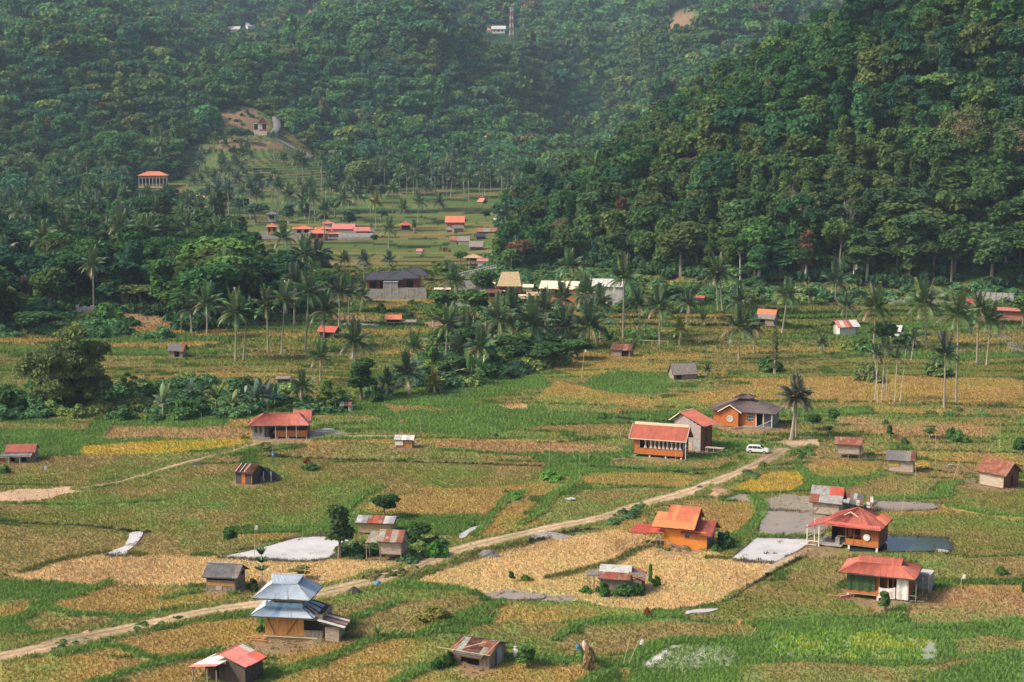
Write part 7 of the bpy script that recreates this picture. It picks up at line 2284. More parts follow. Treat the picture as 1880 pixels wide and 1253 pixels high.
far_house(1079, 388, 16, 6, 384, 378, 5, 'orange roof glimpsed between trees at the valley end', ORNL, BRICK)
far_house(770, 467, 10, 3, 462, 457, 10, 'tiny red and white shelter in the green far field', REDP, WHITE, kind='gable', ov=.3)
# left slope village
h = far_house(281, 346, 50, 12, 323, 315, 4, 'long orange roofed lodge with a white columned gallery on the left slope', ORNG, YWOOD, name='lodge', fop=[(.03, .97, .35, .75, 'dark')])
k = 9
for i in range(k): MB().box(h.x0 + h.w * i / (k - 1) - .2, h.x0 + h.w * i / (k - 1) + .2, -.9, -.5, 0, h.ze - 1.2).build('column', POSTW, h.t)
MB().box(h.x0 - .3, h.x1 + .3, -1.0, 0, .3, 1.3).build('parapet', CREAM, h.t)
far_house(140, 385, 34, 12, 380, 365, 6, 'dull red hip roof deep in the palm grove', DKRED, WHITE)
far_house(250, 392, 12, 8, 388, 384, 0, 'small red peaked roof under the left palms', REDP, GWOOD)
far_house(256, 400, 12, 8, 397, 385, 40, 'dark red gable with a white edge in the palm grove', DKRED, GWOOD, kind='gable')
far_house(331, 366, 18, 8, 361, 354, 12, 'faded red roof below the lodge', REDP, WHITE, kind='gable')
far_house(363, 368, 20, 6, 363, 358, -6, 'flat orange roof at the bottom of the lodge garden', ORNL, BRICK, kind='gable')
far_house(281, 361, 28, 6, 359, 355, 0, 'grey roof with white gable ends under the lodge', TIND, WHITE, kind='gable')
far_house(437, 336, 16, 6, 333, 329, 2, 'orange tarp roofed shed on the green terraces', REDB, TWOOD, kind='gable', ov=.3)
far_house(473, 342, 22, 6, 339, 331, 0, 'dark shed with a white corner on the green terraces', DTILE, WHITE, kind='gable')
far_house(374, 281, 14, 6, 276, 271, 6, 'white hut with a dark roof at the top of the terraces', TIND, WHITE, kind='gable')
far_house(552, 262, 7, 5, 260, 256, 0, 'left tiny orange roof beside the hill lane', ORNG, BRICK)
far_house(570, 262, 7, 5, 260, 256, 0, 'right tiny orange roof beside the hill lane', ORNG, BRICK)
far_house(506, 332, 12, 5, 328, 325, 0, 'small brown roof on the right of the green terraces', RUST, TWOOD, kind='gable')
# little white house on the cleared slope
h = H(478, 249, 24, 9, 228, 216, 2, 'hillside_house', 'white house with a brown gable and red trim on the cleared slope', 'house')
t = h.t; hw = h.w / 2
b0 = h.z(241, 0); ze = h.z(226, 0); zr = h.z(215, 0)
wall(t, CREAM, (-hw, -1), (hw, -1), 0, b0, 1.2); wall(t, CREAM, (hw, -1), (hw, 9), 0, b0, 1.5); MB().box(-hw, hw, -1, 9, b0, b0 + .2).build('floor', BRICK, t)
wall(t, WHITE, (-hw, 1), (hw, 1), b0 + .2, ze, 1.2, op=[(.05, .35, .1, .85, 'dark'), (.66, .95, .15, .85, 'dark')]); wall(t, WHITE, (hw, 1), (hw, 8), b0, ze, 2); wall(t, WHITE, (-hw, 8), (-hw, 1), b0, ze, 2)
gable(t, -hw * .45, hw + 1.2, -.5, 9, ze, zr + .4, THATG, axis='y', w=3, nr=3, barge=CREAM)
k = MB().add([(-hw * .3, -.3, ze + .1), (hw + .8, -.3, ze + .1), (hw * .35, -.3, zr), (-hw * .3, -.1, ze + .1), (hw + .8, -.1, ze + .1), (hw * .35, -.1, zr)], [(0, 1, 2), (5, 4, 3), (0, 3, 4, 1), (1, 4, 5, 2), (2, 5, 3, 0)]); k.build('gable_wall', RWOOD, t)
MB().beam((-hw, -1, ze), (hw + .8, -1, ze), .3, .5).build('fascia', BRICK, t); MB().box(-hw * .1, hw, -1.1, -.9, b0 + .2, b0 + 1.4).build('parapet', REDB, t)
# right edge buildings
far_house(1772, 567, 34, 8, 560, 548, 10, 'dull red roof behind the palms near the right edge', DKRED, BRICK, kind='gable')
far_house(1852, 590, 52, 7, 571, 567, 4, 'unfinished brick building with a flat pinkish roof at the right edge', REDP, BRICK, kind='gable', fop=[(.1, .35, .2, .8, 'dark')])
p = at(1827, 557); ru = empty('concrete_ruin', p, face_cam(p, 4), 'stained roofless concrete shell above the brick building', 'ruin')
for i in range(6): wall(ru, CONC, (-6 + i * 2, 0), (-4.1 + i * 2, 0), 0, 3.6, .6, horiz=True, name='wall_panel'); posts(ru, [(-6 + i * 2, -.1)], 0, 3.8, .12, CONC, 'pier')
wall(ru, CONC, (5.9, 0), (5.9, 5), 0, 3.4, 1.2); wall(ru, CONC, (-6, 5), (-6, 0), 0, 3.4, 1.2)
p = at(1595, 556); sw = empty('stone_wall', p, face_cam(p, 0), 'long broken rubble wall along the foot of the wooded hill', 'wall')
r_ = random.Random(4)
for i in range(52):
    MB().box(-14 + i * .9, -14 + i * .9 + .86, 0, .7, 0, 1.0 + r_.uniform(-.2, .4)).build('stone', STONE, sw)
p = at(155, 573); rw_ = empty('rubble_wall', p, face_cam(p, 2), 'broken white wall beside the brown field at the left', 'wall')
for i in range(9):
    MB().box(-5 + i * 1.15, -5 + i * 1.15 + 1.1, 0, .4, 0, 1.9 + r_.uniform(-.5, .5)).build('block', TINL, rw_)
# far hill town and mast
far_house(915, 62, 24, 12, 54, 48, 4, 'white flat fronted building on the far ridge', TINL, WHITE, kind='gable', fop=[(.1, .3, .4, .8, 'dark'), (.4, .6, .4, .8, 'dark'), (.7, .9, .4, .8, 'dark')], dmin=1700)
far_house(893, 60, 18, 12, 56, 51, 0, 'red roofed house left of the white building on the far ridge', REDP, WHITE, dmin=1700)
far_house(843, 42, 16, 12, 37, 32, 0, 'orange roof on the far wooded ridge', ORNL, WHITE, dmin=1700)
far_house(567, 31, 10, 12, 24, 18, 20, 'orange roofed house on the skyline forest', ORNG, WHITE, dmin=1700)
far_house(428, 60, 20, 12, 55, 49, 20, 'blue grey roofed house among the far left trees', TINL, WHITE, kind='gable', dmin=1400)
far_house(462, 54, 14, 12, 49, 42, -20, 'second blue grey roof just above the far left house', BLUT, WHITE, kind='gable', dmin=1400)
p = at(939, 72, 1700); s_ = S(p)
mt = empty('radio_mast', p, .3, 'tall red and white lattice radio mast on the far ridge', 'radio mast')
HM = 56 / s_
for i in range(8):
    z0, z1 = HM * i / 8, HM * (i + 1) / 8
    a0, a1 = 2.6 * (1 - .55 * i / 8), 2.6 * (1 - .55 * (i + 1) / 8)
    k = MB()
    C0 = [(-a0, -a0, z0), (a0, -a0, z0), (a0, a0, z0), (-a0, a0, z0)]; C1 = [(-a1, -a1, z1), (a1, -a1, z1), (a1, a1, z1), (-a1, a1, z1)]
    for q in range(4):
        k.beam(C0[q], C1[q], .5); k.beam(C0[q], C1[(q + 1) % 4], .3); k.beam(C1[q], C1[(q + 1) % 4], .3)
    k.build('mast_section', REDP if i % 2 == 0 else WHITE, mt)
k = MB(); k.box(-2, 2, -2, 2, HM, HM + .4); k.tube([(0, 0, HM), (0, 0, HM + 4)], .2, 5); k.box(-2.2, -1.4, -2.3, -1.9, HM - 4, HM - .5); k.box(1.2, 2, -2.3, -1.9, HM - 4, HM - .5); k.build('antenna', POSTW, mt)
# ------------------------------------------------------------------ single plants, poles, car, person
MARKS = [(407, 1240, 'pink roofed shed'), (406, 1088, 'grey roofed hut'), (523, 1173, 'two tiered blue house'), (700, 1000, 'twin tin roofed huts'), (866, 1223, 'patched rusty hut'), (1128, 1087, 'half rusted hut in the straw field'),
         (1258, 1007, 'orange painted house'), (1556, 1008, 'house on the pond edge'), (1611, 1103, 'house with the lettered cloth'), (1516, 948, 'shed with one red panel'), (1820, 894, 'blotched rusty hut'), (1653, 867, 'patchwork roofed hut'),
         (1557, 842, 'red streaked stilt hut'), (1208, 841, 'curtained hall'), (1262, 826, 'tall pink grey building'), (1362, 784, 'brown tiled house'), (448, 889, 'hut with the orange door'), (742, 823, 'white sheet shack'), (514, 806, 'red hip house by the track'),
         (38, 848, 'tin awning shed'), (1258, 697, 'thatched plank hut'), (1140, 655, 'low dark shack'), (1405, 600, 'orange and grey roofed hut'), (1557, 617, 'pinkish roofed white hut'), (1640, 622, 'silver roofed hut'), (600, 622, 'red roofed hut among palms'),
         (722, 600, 'orange roofed pole shed'), (323, 657, 'crooked grey hut'), (635, 757, 'junk shed'), (728, 550, 'dark roofed restaurant'), (935, 545, 'thatched hall'), (1025, 562, 'cream balcony house'), (1112, 562, 'pale roofed white house'), (868, 488, 'thatched gazebo'),
         (582, 442, 'orange village cluster'), (745, 424, 'small red pavilion'), (835, 419, 'bright orange far house'), (874, 460, 'thatched barn'), (281, 346, 'long lodge'), (140, 385, 'red roof in the palm grove'), (478, 249, 'white hillside house'), (473, 342, 'dark terrace shed'),
         (125, 745, 'great bamboo clump'), (520, 1020, 'largest pale pond'), (240, 1000, 'forked pond'), (1400, 1015, 'square pale pond'), (1560, 1190, 'bright young rice'), (1260, 1210, 'seedling bed'), (1450, 830, 'parked white car'), (1827, 557, 'concrete ruin'), (155, 573, 'rubble wall'), (1462, 805, 'big twin trunked palm')]
USED = set()


def near_label(head, px, row, tail=''):
    """a phrase that says which one: its look and what it stands by"""
    cand = sorted(MARKS, key=lambda m: math.hypot(m[0] - px, (m[1] - row) * 1.6))
    for m in cand[:8]:
        dx, dy = px - m[0], row - m[1]
        if abs(dx) > abs(dy) * 2.0:
            rel = ('close ' if abs(dx) < 45 else ('' if abs(dx) < 110 else 'well ')) + ('right of' if dx > 0 else 'left of')
        else:
            rel = ('close ' if abs(dy) < 25 else ('' if abs(dy) < 60 else 'well ')) + ('in front of' if dy > 0 else 'behind')
        s = '%s %s the %s%s' % (head, rel, m[2], tail)
        if s not in USED:
            USED.add(s)
            return s
    s = '%s %s the %s' % (head, 'out beyond', cand[0][2])
    k = 0
    adj = ['slightly taller', 'slightly shorter', 'leaning', 'fuller', 'sparser', 'straighter', 'darker', 'paler', 'wider', 'slimmer']
    while s in USED and k < len(adj):
        s = '%s %s %s the %s' % (adj[k], head, 'near', cand[0][2]); k += 1
    USED.add(s)
    return s


DKG = (0.065, 0.105, 0.05); MDG = (0.10, 0.155, 0.06); YLG = (0.22, 0.24, 0.05); BLG = (0.06, 0.105, 0.075)
# palms: crown px,row, base px,row, crown radius px, colour, word
PALMS = [
    (434, 577, 432, 663, 34, MDG, 'tall'), (452, 585, 447, 661, 28, DKG, 'slim'), (490, 567, 492, 650, 30, MDG, 'pale trunked'), (522, 554, 517, 651, 28, MDG, 'leaning'), (566, 541, 560, 646, 34, MDG, 'tall pale trunked'), (595, 574, 594, 640, 30, DKG, 'dark'),
    (623, 539, 622, 604, 24, DKG, 'slim dark'), (663, 546, 662, 572, 24, MDG, 'short'), (651, 632, 651, 702, 35, MDG, 'broad'), (588, 658, 588, 702, 26, MDG, 'young'), (747, 690, 751, 726, 34, DKG, 'broad dark'), (710, 706, 711, 727, 22, DKG, 'squat'),
    (796, 706, 796, 724, 21, YLG, 'yellow leaved'), (554, 712, 553, 748, 26, MDG, 'young upright'), (834, 520, 833, 577, 28, MDG, 'grey fronded'), (633, 478, 633, 512, 14, MDG, 'small'), (668, 479, 668, 513, 15, BLG, 'small bluish'), (715, 479, 715, 502, 14, BLG, 'small stout'),
    (558, 470, 558, 514, 30, MDG, 'big'), (582, 472, 578, 514, 26, DKG, 'dark'), (460, 488, 458, 545, 27, DKG, 'tall dark'), (714, 422, 713, 456, 18, MDG, 'broad'), (596, 389, 595, 446, 17, DKG, 'tall dark'), (768, 373, 767, 410, 16, MDG, 'small'), (740, 386, 738, 420, 16, MDG, 'bushy'), (806, 374, 806, 388, 15, MDG, 'stemless'),
    (1142, 515, 1144, 622, 34, MDG, 'very tall'), (1078, 542, 1080, 575, 30, MDG, 'full'), (1031, 552, 1030, 592, 28, MDG, 'round crowned'), (1170, 562, 1175, 626, 25, DKG, 'slender'), (1208, 567, 1211, 634, 33, MDG, 'big drooping'), (1247, 606, 1247, 636, 19, YLG, 'yellow green'), (1262, 560, 1260, 600, 22, DKG, 'dark'),
    (1081, 602, 1081, 640, 40, DKG, 'broad dark low'), (1037, 604, 1037, 638, 34, DKG, 'low dark'), (976, 598, 976, 645, 38, MDG, 'wide fronded'), (855, 616, 855, 655, 34, DKG, 'deep green'), (1045, 490, 1045, 520, 24, MDG, 'feathery'), (841, 650, 841, 685, 26, DKG, 'low'),
    (1318, 505, 1326, 573, 28, MDG, 'tall twin like'), (1312, 512, 1318, 573, 22, DKG, 'thin'), (1356, 556, 1354, 590, 24, DKG, 'hidden'), (1356, 604, 1356, 662, 34, MDG, 'broad'), (1384, 606, 1384, 650, 22, DKG, 'small dark'), (1442, 546, 1435, 616, 28, MDG, 'curved'), (1533, 520, 1533, 556, 28, DKG, 'feathery'),
    (1553, 564, 1553, 600, 22, MDG, 'mid sized'), (1604, 570, 1603, 642, 34, MDG, 'big'), (1693, 560, 1700, 640, 38, MDG, 'big round'), (1750, 582, 1755, 742, 38, MDG, 'very tall pale trunked'), (1791, 572, 1793, 668, 28, DKG, 'tall slim'), (1814, 592, 1811, 670, 30, MDG, 'tall'), (1730, 655, 1733, 750, 32, DKG, 'dark drooping'),
    (1509, 632, 1509, 652, 15, MDG, 'little'), (1298, 680, 1298, 697, 12, DKG, 'little dark'), (172, 490, 172, 572, 26, MDG, 'tall thin trunked'), (221, 420, 213, 507, 25, MDG, 'tall slanting'), (166, 402, 164, 440, 22, MDG, 'full crowned'), (334, 380, 334, 430, 20, MDG, 'slim'), (357, 437, 356, 470, 24, DKG, 'broad'),
    (296, 271, 296, 314, 14, MDG, 'tall slim'), (393, 258, 390, 300, 12, MDG, 'slanting'), (414, 268, 413, 316, 12, DKG, 'straight'), (444, 282, 443, 312, 15, MDG, 'full'), (455, 284, 452, 312, 15, DKG, 'dark'), (409, 318, 409, 338, 12, MDG, 'short'), (429, 304, 428, 330, 14, DKG, 'round'),
    (502, 254, 503, 292, 9, MDG, 'narrow'), (545, 294, 544, 341, 17, MDG, 'tall'), (556, 300, 555, 341, 16, DKG, 'leafy'), (590, 296, 590, 350, 13, MDG, 'tall narrow'), (936, 372, 936, 402, 15, MDG, 'lone'), (1090, 312, 1089, 352, 24, MDG, 'high crowned'), (1041, 362, 1043, 400, 18, MDG, 'slanting'),
    (766, 330, 766, 366, 15, MDG, 'tall'), (885, 335, 886, 362, 14, MDG, 'slim'), (700, 315, 700, 345, 16, MDG, 'leaning'), (650, 300, 650, 340, 15, MDG, 'straight'), (400, 350, 400, 380, 18, DKG, 'full'), (470, 360, 470, 395, 18, DKG, 'dark'), (530, 362, 530, 398, 20, MDG, 'wide'), (560, 370, 561, 402, 20, DKG, 'drooping'),
    (915, 590, 915, 650, 36, MDG, 'tall full'), (940, 575, 942, 640, 32, DKG, 'tall dark green'), (880, 640, 880, 690, 30, MDG, 'leaning full'), (820, 600, 818, 660, 30, MDG, 'tall green'), (1000, 570, 1000, 630, 30, DKG, 'very dark green'), (1100, 560, 1102, 630, 28, MDG, 'upright'),
    (760, 640, 762, 690, 26, MDG, 'lone leaning'), (80, 440, 84, 510, 28, MDG, 'tall pale'), (120, 430, 118, 500, 26, DKG, 'tall dark'), (4, 470, 6, 540, 30, MDG, 'high'), (270, 430, 272, 500, 26, MDG, 'high slim'), (90, 380, 92, 430, 22, MDG, 'light'), (30, 390, 30, 440, 22, DKG, 'dark high'),
    (520, 440, 522, 500, 24, MDG, 'tall fronded'), (410, 500, 412, 580, 28, MDG, 'arching'), (540, 520, 540, 600, 26, DKG, 'thin dark'), (380, 560, 380, 620, 30, MDG, 'low full'), (350, 570, 352, 612, 26, DKG, 'dark green low'), (640, 540, 640, 600, 24, MDG, 'slender bright'),
    (860, 330, 860, 372, 15, MDG, 'slim high'), (820, 318, 820, 360, 15, DKG, 'slim dark green'), (920, 325, 921, 362, 15, MDG, 'feathered'), (960, 318, 960, 360, 16, DKG, 'dense'), (640, 340, 640, 384, 15, MDG, 'high slender'), (720, 350, 721, 392, 15, MDG, 'arched'), (780, 345, 780, 384, 15, DKG, 'narrow dark'), (605, 345, 606, 392, 16, MDG, 'plumed'),
    (630, 368, 630, 402, 18, MDG, 'grove edge'), (655, 360, 655, 398, 18, MDG, 'light'), (690, 375, 690, 420, 16, YLG, 'yellowish'), (680, 352, 680, 392, 17, DKG, 'shadowed'),
]
for cx, cr_, bx, br, rp, col, word in PALMS:
    p = at(bx, br)
    s = S(p)
    hm = max((br - cr_) / s / .985, .8)
    det = rp >= 19
    c = Vector(col) * rnd.uniform(.85, 1.15)
    t = palm(p, hm, rp / s * 1.05, c, near_label('%s coconut palm' % word, bx, br), det, lean=0.02, up=1.15 if hm < 5 else 1.0)
    # lean towards the crown's place
    dx = (cx - bx) / s
    t.rotation_euler = (0, math.atan2(dx, hm), rnd.uniform(-.2, .2))
# groves of palms in the distance
_pp = polar_points(700, 1330, -40, 1120, lambda D: 17.5, 77)
_pz = base_h(_pp[:, 0], _pp[:, 1]); _qx, _qy = proj(_pp[:, 0], _pp[:, 1], _pz)
_k = forest_mask(_pp[:, 0], _pp[:, 1], _qx, _qy) & (spur(_pp[:, 0], _pp[:, 1]) < 3)
_k &= ((_qx < 480) & (_qy > 335)) | ((_qx > 500) & (_qy > 255))
_k |= in_poly(_qx, _qy, [(325, 366), (600, 376), (640, 392), (600, 412), (440, 414), (330, 398)]) | in_poly(_qx, _qy, [(600, 348), (720, 346), (700, 366), (610, 372)])
for cx, cy_, hw, hh in CLEAR:
    _k &= ~((abs(_qx - cx) < hw) & (_qy - cy_ < hh + 12) & (_qy - cy_ > -hh * .4))
_k |= in_poly(_qx, _qy, [(700, 345), (860, 340), (1000, 350), (990, 372), (850, 362), (720, 372)]) | in_poly(_qx, _qy, [(340, 340), (420, 300), (480, 320), (440, 380), (350, 380)])
_k &= ~((_qx > 232) & (_qx < 345) & (_qy > 338) & (_qy < 402))
_k &= ~((_qx < 330) & (np.arange(len(_qx)) % 3 == 0))
_ii = np.nonzero(_k)[0]
np.random.RandomState(5).shuffle(_ii)
for i in _ii[:190]:
    h_ = rnd.uniform(13, 19)
    wh = ('rising out of the grove at the far left' if _qx[i] < 150 else ('in the grove round the long lodge' if _qx[i] < 330 and _qy[i] < 400 else 'in the grove in front of the left hill')) if _qx[i] < 340 else (
        'in the palm row below the green terraces' if _qx[i] < 640 and _qy[i] > 345 else ('in the long grove behind the orange village' if _qx[i] < 800 else 'in the long grove at the mouth of the ravine'))
    palm(Vector((_pp[i, 0], _pp[i, 1], _pz[i])), h_, rnd.uniform(4.2, 5.4), Vector(rnd.choice([MDG, DKG, BLG, MDG])) * rnd.uniform(.9, 1.35), 'coconut palm ' + wh, False, 'coconut palms ' + wh)

# big sugar palm with two trunks
p = at(1462, 806)
h_ = 8.0
t = palm(p, h_, 3.7, (0.15, 0.15, 0.10), 'big grey brown palm with two stout trunks beside the road end', True, None, .03, 'sugar_palm', 1.1, 64)
link('trunk', PALM_TRUNK, t, (1.5, .3, 0), (0, -.14, 0), (1.9, 1.9, h_))
for px_, row_ in ((1495, 560 + 245),):
    pass
# slim areca palms
for i, (bx, br, tx, tr) in enumerate([(1605, 736, 1610, 655), (1611, 737, 1604, 650), (1618, 737, 1621, 640), (1627, 736, 1626, 640), (1642, 738, 1644, 660), (1652, 738, 1660, 640), (1672, 663, 1676, 625)]):
    p = at(bx, br); s = S(p)
    t = palm(p, (br - tr) / s, 17 / s, DKG, near_label('slender pale stemmed areca palm', bx, br), True, 'slender areca palms', 0.0, 'areca_palm', 1.1, 11, thin=True)
    t.rotation_euler = (0, math.atan2((tx - bx), (br - tr)), 0)
# bare trunk wrapped in creeper
p = at(1422, 687); s = S(p)
t = empty('dead_palm', p, 0, 'bare palm trunk without a crown, wrapped in creeper', 'tree')
link('trunk', PALM_TRUNK, t, scale=(1.5, 1.5, 85 / s))
V, F, fa = leaf_cloud([(0, 0, 85 / s * q, .7, .7, 1.3) for q in (.15, .35, .5, .65, .8, .95)], 420, .4, 4)
o = link('creeper', join_cloud('creeper', [(V, F, fa)], m_leaf), t); set_col(o, (0.10, 0.12, 0.05))

# banana plants
for px_, row_, sp_, col, wd in [(300, 765, 30, (0.17, 0.23, 0.12), 'pale leaved'), (397, 752, 26, (0.10, 0.16, 0.06), 'upright'), (352, 735, 20, (0.10, 0.15, 0.08), 'half hidden'), (428, 760, 22, (0.13, 0.20, 0.05), 'fresh green'), (865, 708, 32, (0.11, 0.19, 0.06), 'wide leaved'), (445, 752, 24, (0.07, 0.13, 0.07), 'dark'),
                                (470, 757, 30, (0.06, 0.11, 0.075), 'dense bluish'), (492, 757, 30, (0.06, 0.11, 0.075), 'dense dark'), (480, 745, 30, (0.065, 0.12, 0.08), 'tall bluish'), (505, 750, 24, (0.055, 0.10, 0.07), 'leaning dark'), (128, 552, 24, (0.12, 0.19, 0.07), 'bright'), (150, 548, 20, (0.12, 0.18, 0.08), 'tilted'),
                                (310, 552, 24, (0.16, 0.22, 0.10), 'tall pale'), (325, 556, 22, (0.12, 0.18, 0.07), 'ragged'), (290, 545, 22, (0.10, 0.17, 0.07), 'leafy'), (694, 1174, 15, (0.13, 0.23, 0.06), 'little'), (1073, 1222, 22, (0.10, 0.19, 0.05), 'tattered'), (880, 700, 26, (0.09, 0.17, 0.06), 'shaded'),
                                (1120, 640, 20, (0.08, 0.14, 0.05), 'small'), (1290, 600, 16, (0.14, 0.2, 0.06), 'small bright')]:
    p = at(px_, row_); s = S(p)
    banana(p, sp_ * 1.15 / s / 2.4, col, near_label('%s banana plant' % wd, px_, row_))

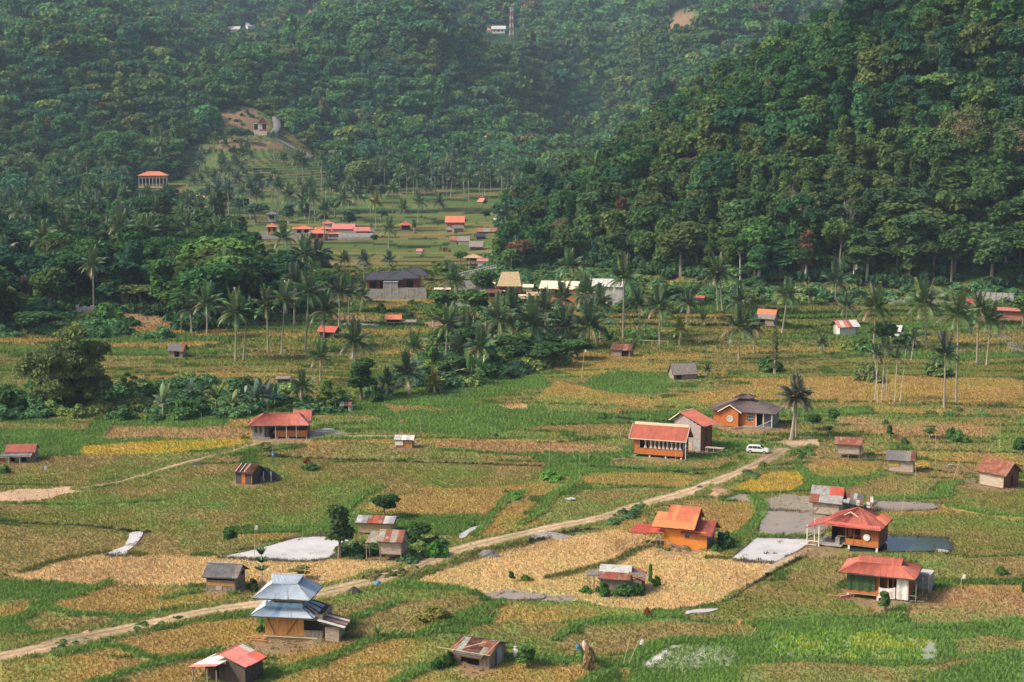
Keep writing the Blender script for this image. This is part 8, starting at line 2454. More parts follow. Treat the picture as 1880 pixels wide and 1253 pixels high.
# broadleaf trees and bushes one by one: px,row base, width px, height px, crown, colour, words
TREES = [
    (623, 1024, 46, 92, 2, (0.045, 0.08, 0.045), 'dark upright tree'), (706, 952, 46, 46, 0, (0.025, 0.05, 0.03), 'dense dark round tree'), (423, 1010, 20, 46, 5, (0.04, 0.085, 0.04), 'slim little tree'), (797, 1021, 44, 30, 7, (0.06, 0.15, 0.045), 'bright leafy bush'),
    (567, 863, 32, 14, 7, (0.05, 0.11, 0.045), 'low round bush'), (1531, 782, 22, 32, 0, (0.04, 0.085, 0.045), 'neat round tree'), (1521, 797, 13, 16, 0, (0.045, 0.09, 0.045), 'tiny tree'), (1633, 806, 14, 24, 6, (0.05, 0.09, 0.05), 'thin sapling'), (1661, 816, 13, 14, 7, (0.05, 0.09, 0.05), 'tiny bush'),
    (1706, 806, 28, 26, 4, (0.07, 0.11, 0.05), 'loose sapling'), (1746, 806, 24, 22, 7, (0.05, 0.11, 0.06), 'rounded bush'), (1762, 812, 26, 24, 7, (0.06, 0.13, 0.06), 'dense bush'), (1874, 826, 26, 24, 7, (0.035, 0.08, 0.045), 'dark bush'), (1626, 780, 12, 10, 7, (0.05, 0.1, 0.05), 'low shrub'),
    (1331, 1005, 30, 30, 7, (0.03, 0.065, 0.035), 'dark bush'), (1313, 1012, 18, 14, 7, (0.055, 0.12, 0.04), 'small light bush'), (1108, 1092, 26, 24, 7, (0.045, 0.1, 0.04), 'creeping bush'), (1148, 1093, 40, 22, 7, (0.04, 0.09, 0.04), 'wide creeping bush'), (1172, 1092, 26, 22, 7, (0.035, 0.08, 0.035), 'rank bush'),
    (1077, 1088, 22, 14, 7, (0.05, 0.12, 0.04), 'low weedy bush'), (1194, 1086, 10, 48, 6, (0.055, 0.13, 0.04), 'pole like leafy tree'), (1206, 1076, 16, 20, 7, (0.055, 0.12, 0.04), 'ball shaped bush'), (1624, 1127, 22, 40, 2, (0.06, 0.11, 0.05), 'small open tree'), (968, 1226, 36, 40, 2, (0.055, 0.11, 0.045), 'conical bush'),
    (803, 1228, 24, 22, 7, (0.03, 0.07, 0.035), 'dark bush'), (826, 1222, 20, 28, 7, (0.03, 0.065, 0.03), 'very dark bush'), (1189, 1134, 13, 20, 7, (0.13, 0.04, 0.04), 'dark red shrub'), (565, 852, 12, 14, 7, (0.14, 0.04, 0.04), 'red leaved shrub'), (939, 1068, 13, 18, 6, (0.035, 0.075, 0.035), 'dark little shrub'), (966, 1066, 20, 12, 7, (0.06, 0.11, 0.04), 'low open shrub'),
    (798, 1140, 58, 26, 7, (0.12, 0.115, 0.05), 'brownish mounded bush'), (770, 1000, 36, 42, 5, (0.035, 0.07, 0.035), 'dark leafy tree'), (655, 1022, 36, 24, 7, (0.03, 0.07, 0.035), 'low dark bush'), (752, 1030, 24, 18, 7, (0.045, 0.1, 0.04), 'weedy bush'), (465, 1085, 22, 24, 7, (0.03, 0.065, 0.035), 'dark bush'), (550, 1066, 40, 26, 4, (0.16, 0.15, 0.08), 'dry sparse bush'),
    (478, 1160, 18, 14, 7, (0.05, 0.09, 0.04), 'small weedy bush'), (1400, 816, 12, 10, 7, (0.04, 0.09, 0.04), 'tiny weed bush'), (1490, 790, 26, 32, 5, (0.04, 0.075, 0.04), 'bushy growth'), (10, 870, 16, 18, 7, (0.05, 0.1, 0.05), 'small bush'), (1885, 1088, 20, 26, 7, (0.03, 0.07, 0.03), 'dark bush'), (1838, 1055, 20, 16, 7, (0.05, 0.1, 0.04), 'low bush'),
    (1465, 835, 22, 12, 7, (0.07, 0.12, 0.05), 'verge bush'), (490, 838, 30, 26, 4, (0.10, 0.13, 0.06), 'thin dry sapling'), (1010, 880, 40, 18, 7, (0.09, 0.2, 0.06), 'grassy bush'), (947, 915, 30, 12, 7, (0.08, 0.18, 0.06), 'grassy hummock'),
    (1108, 770, 22, 14, 7, (0.05, 0.11, 0.045), 'weedy bush'), (1137, 758, 14, 10, 7, (0.28, 0.17, 0.09), 'round tan shrub'),
    (600, 752, 30, 50, 6, (0.06, 0.11, 0.04), 'tangled small tree'), (616, 756, 30, 46, 4, (0.08, 0.12, 0.05), 'thin stemmed tree'), (664, 735, 50, 72, 2, (0.035, 0.07, 0.04), 'dark vine draped tree'), (690, 738, 30, 30, 7, (0.04, 0.08, 0.04), 'dark thicket bush'),
    (240, 740, 24, 56, 4, (0.09, 0.13, 0.05), 'thin tree'), (225, 748, 40, 26, 7, (0.05, 0.10, 0.045), 'rank bush'), (340, 768, 60, 34, 7, (0.05, 0.11, 0.05), 'dense leafy bush'), (370, 760, 40, 30, 7, (0.04, 0.09, 0.045), 'dark leafy bush'), (10, 760, 60, 50, 7, (0.03, 0.065, 0.035), 'heavy dark bush'), (275, 740, 50, 34, 7, (0.035, 0.075, 0.04), 'deep green bush'),
    (870, 600, 56, 74, 0, (0.05, 0.095, 0.05), 'full dark tree'), (905, 640, 60, 70, 1, (0.04, 0.08, 0.045), 'big dark tree'), (950, 668, 70, 56, 5, (0.035, 0.07, 0.04), 'spreading dark tree'), (1010, 674, 62, 48, 5, (0.03, 0.065, 0.035), 'low spreading tree'), (885, 556, 46, 64, 0, (0.045, 0.09, 0.05), 'round tree'), (806, 652, 46, 56, 0, (0.06, 0.115, 0.045), 'leafy tree'),
    (790, 672, 40, 40, 7, (0.05, 0.1, 0.045), 'thicket bush'), (900, 690, 70, 40, 7, (0.04, 0.085, 0.045), 'deep green thicket'), (830, 690, 50, 40, 5, (0.045, 0.09, 0.045), 'deep green tree'), (1000, 620, 50, 56, 5, (0.04, 0.08, 0.045), 'dense tree'), (1225, 575, 50, 56, 0, (0.035, 0.075, 0.04), 'dark round tree'), (1262, 560, 40, 40, 1, (0.05, 0.10, 0.045), 'leafy tree'),
    (1412, 682, 40, 30, 7, (0.05, 0.10, 0.05), 'bushy clump'), (1590, 700, 36, 34, 7, (0.09, 0.12, 0.075), 'greyish bush'), (1605, 702, 30, 24, 7, (0.11, 0.13, 0.08), 'pale bush'), (1618, 640, 44, 50, 5, (0.035, 0.07, 0.04), 'dark crowded tree'), (1665, 640, 34, 26, 7, (0.05, 0.10, 0.05), 'low thicket'), (1487, 560, 22, 34, 5, (0.03, 0.06, 0.035), 'small dark tree'),
    (1580, 645, 40, 26, 7, (0.07, 0.12, 0.05), 'weedy thicket'), (1720, 690, 50, 30, 7, (0.07, 0.11, 0.06), 'scrubby bush'), (1878, 600, 50, 60, 0, (0.06, 0.10, 0.045), 'edge tree'), (686, 448, 14, 18, 0, (0.04, 0.08, 0.045), 'small round tree'), (891, 406, 20, 22, 0, (0.035, 0.075, 0.045), 'small round tree'), (760, 425, 10, 20, 6, (0.05, 0.09, 0.05), 'slim tree'),
    (700, 575, 22, 20, 7, (0.03, 0.065, 0.035), 'dark bush'), (748, 586, 22, 16, 7, (0.04, 0.08, 0.04), 'dark bush'), (756, 560, 18, 10, 7, (0.05, 0.09, 0.04), 'low bush'), (815, 500, 50, 22, 7, (0.07, 0.12, 0.05), 'hedge like bush'), (845, 486, 22, 26, 5, (0.05, 0.10, 0.045), 'round tree'), (780, 515, 30, 24, 5, (0.08, 0.13, 0.05), 'yellowish tree'),
    (815, 590, 46, 60, 0, (0.05, 0.10, 0.045), 'rounded full tree'), (850, 660, 56, 66, 1, (0.045, 0.09, 0.045), 'tall dense tree'), (930, 600, 50, 60, 5, (0.05, 0.10, 0.045), 'upright full tree'), (1060, 660, 50, 40, 5, (0.04, 0.085, 0.045), 'edge thicket tree'), (795, 600, 30, 36, 4, (0.08, 0.13, 0.05), 'light feathery tree'),
    (1150, 585, 40, 40, 5, (0.045, 0.09, 0.045), 'squat full tree'), (530, 566, 56, 56, 0, (0.06, 0.11, 0.045), 'full rounded tree'), (575, 558, 46, 46, 1, (0.05, 0.095, 0.045), 'dense upright tree'),
    (372, 590, 40, 30, 7, (0.05, 0.10, 0.05), 'low thicket'), (478, 340, 18, 22, 0, (0.03, 0.06, 0.04), 'dark tree'), (70, 612, 70, 44, 5, (0.035, 0.07, 0.04), 'massive dark tree'), (8, 604, 50, 60, 1, (0.03, 0.065, 0.04), 'dark tree'), (195, 590, 50, 34, 7, (0.06, 0.13, 0.05), 'bright thicket'), (215, 560, 60, 60, 5, (0.04, 0.075, 0.045), 'dark green tree'),
    (265, 566, 60, 50, 5, (0.035, 0.07, 0.04), 'dark green spreading tree'), (385, 560, 130, 135, 1, (0.065, 0.125, 0.045), 'great lush tree'), (440, 528, 80, 88, 0, (0.075, 0.13, 0.045), 'great light green tree'), (345, 540, 80, 90, 5, (0.055, 0.10, 0.04), 'great rounded tree'), (485, 560, 56, 60, 1, (0.06, 0.11, 0.045), 'tall lush tree'), (265, 480, 80, 80, 0, (0.05, 0.095, 0.045), 'broad tree'),
    (90, 500, 90, 90, 1, (0.06, 0.115, 0.045), 'broad domed tree'), (130, 500, 70, 60, 5, (0.045, 0.09, 0.04), 'domed tree'),
]
for px_, row_, wpx, hpx, ci, col, wd in TREES:
    p = at(px_, row_); s = S(p)
    bush = ci == 7
    tree(p, wpx / s * 1.25, hpx / s * 1.1, ci, Vector((col[0] * 1.7, col[1] * 1.65, col[2] * 1.15)), near_label(wd, px_, row_), None, 'bush' if bush else 'broadleaf_tree', 'bush' if bush else 'tree')
for i, (bx, br) in enumerate([(612, 352), (640, 362), (668, 352), (700, 366), (735, 356), (770, 352), (800, 358), (848, 350), (880, 346), (930, 352), (965, 356), (985, 366), (955, 392), (650, 405), (615, 400), (590, 414), (640, 418), (700, 408), (560, 402), (530, 410), (470, 410), (440, 400), (415, 385), (372, 372), (520, 300), (590, 318), (455, 262), (425, 262)]):
    p = at(bx, br); s = S(p); w_ = rnd.uniform(9, 15)
    tree(p, w_, w_ * rnd.uniform(.8, 1.15), rnd.choice([0, 1, 2, 5, 6]), Vector(rnd.choice([(0.05, 0.10, 0.05), (0.065, 0.12, 0.05), (0.045, 0.085, 0.05)])) * 1.5, near_label(rnd.choice(['dark field tree', 'green field tree', 'bushy field tree']), bx, br), None)
# feathery sapling by the grey hut
p = at(481, 1078); s = S(p)
t = empty('papaya_tree', p, 0, 'slim young tree with feathery layered leaves between the grey hut and the pond', 'tree')
link('trunk', THIN_TRUNK, t, scale=(1, 1, 4.2))
for j in range(3):
    for i in range(9):
        f = link('leaf', FRM[1], t, (0, 0, 2.2 + j * 1.1), (0, -.5 - .2 * j, i * .7 + j), (.28, .28, .28)); set_col(f, (0.05, 0.12, 0.04))

# great bamboo clump
p = at(135, 752); s = S(p)
t = empty('bamboo_clump', p, 0, 'huge spreading clump of bamboo left of the crooked hut', 'bamboo')
rb = random.Random(9)
lobes = []
for i in range(60):
    a = rb.uniform(0, 6.28); q = rb.uniform(0, 1) ** .5
    z = rb.uniform(3.5, 17.5 - 5 * q)
    rr = 9.8 * q * (.35 + .65 * min(z / 9, 1))
    lobes.append((rr * math.cos(a) - .5, rr * .7 * math.sin(a), z, 2.6, 2.6, 1.7))
V, F, fa = leaf_cloud(lobes, 20000, .85, 3, up=.2, aspect=.6, droop=.3)
c = join_cloud('foliage', [(V, F, fa)], m_leaf)
o = link('foliage', c, t); set_col(o, (0.13, 0.165, 0.065))
lv, lf = lump([(0, 0, 4, 3.5, 3, 4.5), (1, 0, 9, 4, 3, 4), (-3, 0, 8, 2.5, 2, 3)], .8, 2)
o = link('inner_shade_core', join_cloud('inner_shade_core', [(lv, lf[:, :3], .1)], m_leaf), t); set_col(o, (0.13, 0.165, 0.065))  # inner core coloured darker than the leaves to stand for shade inside the clump
mbk = MB()
for i in range(26):
    a = rb.uniform(0, 6.28); q = rb.uniform(2, 8)
    mbk.tube([(rb.uniform(-1, 1), rb.uniform(-1, 1), -.3), (q * .25 * math.cos(a), q * .2 * math.sin(a), 6), (q * .9 * math.cos(a), q * .6 * math.sin(a), 14)], [.09, .07, .03], 4)
mbk.build('culms', mat('bamboo_culm', (0.16, 0.19, 0.07), .6, .2), t)

# bare and dry trees on the steep hillside: branching skeletons
def bare_tree(px_, row_, hpx, label, m, seed, twigs=True, spread=.5):
    p = at(px_, row_); s = S(p); Hh = hpx / s
    r = random.Random(seed); mb = MB()
    def br(a, d, L, rad, lv):
        b = a + d * L
        mb.tube([a, a.lerp(b, .5) + Vector((r.uniform(-.1, .1), r.uniform(-.1, .1), 0)) * L, b], [rad, rad * .8, rad * .55], 4, False)
        if lv == 0: return
        for _ in range(3 if lv > 1 else 4):
            nd = (d + Vector((r.uniform(-1, 1), r.uniform(-1, 1), r.uniform(-.2, .7))) * spread).normalized()
            br(a.lerp(b, r.uniform(.55, 1)), nd, L * r.uniform(.55, .8), rad * .5, lv - 1)
    t = empty('bare_tree', p, 0, label, 'tree')
    br(Vector((0, 0, -1)), Vector((r.uniform(-.1, .1), 0, 1)).normalized(), Hh * .45, .26, 4 if twigs else 3)
    if m is TBK:
        V, F, fa = leaf_cloud([(r.uniform(-.25, .25) * Hh, r.uniform(-.2, .2) * Hh, Hh * r.uniform(.5, .95), Hh * .17, Hh * .17, Hh * .12) for _ in range(9)], 900, .55, seed)
        o = link('dry_foliage', join_cloud('dry_foliage', [(V, F, fa)], m_leaf), t); set_col(o, (0.20, 0.175, 0.10))
    mb.build('branches', m, t)
    return t
PBK = mat('pale_dead_wood', (0.26, 0.23, 0.18), .9, .2)
TBK = mat('tan_twigs', (0.21, 0.165, 0.10), .9, .2)
bare_tree(1465, 440, 95, 'pale bare forked tree low on the steep forested hillside', PBK, 1)
bare_tree(1640, 440, 75, 'twisted pale bare tree standing between dark crowns of the hillside', PBK, 2)
bare_tree(1768, 330, 130, 'large tan dry crowned tree high on the steep hillside', TBK, 3, True, .62)
bare_tree(1862, 330, 95, 'dry reddish tan tree at the right end of the steep hillside', TBK, 4, True, .6)
bare_tree(1815, 320, 60, 'small dry tan tree beside the reddish one on the hillside', TBK, 7, True, .6)
bare_tree(1300, 400, 60, 'thin pale dead tree at the left of the steep hillside', PBK, 5, False)
bare_tree(1552, 460, 100, 'tall white stemmed tree bare below its crown on the hillside', PBK, 6, False, .3)
bare_tree(1303, 235, 50, 'white dead snag on the crest of the steep hillside', PBK, 8, False, .3)

# poles with rags and flags, a few utility poles drawn alike: base px,row, top px,row, flag
POLES = [(467, 1024, 469, 962, 'w'), (290, 1131, 303, 1063, ''), (206, 1060, 225, 975, ''), (92, 926, 84, 853, 'w'), (215, 901, 213, 868, ''), (109, 844, 109, 811, ''), (239, 836, 240, 808, ''), (371, 807, 371, 757, ''), (774, 796, 768, 758, ''), (732, 800, 737, 769, 'r'), (1008, 850, 1009, 808, ''), (1080, 846, 1081, 808, ''),
         (1067, 856, 1064, 840, ''), (964, 901, 962, 884, ''), (1416, 930, 1417, 890, ''), (1429, 920, 1434, 890, ''), (1679, 908, 1679, 847, ''), (1654, 944, 1661, 900, ''), (1747, 885, 1762, 840, ''), (1717, 862, 1716, 791, ''), (1835, 824, 1835, 776, ''), (1801, 808, 1802, 777, ''), (1142, 1226, 1157, 1165, ''), (1150, 1226, 1174, 1170, 'w'),
         (1227, 1237, 1226, 1216, ''), (1254, 1237, 1252, 1218, ''), (1371, 1178, 1354, 1136, 'o'), (1067, 696, 1073, 641, 'w'), (1763, 1076, 1766, 1052, 'w'), (722, 1170, 760, 1130, ''), (950, 1190, 940, 1165, ''), (1700, 905, 1704, 895, ''), (555, 1090, 563, 1028, ''), (455, 1000, 440, 960, ''),
         (1372, 1175, 1388, 1150, ''), (12, 810, -2, 782, ''), (860, 500, 862, 474, ''), (938, 500, 939, 466, ''), (893, 500, 895, 448, ''), (906, 470, 907, 448, ''), (925, 466, 926, 442, ''), (1240, 848, 1241, 826, ''), (1842, 740, 1843, 720, ''), (1484, 560, 1484, 508, ''), (1840, 560, 1840, 540, ''),
         (504, 240, 505, 185, ''), (468, 232, 473, 198, ''), (1212, 745, 1212, 728, '')]
FLM = {'w': WHITE, 'r': REDP, 'o': YWOOD}
for bx, br, tx, tr, fl in POLES:
    p = at(bx, br); s = S(p)
    L = max((br - tr) / s, .8)
    t = empty('tan_pole', p, face_cam(p), near_label({'w': 'bamboo pole with a white rag', 'r': 'thin pole with a red and white rag', 'o': 'leaning pole with a tan rag', '': 'leaning bamboo pole' if abs(tx - bx) > 8 else 'upright pole'}[fl], bx, br), 'pole', 'poles standing in the fields')
    top = Vector(((tx - bx) / s, 0, L))
    rr = .045 if s > 8 else .07
    MB().tube([(0, 0, -.3), top * .5 + Vector((.02, 0, 0)), top], [rr, rr * .8, rr * .6], 5).build('rod', BAMP, t)
    if fl:
        V = []
        for i in range(4):
            for j in range(4):
                V.append((top.x + i * .16, .05 * math.sin(i * 1.7 + j), L - .05 - j * .22 - i * .04))
        F = [(a * 4 + b, a * 4 + b + 1, a * 4 + b + 5, a * 4 + b + 4) for a in range(3) for b in range(3)]
        o = MB().add(V, F).build('flag', FLM[fl], t); mdf = o.modifiers.new('thick', 'SOLIDIFY'); mdf.thickness = .015
# rail frame in the upper field
p = at(1202, 640); t = empty('bamboo_rail', p, face_cam(p), 'pale bamboo rail on four posts in the green upper field', 'fence')
MB().tube([(-3.4, 0, 2.2), (3.8, 0, 2.0)], .07, 5).build('rail', BAMP, t)
for x in (-3.2, -.8, 1.4, 3.6): MB().tube([(x, 0, -.3), (x, 0, 2.2)], .06, 5).build('post', BAMP, t)
# straw bundles on stakes in the far field
for i, (bx, br) in enumerate([(809, 463), (815, 464), (820, 463), (825, 466)]):
    p = at(bx, br); t = empty('straw_stook', p, 0, '%s brown straw stook in the far green field' % ['first', 'second', 'third', 'last'][i] + ' of a row of four', 'straw stook', 'row of straw stooks')
    V, F, fa = leaf_cloud([(0, 0, .9, .5, .5, .9), (0, 0, 1.8, .4, .4, .5)], 90, .5, i, droop=.5)
    o = link('straw', join_cloud('straw', [(V, F, fa)], m_leaf), t); set_col(o, (0.26, 0.13, 0.05))
    MB().tube([(0, 0, -.2), (0, 0, 2.4)], .06, 5).build('stake', BAMP, t)
# dried banana stem bundle with bags
p = at(1080, 1233); t = empty('dried_banana_plant', p, 0, 'dried brown banana plant hung with withered leaves near the bottom', 'plant')
V, F, fa = leaf_cloud([(0, 0, .7, .65, .5, .9), (.1, 0, 1.7, .6, .5, .9), (0, 0, 2.4, .4, .4, .5)], 420, .55, 6, up=0, aspect=.45, droop=.75)
o = link('withered_leaves', join_cloud('withered_leaves', [(V, F, fa)], m_leaf), t); set_col(o, (0.36, 0.25, 0.15)); link('stem', BSTEM, t, scale=(1, 1, 1.6))
p = at(1074, 1228); t = empty('scarecrow', p, face_cam(p), 'scarecrow pole hung with a blue bag and a pale pink cloth', 'scarecrow')
MB().tube([(-.3, 0, -.2), (.1, 0, 3.4)], .04, 5).build('pole', BAMP, t); MB().tube([(-1.0, 0, 3.0), (1.4, 0, 2.6)], .03, 5).build('arm', BAMP, t)
def rag(cx, cz, w, h, m, name, par):
    mb = MB()
    V = []
    for j in range(5):
        v = j / 4
        for i in range(6):
            a = 6.2832 * i / 6
            r_ = w * (.3 + .9 * math.sin(v * 2.6 + .3)) * (1 + .2 * math.sin(i * 2.1 + j))
            V.append((cx + r_ * math.cos(a), r_ * .6 * math.sin(a), cz - h * v))
    F = [(j * 6 + i, j * 6 + (i + 1) % 6, (j + 1) * 6 + (i + 1) % 6, (j + 1) * 6 + i) for j in range(4) for i in range(6)] + [tuple(range(6)), tuple(24 + k_ for k_ in range(6))[::-1]]
    return mb.add(V, F).build(name, m, par, smooth=True)
rag(-.8, 3.0, .24, .7, mat('blue_bag', (0.05, 0.22, 0.38), .5, .1), 'blue_bag', t); rag(.0, 3.5, .28, 1.3, mat('pink_rag', (0.62, 0.42, 0.33), .8, .1), 'cloth', t)
p = at(504, 848); t = empty('blue_bag_pole', p, face_cam(p), 'forked pole with a bright blue bag near the rusty hut', 'pole')
k = MB(); k.tube([(0, 0, 0), (-.3, 0, 1.6), (-.2, 0, 3.4)], .06, 5); k.tube([(.3, 0, 0), (.0, 0, 1.8), (.6, 0, 3.6)], .05, 5); k.build('branch', GWOOD, t); rag(-.1, 1.6, .3, .7, _mats['blue_bag'], 'bag', t)
# heaps
def heap(px_, row_, wpx, h_, m, name, label, cat, seed):
    p = at(px_, row_); s = S(p); w = wpx / s
    r = random.Random(seed); V = []; F = []
    n, mm = 12, 5
    for j in range(mm + 1):
        for i in range(n):
            a = 6.2832 * i / n; q = (1 - j / mm) * w / 2 * r.uniform(.85, 1.12)
            V.append((q * math.cos(a), q * .6 * math.sin(a), -.1 + (h_ + .1) * math.sin(j / mm * 1.57) * r.uniform(.85, 1.1)))
    for j in range(mm):
        for i in range(n): F.append((j * n + i, j * n + (i + 1) % n, (j + 1) * n + (i + 1) % n, (j + 1) * n + i))
    o = MB().add(V, F).build(name, m); o.location = p; tag(o, label, cat)
SOIL = mat('dark_soil', (0.055, 0.05, 0.045), .95, .4, 2, bump=.6); GRV = mat('grey_gravel', (0.16, 0.15, 0.145), .95, .35, 3, bump=.6); CLAY = mat('red_clay', (0.40, 0.24, 0.15), .95, .3, 1.5, bump=.6)
heap(896, 1022, 50, 1.1, GRV, 'gravel_heap', 'dark grey gravel heap beside the dirt road', 'heap', 1); heap(650, 1088, 30, .8, SOIL, 'soil_heap', 'black soil heap on the road edge by the blue tarp', 'heap', 2)
heap(1318, 912, 40, .9, CLAY, 'clay_heap', 'reddish clay heap at the roadside behind the orange house', 'heap', 3); heap(365, 853, 40, .5, SOIL, 'soil_heap', 'dark soil heap beside the narrow track', 'heap', 4)
heap(1008, 985, 110, .5, STONE, 'stone_bank', 'long low bank of dark stones above the straw field', 'bank', 5); heap(910, 804, 20, .9, BLACKT, 'tarp_mound', 'small black covered mound in the green field', 'mound', 6)
heap(693, 1074, 22, .6, _mats['blue_bag'], 'tarp_bundle', 'bright blue tarpaulin bundle beside the dirt road', 'tarpaulin', 7); heap(240, 1003, 34, .5, STONE, 'rock_pile', 'pile of pale rocks in the forked pond', 'rocks', 8)
heap(1285, 896, 20, .4, SOIL, 'earth_clods', 'dark clods on the road shoulder near the curtained hall', 'heap', 9); heap(160, 1163, 24, .4, CLAY, 'earth_clods', 'clods of red earth on the lower left road edge', 'heap', 10)
heap(1727, 1012, 40, .25, TINL, 'sunken_boat', 'upturned pale hull at the end of the dark pond', 'boat', 11)

# ------------------------------------------------------------------ white car
def car(px_, row_, L=4.2):
    p = at(px_, row_); t = empty('parked_car', p, face_cam(p, 6), 'white estate car parked at the end of the dirt road', 'car')
    CW = mat('car_white', (0.70, 0.68, 0.64), .3, .03, 1.0, spec=.5)
    TY = mat('tyre', (0.02, 0.02, 0.02), .8, .1); RM = mat('rim', (0.35, 0.35, 0.36), .4, .1)
    # side profile (x forward to the right)
    prof = [(-2.1, .45), (-2.12, .9), (-2.05, 1.0), (-1.75, 1.42), (-1.45, 1.5), (-.1, 1.52), (.5, 1.46), (1.1, 1.05), (1.95, .88), (2.12, .65), (2.12, .4), (1.75, .34), (-1.75, .34)]
    mb = MB(); n = len(prof)
    V = []
    for y, sc, top in ((-.82, 1, 0), (-.84, 1, 1), (.84, 1, 1), (.82, 1, 0)):
        pass
    for y in (-.84, .84):
        for x, z in prof:
            yy = y * (1 - .18 * max(0, (z - .95) / .6))
            V.append((x, yy, z))
    F = [tuple(range(n)), tuple(range(n, 2 * n))[::-1]] + [(i, (i + 1) % n, n + (i + 1) % n, n + i)[::-1] for i in range(n)]
    o = mb.add(V, F).build('body', CW, t)
    bv = o.modifiers.new('bevel', 'BEVEL'); bv.width = .07; bv.segments = 2
    for sg in (-1, 1):
        for a in ([(-1.78, 1.02), (-1.62, 1.42), (-.95, 1.46), (-.95, 1.02)], [(-.88, 1.02), (-.88, 1.46), (-.05, 1.46), (-.05, 1.02)], [(.02, 1.02), (.02, 1.46), (.42, 1.4), (.98, 1.03)]):
            k = MB(); f = lambda z, e: sg * (.84 * (1 - .18 * max(0, (z - .95) / .6)) + e)
            k.add([(x, f(z, .012), z) for x, z in a] + [(x, f(z, -.02), z) for x, z in a], [(0, 1, 2, 3), (7, 6, 5, 4), (0, 4, 5, 1), (1, 5, 6, 2), (2, 6, 7, 3), (3, 7, 4, 0)]); k.build('window', GLASS, t)
        for x in (-1.35, 1.32):
            w = MB(); c = Vector((x, sg * .80, .33)); w.tube([c - Vector((0, sg * .02, 0)), c + Vector((0, sg * .12, 0))], .33, 14); wo = w.build('wheel', TY, t)
            w = MB(); w.tube([c + Vector((0, sg * .11, 0)), c + Vector((0, sg * .135, 0))], .2, 10); w.build('rim', RM, wo)
        MB().box(2.0, 2.14, sg * .72 - .14, sg * .72 + .14, .68, .82).build('headlight', mat('lamp_glass', (.6, .6, .6), .2, .05), t)
        MB().box(-2.15, -2.05, sg * .74 - .1, sg * .74 + .1, .9, 1.2).build('tail_light', mat('red_lens', (.35, .03, .03), .3, .05), t)
    k = MB().add([(.56, -.66, 1.46), (.56, .66, 1.46), (1.12, .74, 1.09), (1.12, -.74, 1.09), (.52, -.64, 1.44), (.52, .64, 1.44), (1.06, .72, 1.05), (1.06, -.72, 1.05)], [(0, 3, 2, 1), (4, 5, 6, 7), (0, 1, 5, 4), (1, 2, 6, 5), (2, 3, 7, 6), (3, 0, 4, 7)]); k.build('windscreen', GLASS, t)
    HOUSE_CLEAR.append((p.x, p.y, 2.8))
car(1391, 832)

# ------------------------------------------------------------------ person in white by the conical bush
p = at(946, 1212)
pt = empty('person', p, face_cam(p, 25), 'person in a long white robe and hat standing right of the patched hut', 'person')
J = {'pel': (0, 0, .92), 'wai': (0, .01, 1.08), 'che': (0, .02, 1.28), 'nek': (0, 0, 1.45), 'hea': (0, -.03, 1.54), 'top': (0, -.02, 1.66),
     'sl': (-.17, 0, 1.38), 'el': (-.26, -.06, 1.12), 'wl': (-.2, -.26, 1.0), 'hl': (-.17, -.34, .99), 'sr': (.17, 0, 1.38), 'er': (.27, .0, 1.12), 'wr': (.26, -.1, .9), 'hr': (.26, -.13, .82),
     'pl': (-.09, 0, .86), 'kl': (-.1, -.04, .48), 'al': (-.1, .02, .08), 'tl': (-.1, -.13, .03), 'pr': (.09, 0, .86), 'kr': (.11, .02, .48), 'ar': (.12, .08, .08), 'tr': (.12, -.06, .03)}
RD = {'pel': .14, 'wai': .125, 'che': .145, 'nek': .055, 'hea': .085, 'top': .07, 'sl': .06, 'el': .042, 'wl': .03, 'hl': .035, 'sr': .06, 'er': .042, 'wr': .03, 'hr': .035, 'pl': .09, 'kl': .058, 'al': .04, 'tl': .035, 'pr': .09, 'kr': .058, 'ar': .04, 'tr': .035}
ks = list(J)
E = [('pel', 'wai'), ('wai', 'che'), ('che', 'nek'), ('nek', 'hea'), ('hea', 'top'), ('che', 'sl'), ('sl', 'el'), ('el', 'wl'), ('wl', 'hl'), ('che', 'sr'), ('sr', 'er'), ('er', 'wr'), ('wr', 'hr'), ('pel', 'pl'), ('pl', 'kl'), ('kl', 'al'), ('al', 'tl'), ('pel', 'pr'), ('pr', 'kr'), ('kr', 'ar'), ('ar', 'tr')]
vx = [J[k_] for k_ in ks]; ed = [(ks.index(a), ks.index(b)) for a, b in E]; rd_ = [RD[k_] for k_ in ks]
for hand, sg in (('hl', -1), ('hr', 1)):      # fingers
    b0 = ks.index(hand); bx_, by_, bz_ = J[hand]
    dirv = Vector(J[hand]) - Vector(J['wl' if hand == 'hl' else 'wr']); dirv.normalize()
    for f_ in range(5):
        off = Vector(((f_ - 2) * .018, 0, 0)) if f_ else Vector((-.04 * sg, 0, .0))
        q = Vector(J[hand]) + off + dirv * (.045 if f_ == 0 else .075 - .006 * abs(f_ - 2)); vx.append(tuple(q)); rd_.append(.009); ed.append((b0, len(vx) - 1))
me = bpy.data.meshes.new('body'); me.from_pydata(vx, ed, []); me.materials.append(mat('skin', (0.32, 0.18, 0.11), .7, .05))
bo = link('body', me, pt)
sk = bo.modifiers.new('skin', 'SKIN')
for i, v_ in enumerate(me.skin_vertices[0].data if me.skin_vertices else []): v_.radius = (rd_[i], rd_[i]); v_.use_root = (i == 0)
sb = bo.modifiers.new('sub', 'SUBSURF'); sb.levels = 1; sb.render_levels = 1
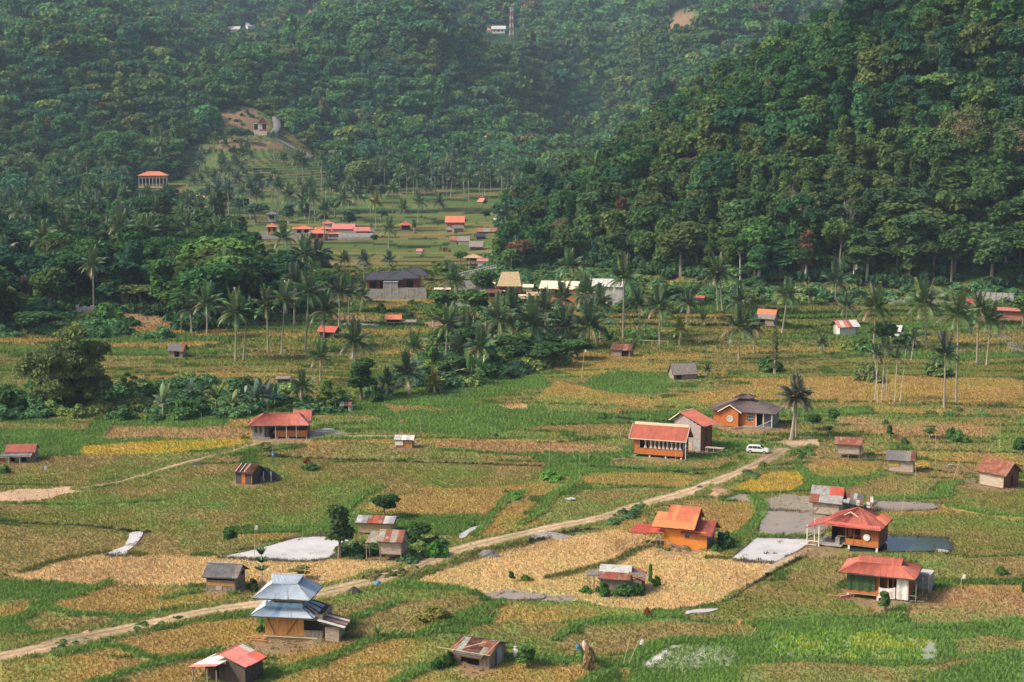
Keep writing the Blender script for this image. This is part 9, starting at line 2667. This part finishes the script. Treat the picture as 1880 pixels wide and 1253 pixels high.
def lathe(prof, m, name, par, sy=.75, n=14):
    V, F = [], []
    for z, r_, ox, oy in prof:
        for i in range(n):
            a = 6.2832 * i / n; V.append((ox + r_ * math.cos(a), oy + r_ * sy * math.sin(a), z))
    for j in range(len(prof) - 1):
        for i in range(n): F.append((j * n + i, j * n + (i + 1) % n, (j + 1) * n + (i + 1) % n, (j + 1) * n + i))
    return MB().add(V, F).build(name, m, par, smooth=True)
lathe([(.16, .24, .01, 0), (.5, .21, .01, 0), (.9, .185, 0, 0), (1.1, .165, 0, .01), (1.3, .19, 0, .02), (1.42, .14, 0, .01), (1.47, .07, 0, 0)], CLOTH, 'robe', bo)
for a, b, c in (('sl', 'el', 'wl'), ('sr', 'er', 'wr')): MB().tube([Vector(J[a]), Vector(J[b]), Vector(J[c])], [.085, .07, .06], 8).build('sleeve', CLOTH, bo, smooth=True)
lathe([(1.62, .19, 0, -.02), (1.64, .12, 0, -.02), (1.72, .10, 0, -.02), (1.76, .03, 0, -.02)], CLOTH, 'hat', bo, 1.0)
lathe([(1.5, .088, 0, 0), (1.58, .094, 0, 0), (1.64, .09, 0, 0)], SHADE, 'hair', bo, 1.0)

# ------------------------------------------------------------------ undergrowth masses
UNDERG = [
    ([(-60, 722), (100, 708), (230, 715), (330, 700), (500, 700), (560, 735), (640, 735), (650, 758), (480, 770), (300, 776), (150, 772), (-60, 778)], 4.2, 2.6, (0.05, 0.10, 0.045)),
    ([(660, 730), (760, 690), (800, 640), (830, 590), (900, 575), (1020, 600), (1050, 640), (1030, 672), (980, 695), (850, 712), (760, 725)], 4.5, 3.2, (0.045, 0.09, 0.045)),
    ([(1000, 570), (1250, 565), (1260, 625), (1190, 640), (1000, 610)], 7.5, 1.6, (0.07, 0.14, 0.05)),
    ([(1540, 612), (1700, 606), (1700, 655), (1560, 655)], 6, 2.2, (0.06, 0.12, 0.05)),
    ([(-60, 575), (60, 590), (150, 575), (190, 590), (330, 605), (330, 625), (60, 618), (-60, 625)], 5, 2.8, (0.05, 0.11, 0.045)),
    ([(620, 1000), (700, 1000), (700, 1028), (640, 1034)], 1.6, 1.1, (0.035, 0.07, 0.035)),
    ([(735, 985), (830, 990), (830, 1012), (770, 1030), (720, 1036)], 1.9, 1.1, (0.05, 0.10, 0.045)),
    ([(1100, 958), (1180, 932), (1196, 940), (1125, 966)], 1.2, .9, (0.06, 0.11, 0.05)),
    ([(1336, 884), (1400, 858), (1480, 826), (1500, 832), (1420, 865), (1345, 896)], 1.5, .9, (0.06, 0.12, 0.05)),
    ([(900, 470), (960, 440), (1000, 480), (1100, 505), (1250, 525), (1500, 525), (1880, 530), (1880, 560), (1500, 556), (1240, 560), (990, 535), (890, 510)], 5.5, 3.4, (0.055, 0.115, 0.05)),
    ([(640, 1062), (740, 1050), (800, 1042), (870, 1020), (860, 1032), (790, 1058), (700, 1070)], 1.5, .7, (0.16, 0.14, 0.06)),
    ([(1140, 985), (1320, 1006), (1330, 1014), (1240, 1014), (1140, 995)], 1.5, .6, (0.15, 0.13, 0.06)),
    ([(60, 1190), (200, 1165), (330, 1130), (340, 1136), (220, 1175), (70, 1200)], 1.6, .5, (0.06, 0.12, 0.04)),
    ([(1640, 745), (1880, 745), (1880, 775), (1700, 770)], 5, .9, (0.06, 0.15, 0.06)),
]
PP, SS, CC, II = [], [], [], []
ru_ = np.random.RandomState(31)
for poly, sp_, sz, col in UNDERG:
    ys = [q[1] for q in poly]; xs = [q[0] for q in poly]
    d1 = flat(900, max(min(ys), 380))[1]; d0 = flat(900, max(ys))[1]
    P = polar_points(d0 * .98, d1 * 1.03, min(xs), max(xs), lambda D: sp_, int(sp_ * 10))
    Z = base_h(P[:, 0], P[:, 1]); qx, qy = proj(P[:, 0], P[:, 1], Z)
    k = in_poly(qx + ru_.normal(0, 4, len(qx)), qy + ru_.normal(0, 1.5, len(qx)), poly) & (fbm(P[:, 0] / (sp_ * 3), P[:, 1] / (sp_ * 3), 8, 2) > .36)
    n = int(k.sum())
    if not n: continue
    s_ = sz / 6.0 * ru_.uniform(.5, 1.45, n)
    PP.append(np.stack([P[k, 0], P[k, 1], Z[k] - .1], 1)); SS.append(np.stack([s_ * 1.25, s_ * 1.25, s_], 1)); CC.append(np.where(ru_.rand(n, 1) < .3, np.array([(0.10, 0.135, 0.045)]), np.array(col)[None]) * 1.75 * ru_.uniform(.7, 1.4, (n, 1))); II.append(ru_.randint(0, 2, n))
BUSHM = [CROWNS[7][1], crown_mesh('bush_foliage', 'bush', 61, 700, 1.1)[0]]
PP, SS, CC, II = map(np.concatenate, (PP, SS, CC, II))
scatter('undergrowth', PP, SS, ru_.uniform(0, 6.28, len(PP)), CC, II, BUSHM, 'tangled green undergrowth along the stream bank and road edges')
# understorey inside the near forest and the wooded belt
P = polar_points(470, 1250, -260, 2140, lambda D: 5.6, 91)
Z = base_h(P[:, 0], P[:, 1]); qx, qy = proj(P[:, 0], P[:, 1], Z)
k = forest_mask(P[:, 0], P[:, 1], qx, qy) & ((P[:, 1] < 760) | (qx < 660) | (ru_.rand(len(qx)) < .4))
for cx, cy_, hw, hh in CLEAR:
    k &= ~((abs(qx - cx) < hw) & (qy - cy_ < hh) & (qy - cy_ > -hh * .4))
n = int(k.sum()); s_ = ru_.uniform(.45, 1.1, n)
cc = np.array([(0.05, 0.10, 0.045), (0.07, 0.13, 0.05), (0.04, 0.085, 0.04), (0.06, 0.13, 0.06)])[ru_.randint(0, 4, n)] * ru_.uniform(.8, 1.4, (n, 1))
scatter('understorey', np.stack([P[k, 0], P[k, 1], Z[k] - .3], 1), np.stack([s_, s_, s_ * 1.1], 1), ru_.uniform(0, 6.28, n), cc, np.ones(n), BUSHM, 'low leafy growth between the forest trees')
# scrub on the cleared slope and among the terraces
P = polar_points(1180, 1420, 340, 620, lambda D: 7.0, 17)
Z = base_h(P[:, 0], P[:, 1]); qx, qy = proj(P[:, 0], P[:, 1], Z)
k = ((qy < 262) & (ru_.rand(len(qx)) < .35)) | ((qy >= 262) & (ru_.rand(len(qx)) < .05)); k &= ~((abs(qx - 478) < 22) & (abs(qy - 245) < 22)) & ~((abs(qx - 512) < 22) & (qy < 292))
n = int(k.sum()); s_ = ru_.uniform(.15, .6, n)
scatter('slope_scrub', np.stack([P[k, 0], P[k, 1], Z[k] - .3], 1), np.stack([s_, s_, s_], 1), ru_.uniform(0, 6.28, n), np.array([(0.09, 0.13, 0.055)]) * ru_.uniform(.6, 1.5, (n, 1)), np.zeros(n), BUSHM, 'low scrub dotted over the cleared slope and terraces')
# loose boards and rubble left by the houses
for px_, row_, wd, m_ in [(1352, 788, 'pile of loose boards in front of the brown tiled house', TWOOD), (1408, 790, 'grey boards stacked at the right end of the brown tiled house', GWOOD), (470, 1176, 'timber offcuts left of the two tiered blue house', YWOOD), (1140, 846, 'broken panels beside the curtained hall', TWOOD), (1545, 1098, 'red and white scrap left of the lettered cloth house', REDP), (1290, 1006, 'pale planks along the orange house wall', TWOOD), (588, 806, 'concrete rubble beside the red hip house', CONC), (1745, 858, 'tan board pile on the grassy bank', TWOOD)]:
    p = at(px_, row_); t = empty('board_pile', p, rnd.uniform(-.5, .5), wd, 'boards')
    for i in range(6):
        a = rnd.uniform(-.5, .5); c = Vector((rnd.uniform(-.7, .7), rnd.uniform(-.3, .3), .08 + .07 * i)); d = Vector((math.cos(a), math.sin(a), rnd.uniform(-.04, .1))) * rnd.uniform(.5, 1.2)
        MB().beam(c - d, c + d, .22, .05).build('board', m_, t)
# ------------------------------------------------------------------ grass last: it keeps off the buildings
field_tufts(172, 300, .50, 5, 'stubble_near', 'rice stubble and grass tufts of the nearer fields')
field_tufts(300, 430, .70, 6, 'stubble_far', 'rice stubble and grass tufts of the farther fields', 1.3)
field_tufts(430, 680, 1.15, 7, 'stubble_distant', 'thin stubble and grass tufts of the distant fields', 2.1)
# ------------------------------------------------------------------ air
_hz = MB().box(-1900, 2500, -60, 6300, -3, 520)
_ho = _hz.build('haze', None)
_hm = bpy.data.materials.new('haze_air')
_hm.use_nodes = True
_hm.node_tree.nodes.clear()
_vo = _hm.node_tree.nodes.new('ShaderNodeOutputMaterial')
_pv = _hm.node_tree.nodes.new('ShaderNodeVolumePrincipled')
_pv.inputs['Color'].default_value = (0.62, 0.82, 1.0, 1)
_pv.inputs['Density'].default_value = 0.00007
_pv.inputs['Anisotropy'].default_value = 0.0
_hm.node_tree.links.new(_pv.outputs[0], _vo.inputs['Volume'])
_ho.data.materials.append(_hm)
tag(_ho, 'thin bluish haze over the valley', kind='stuff')
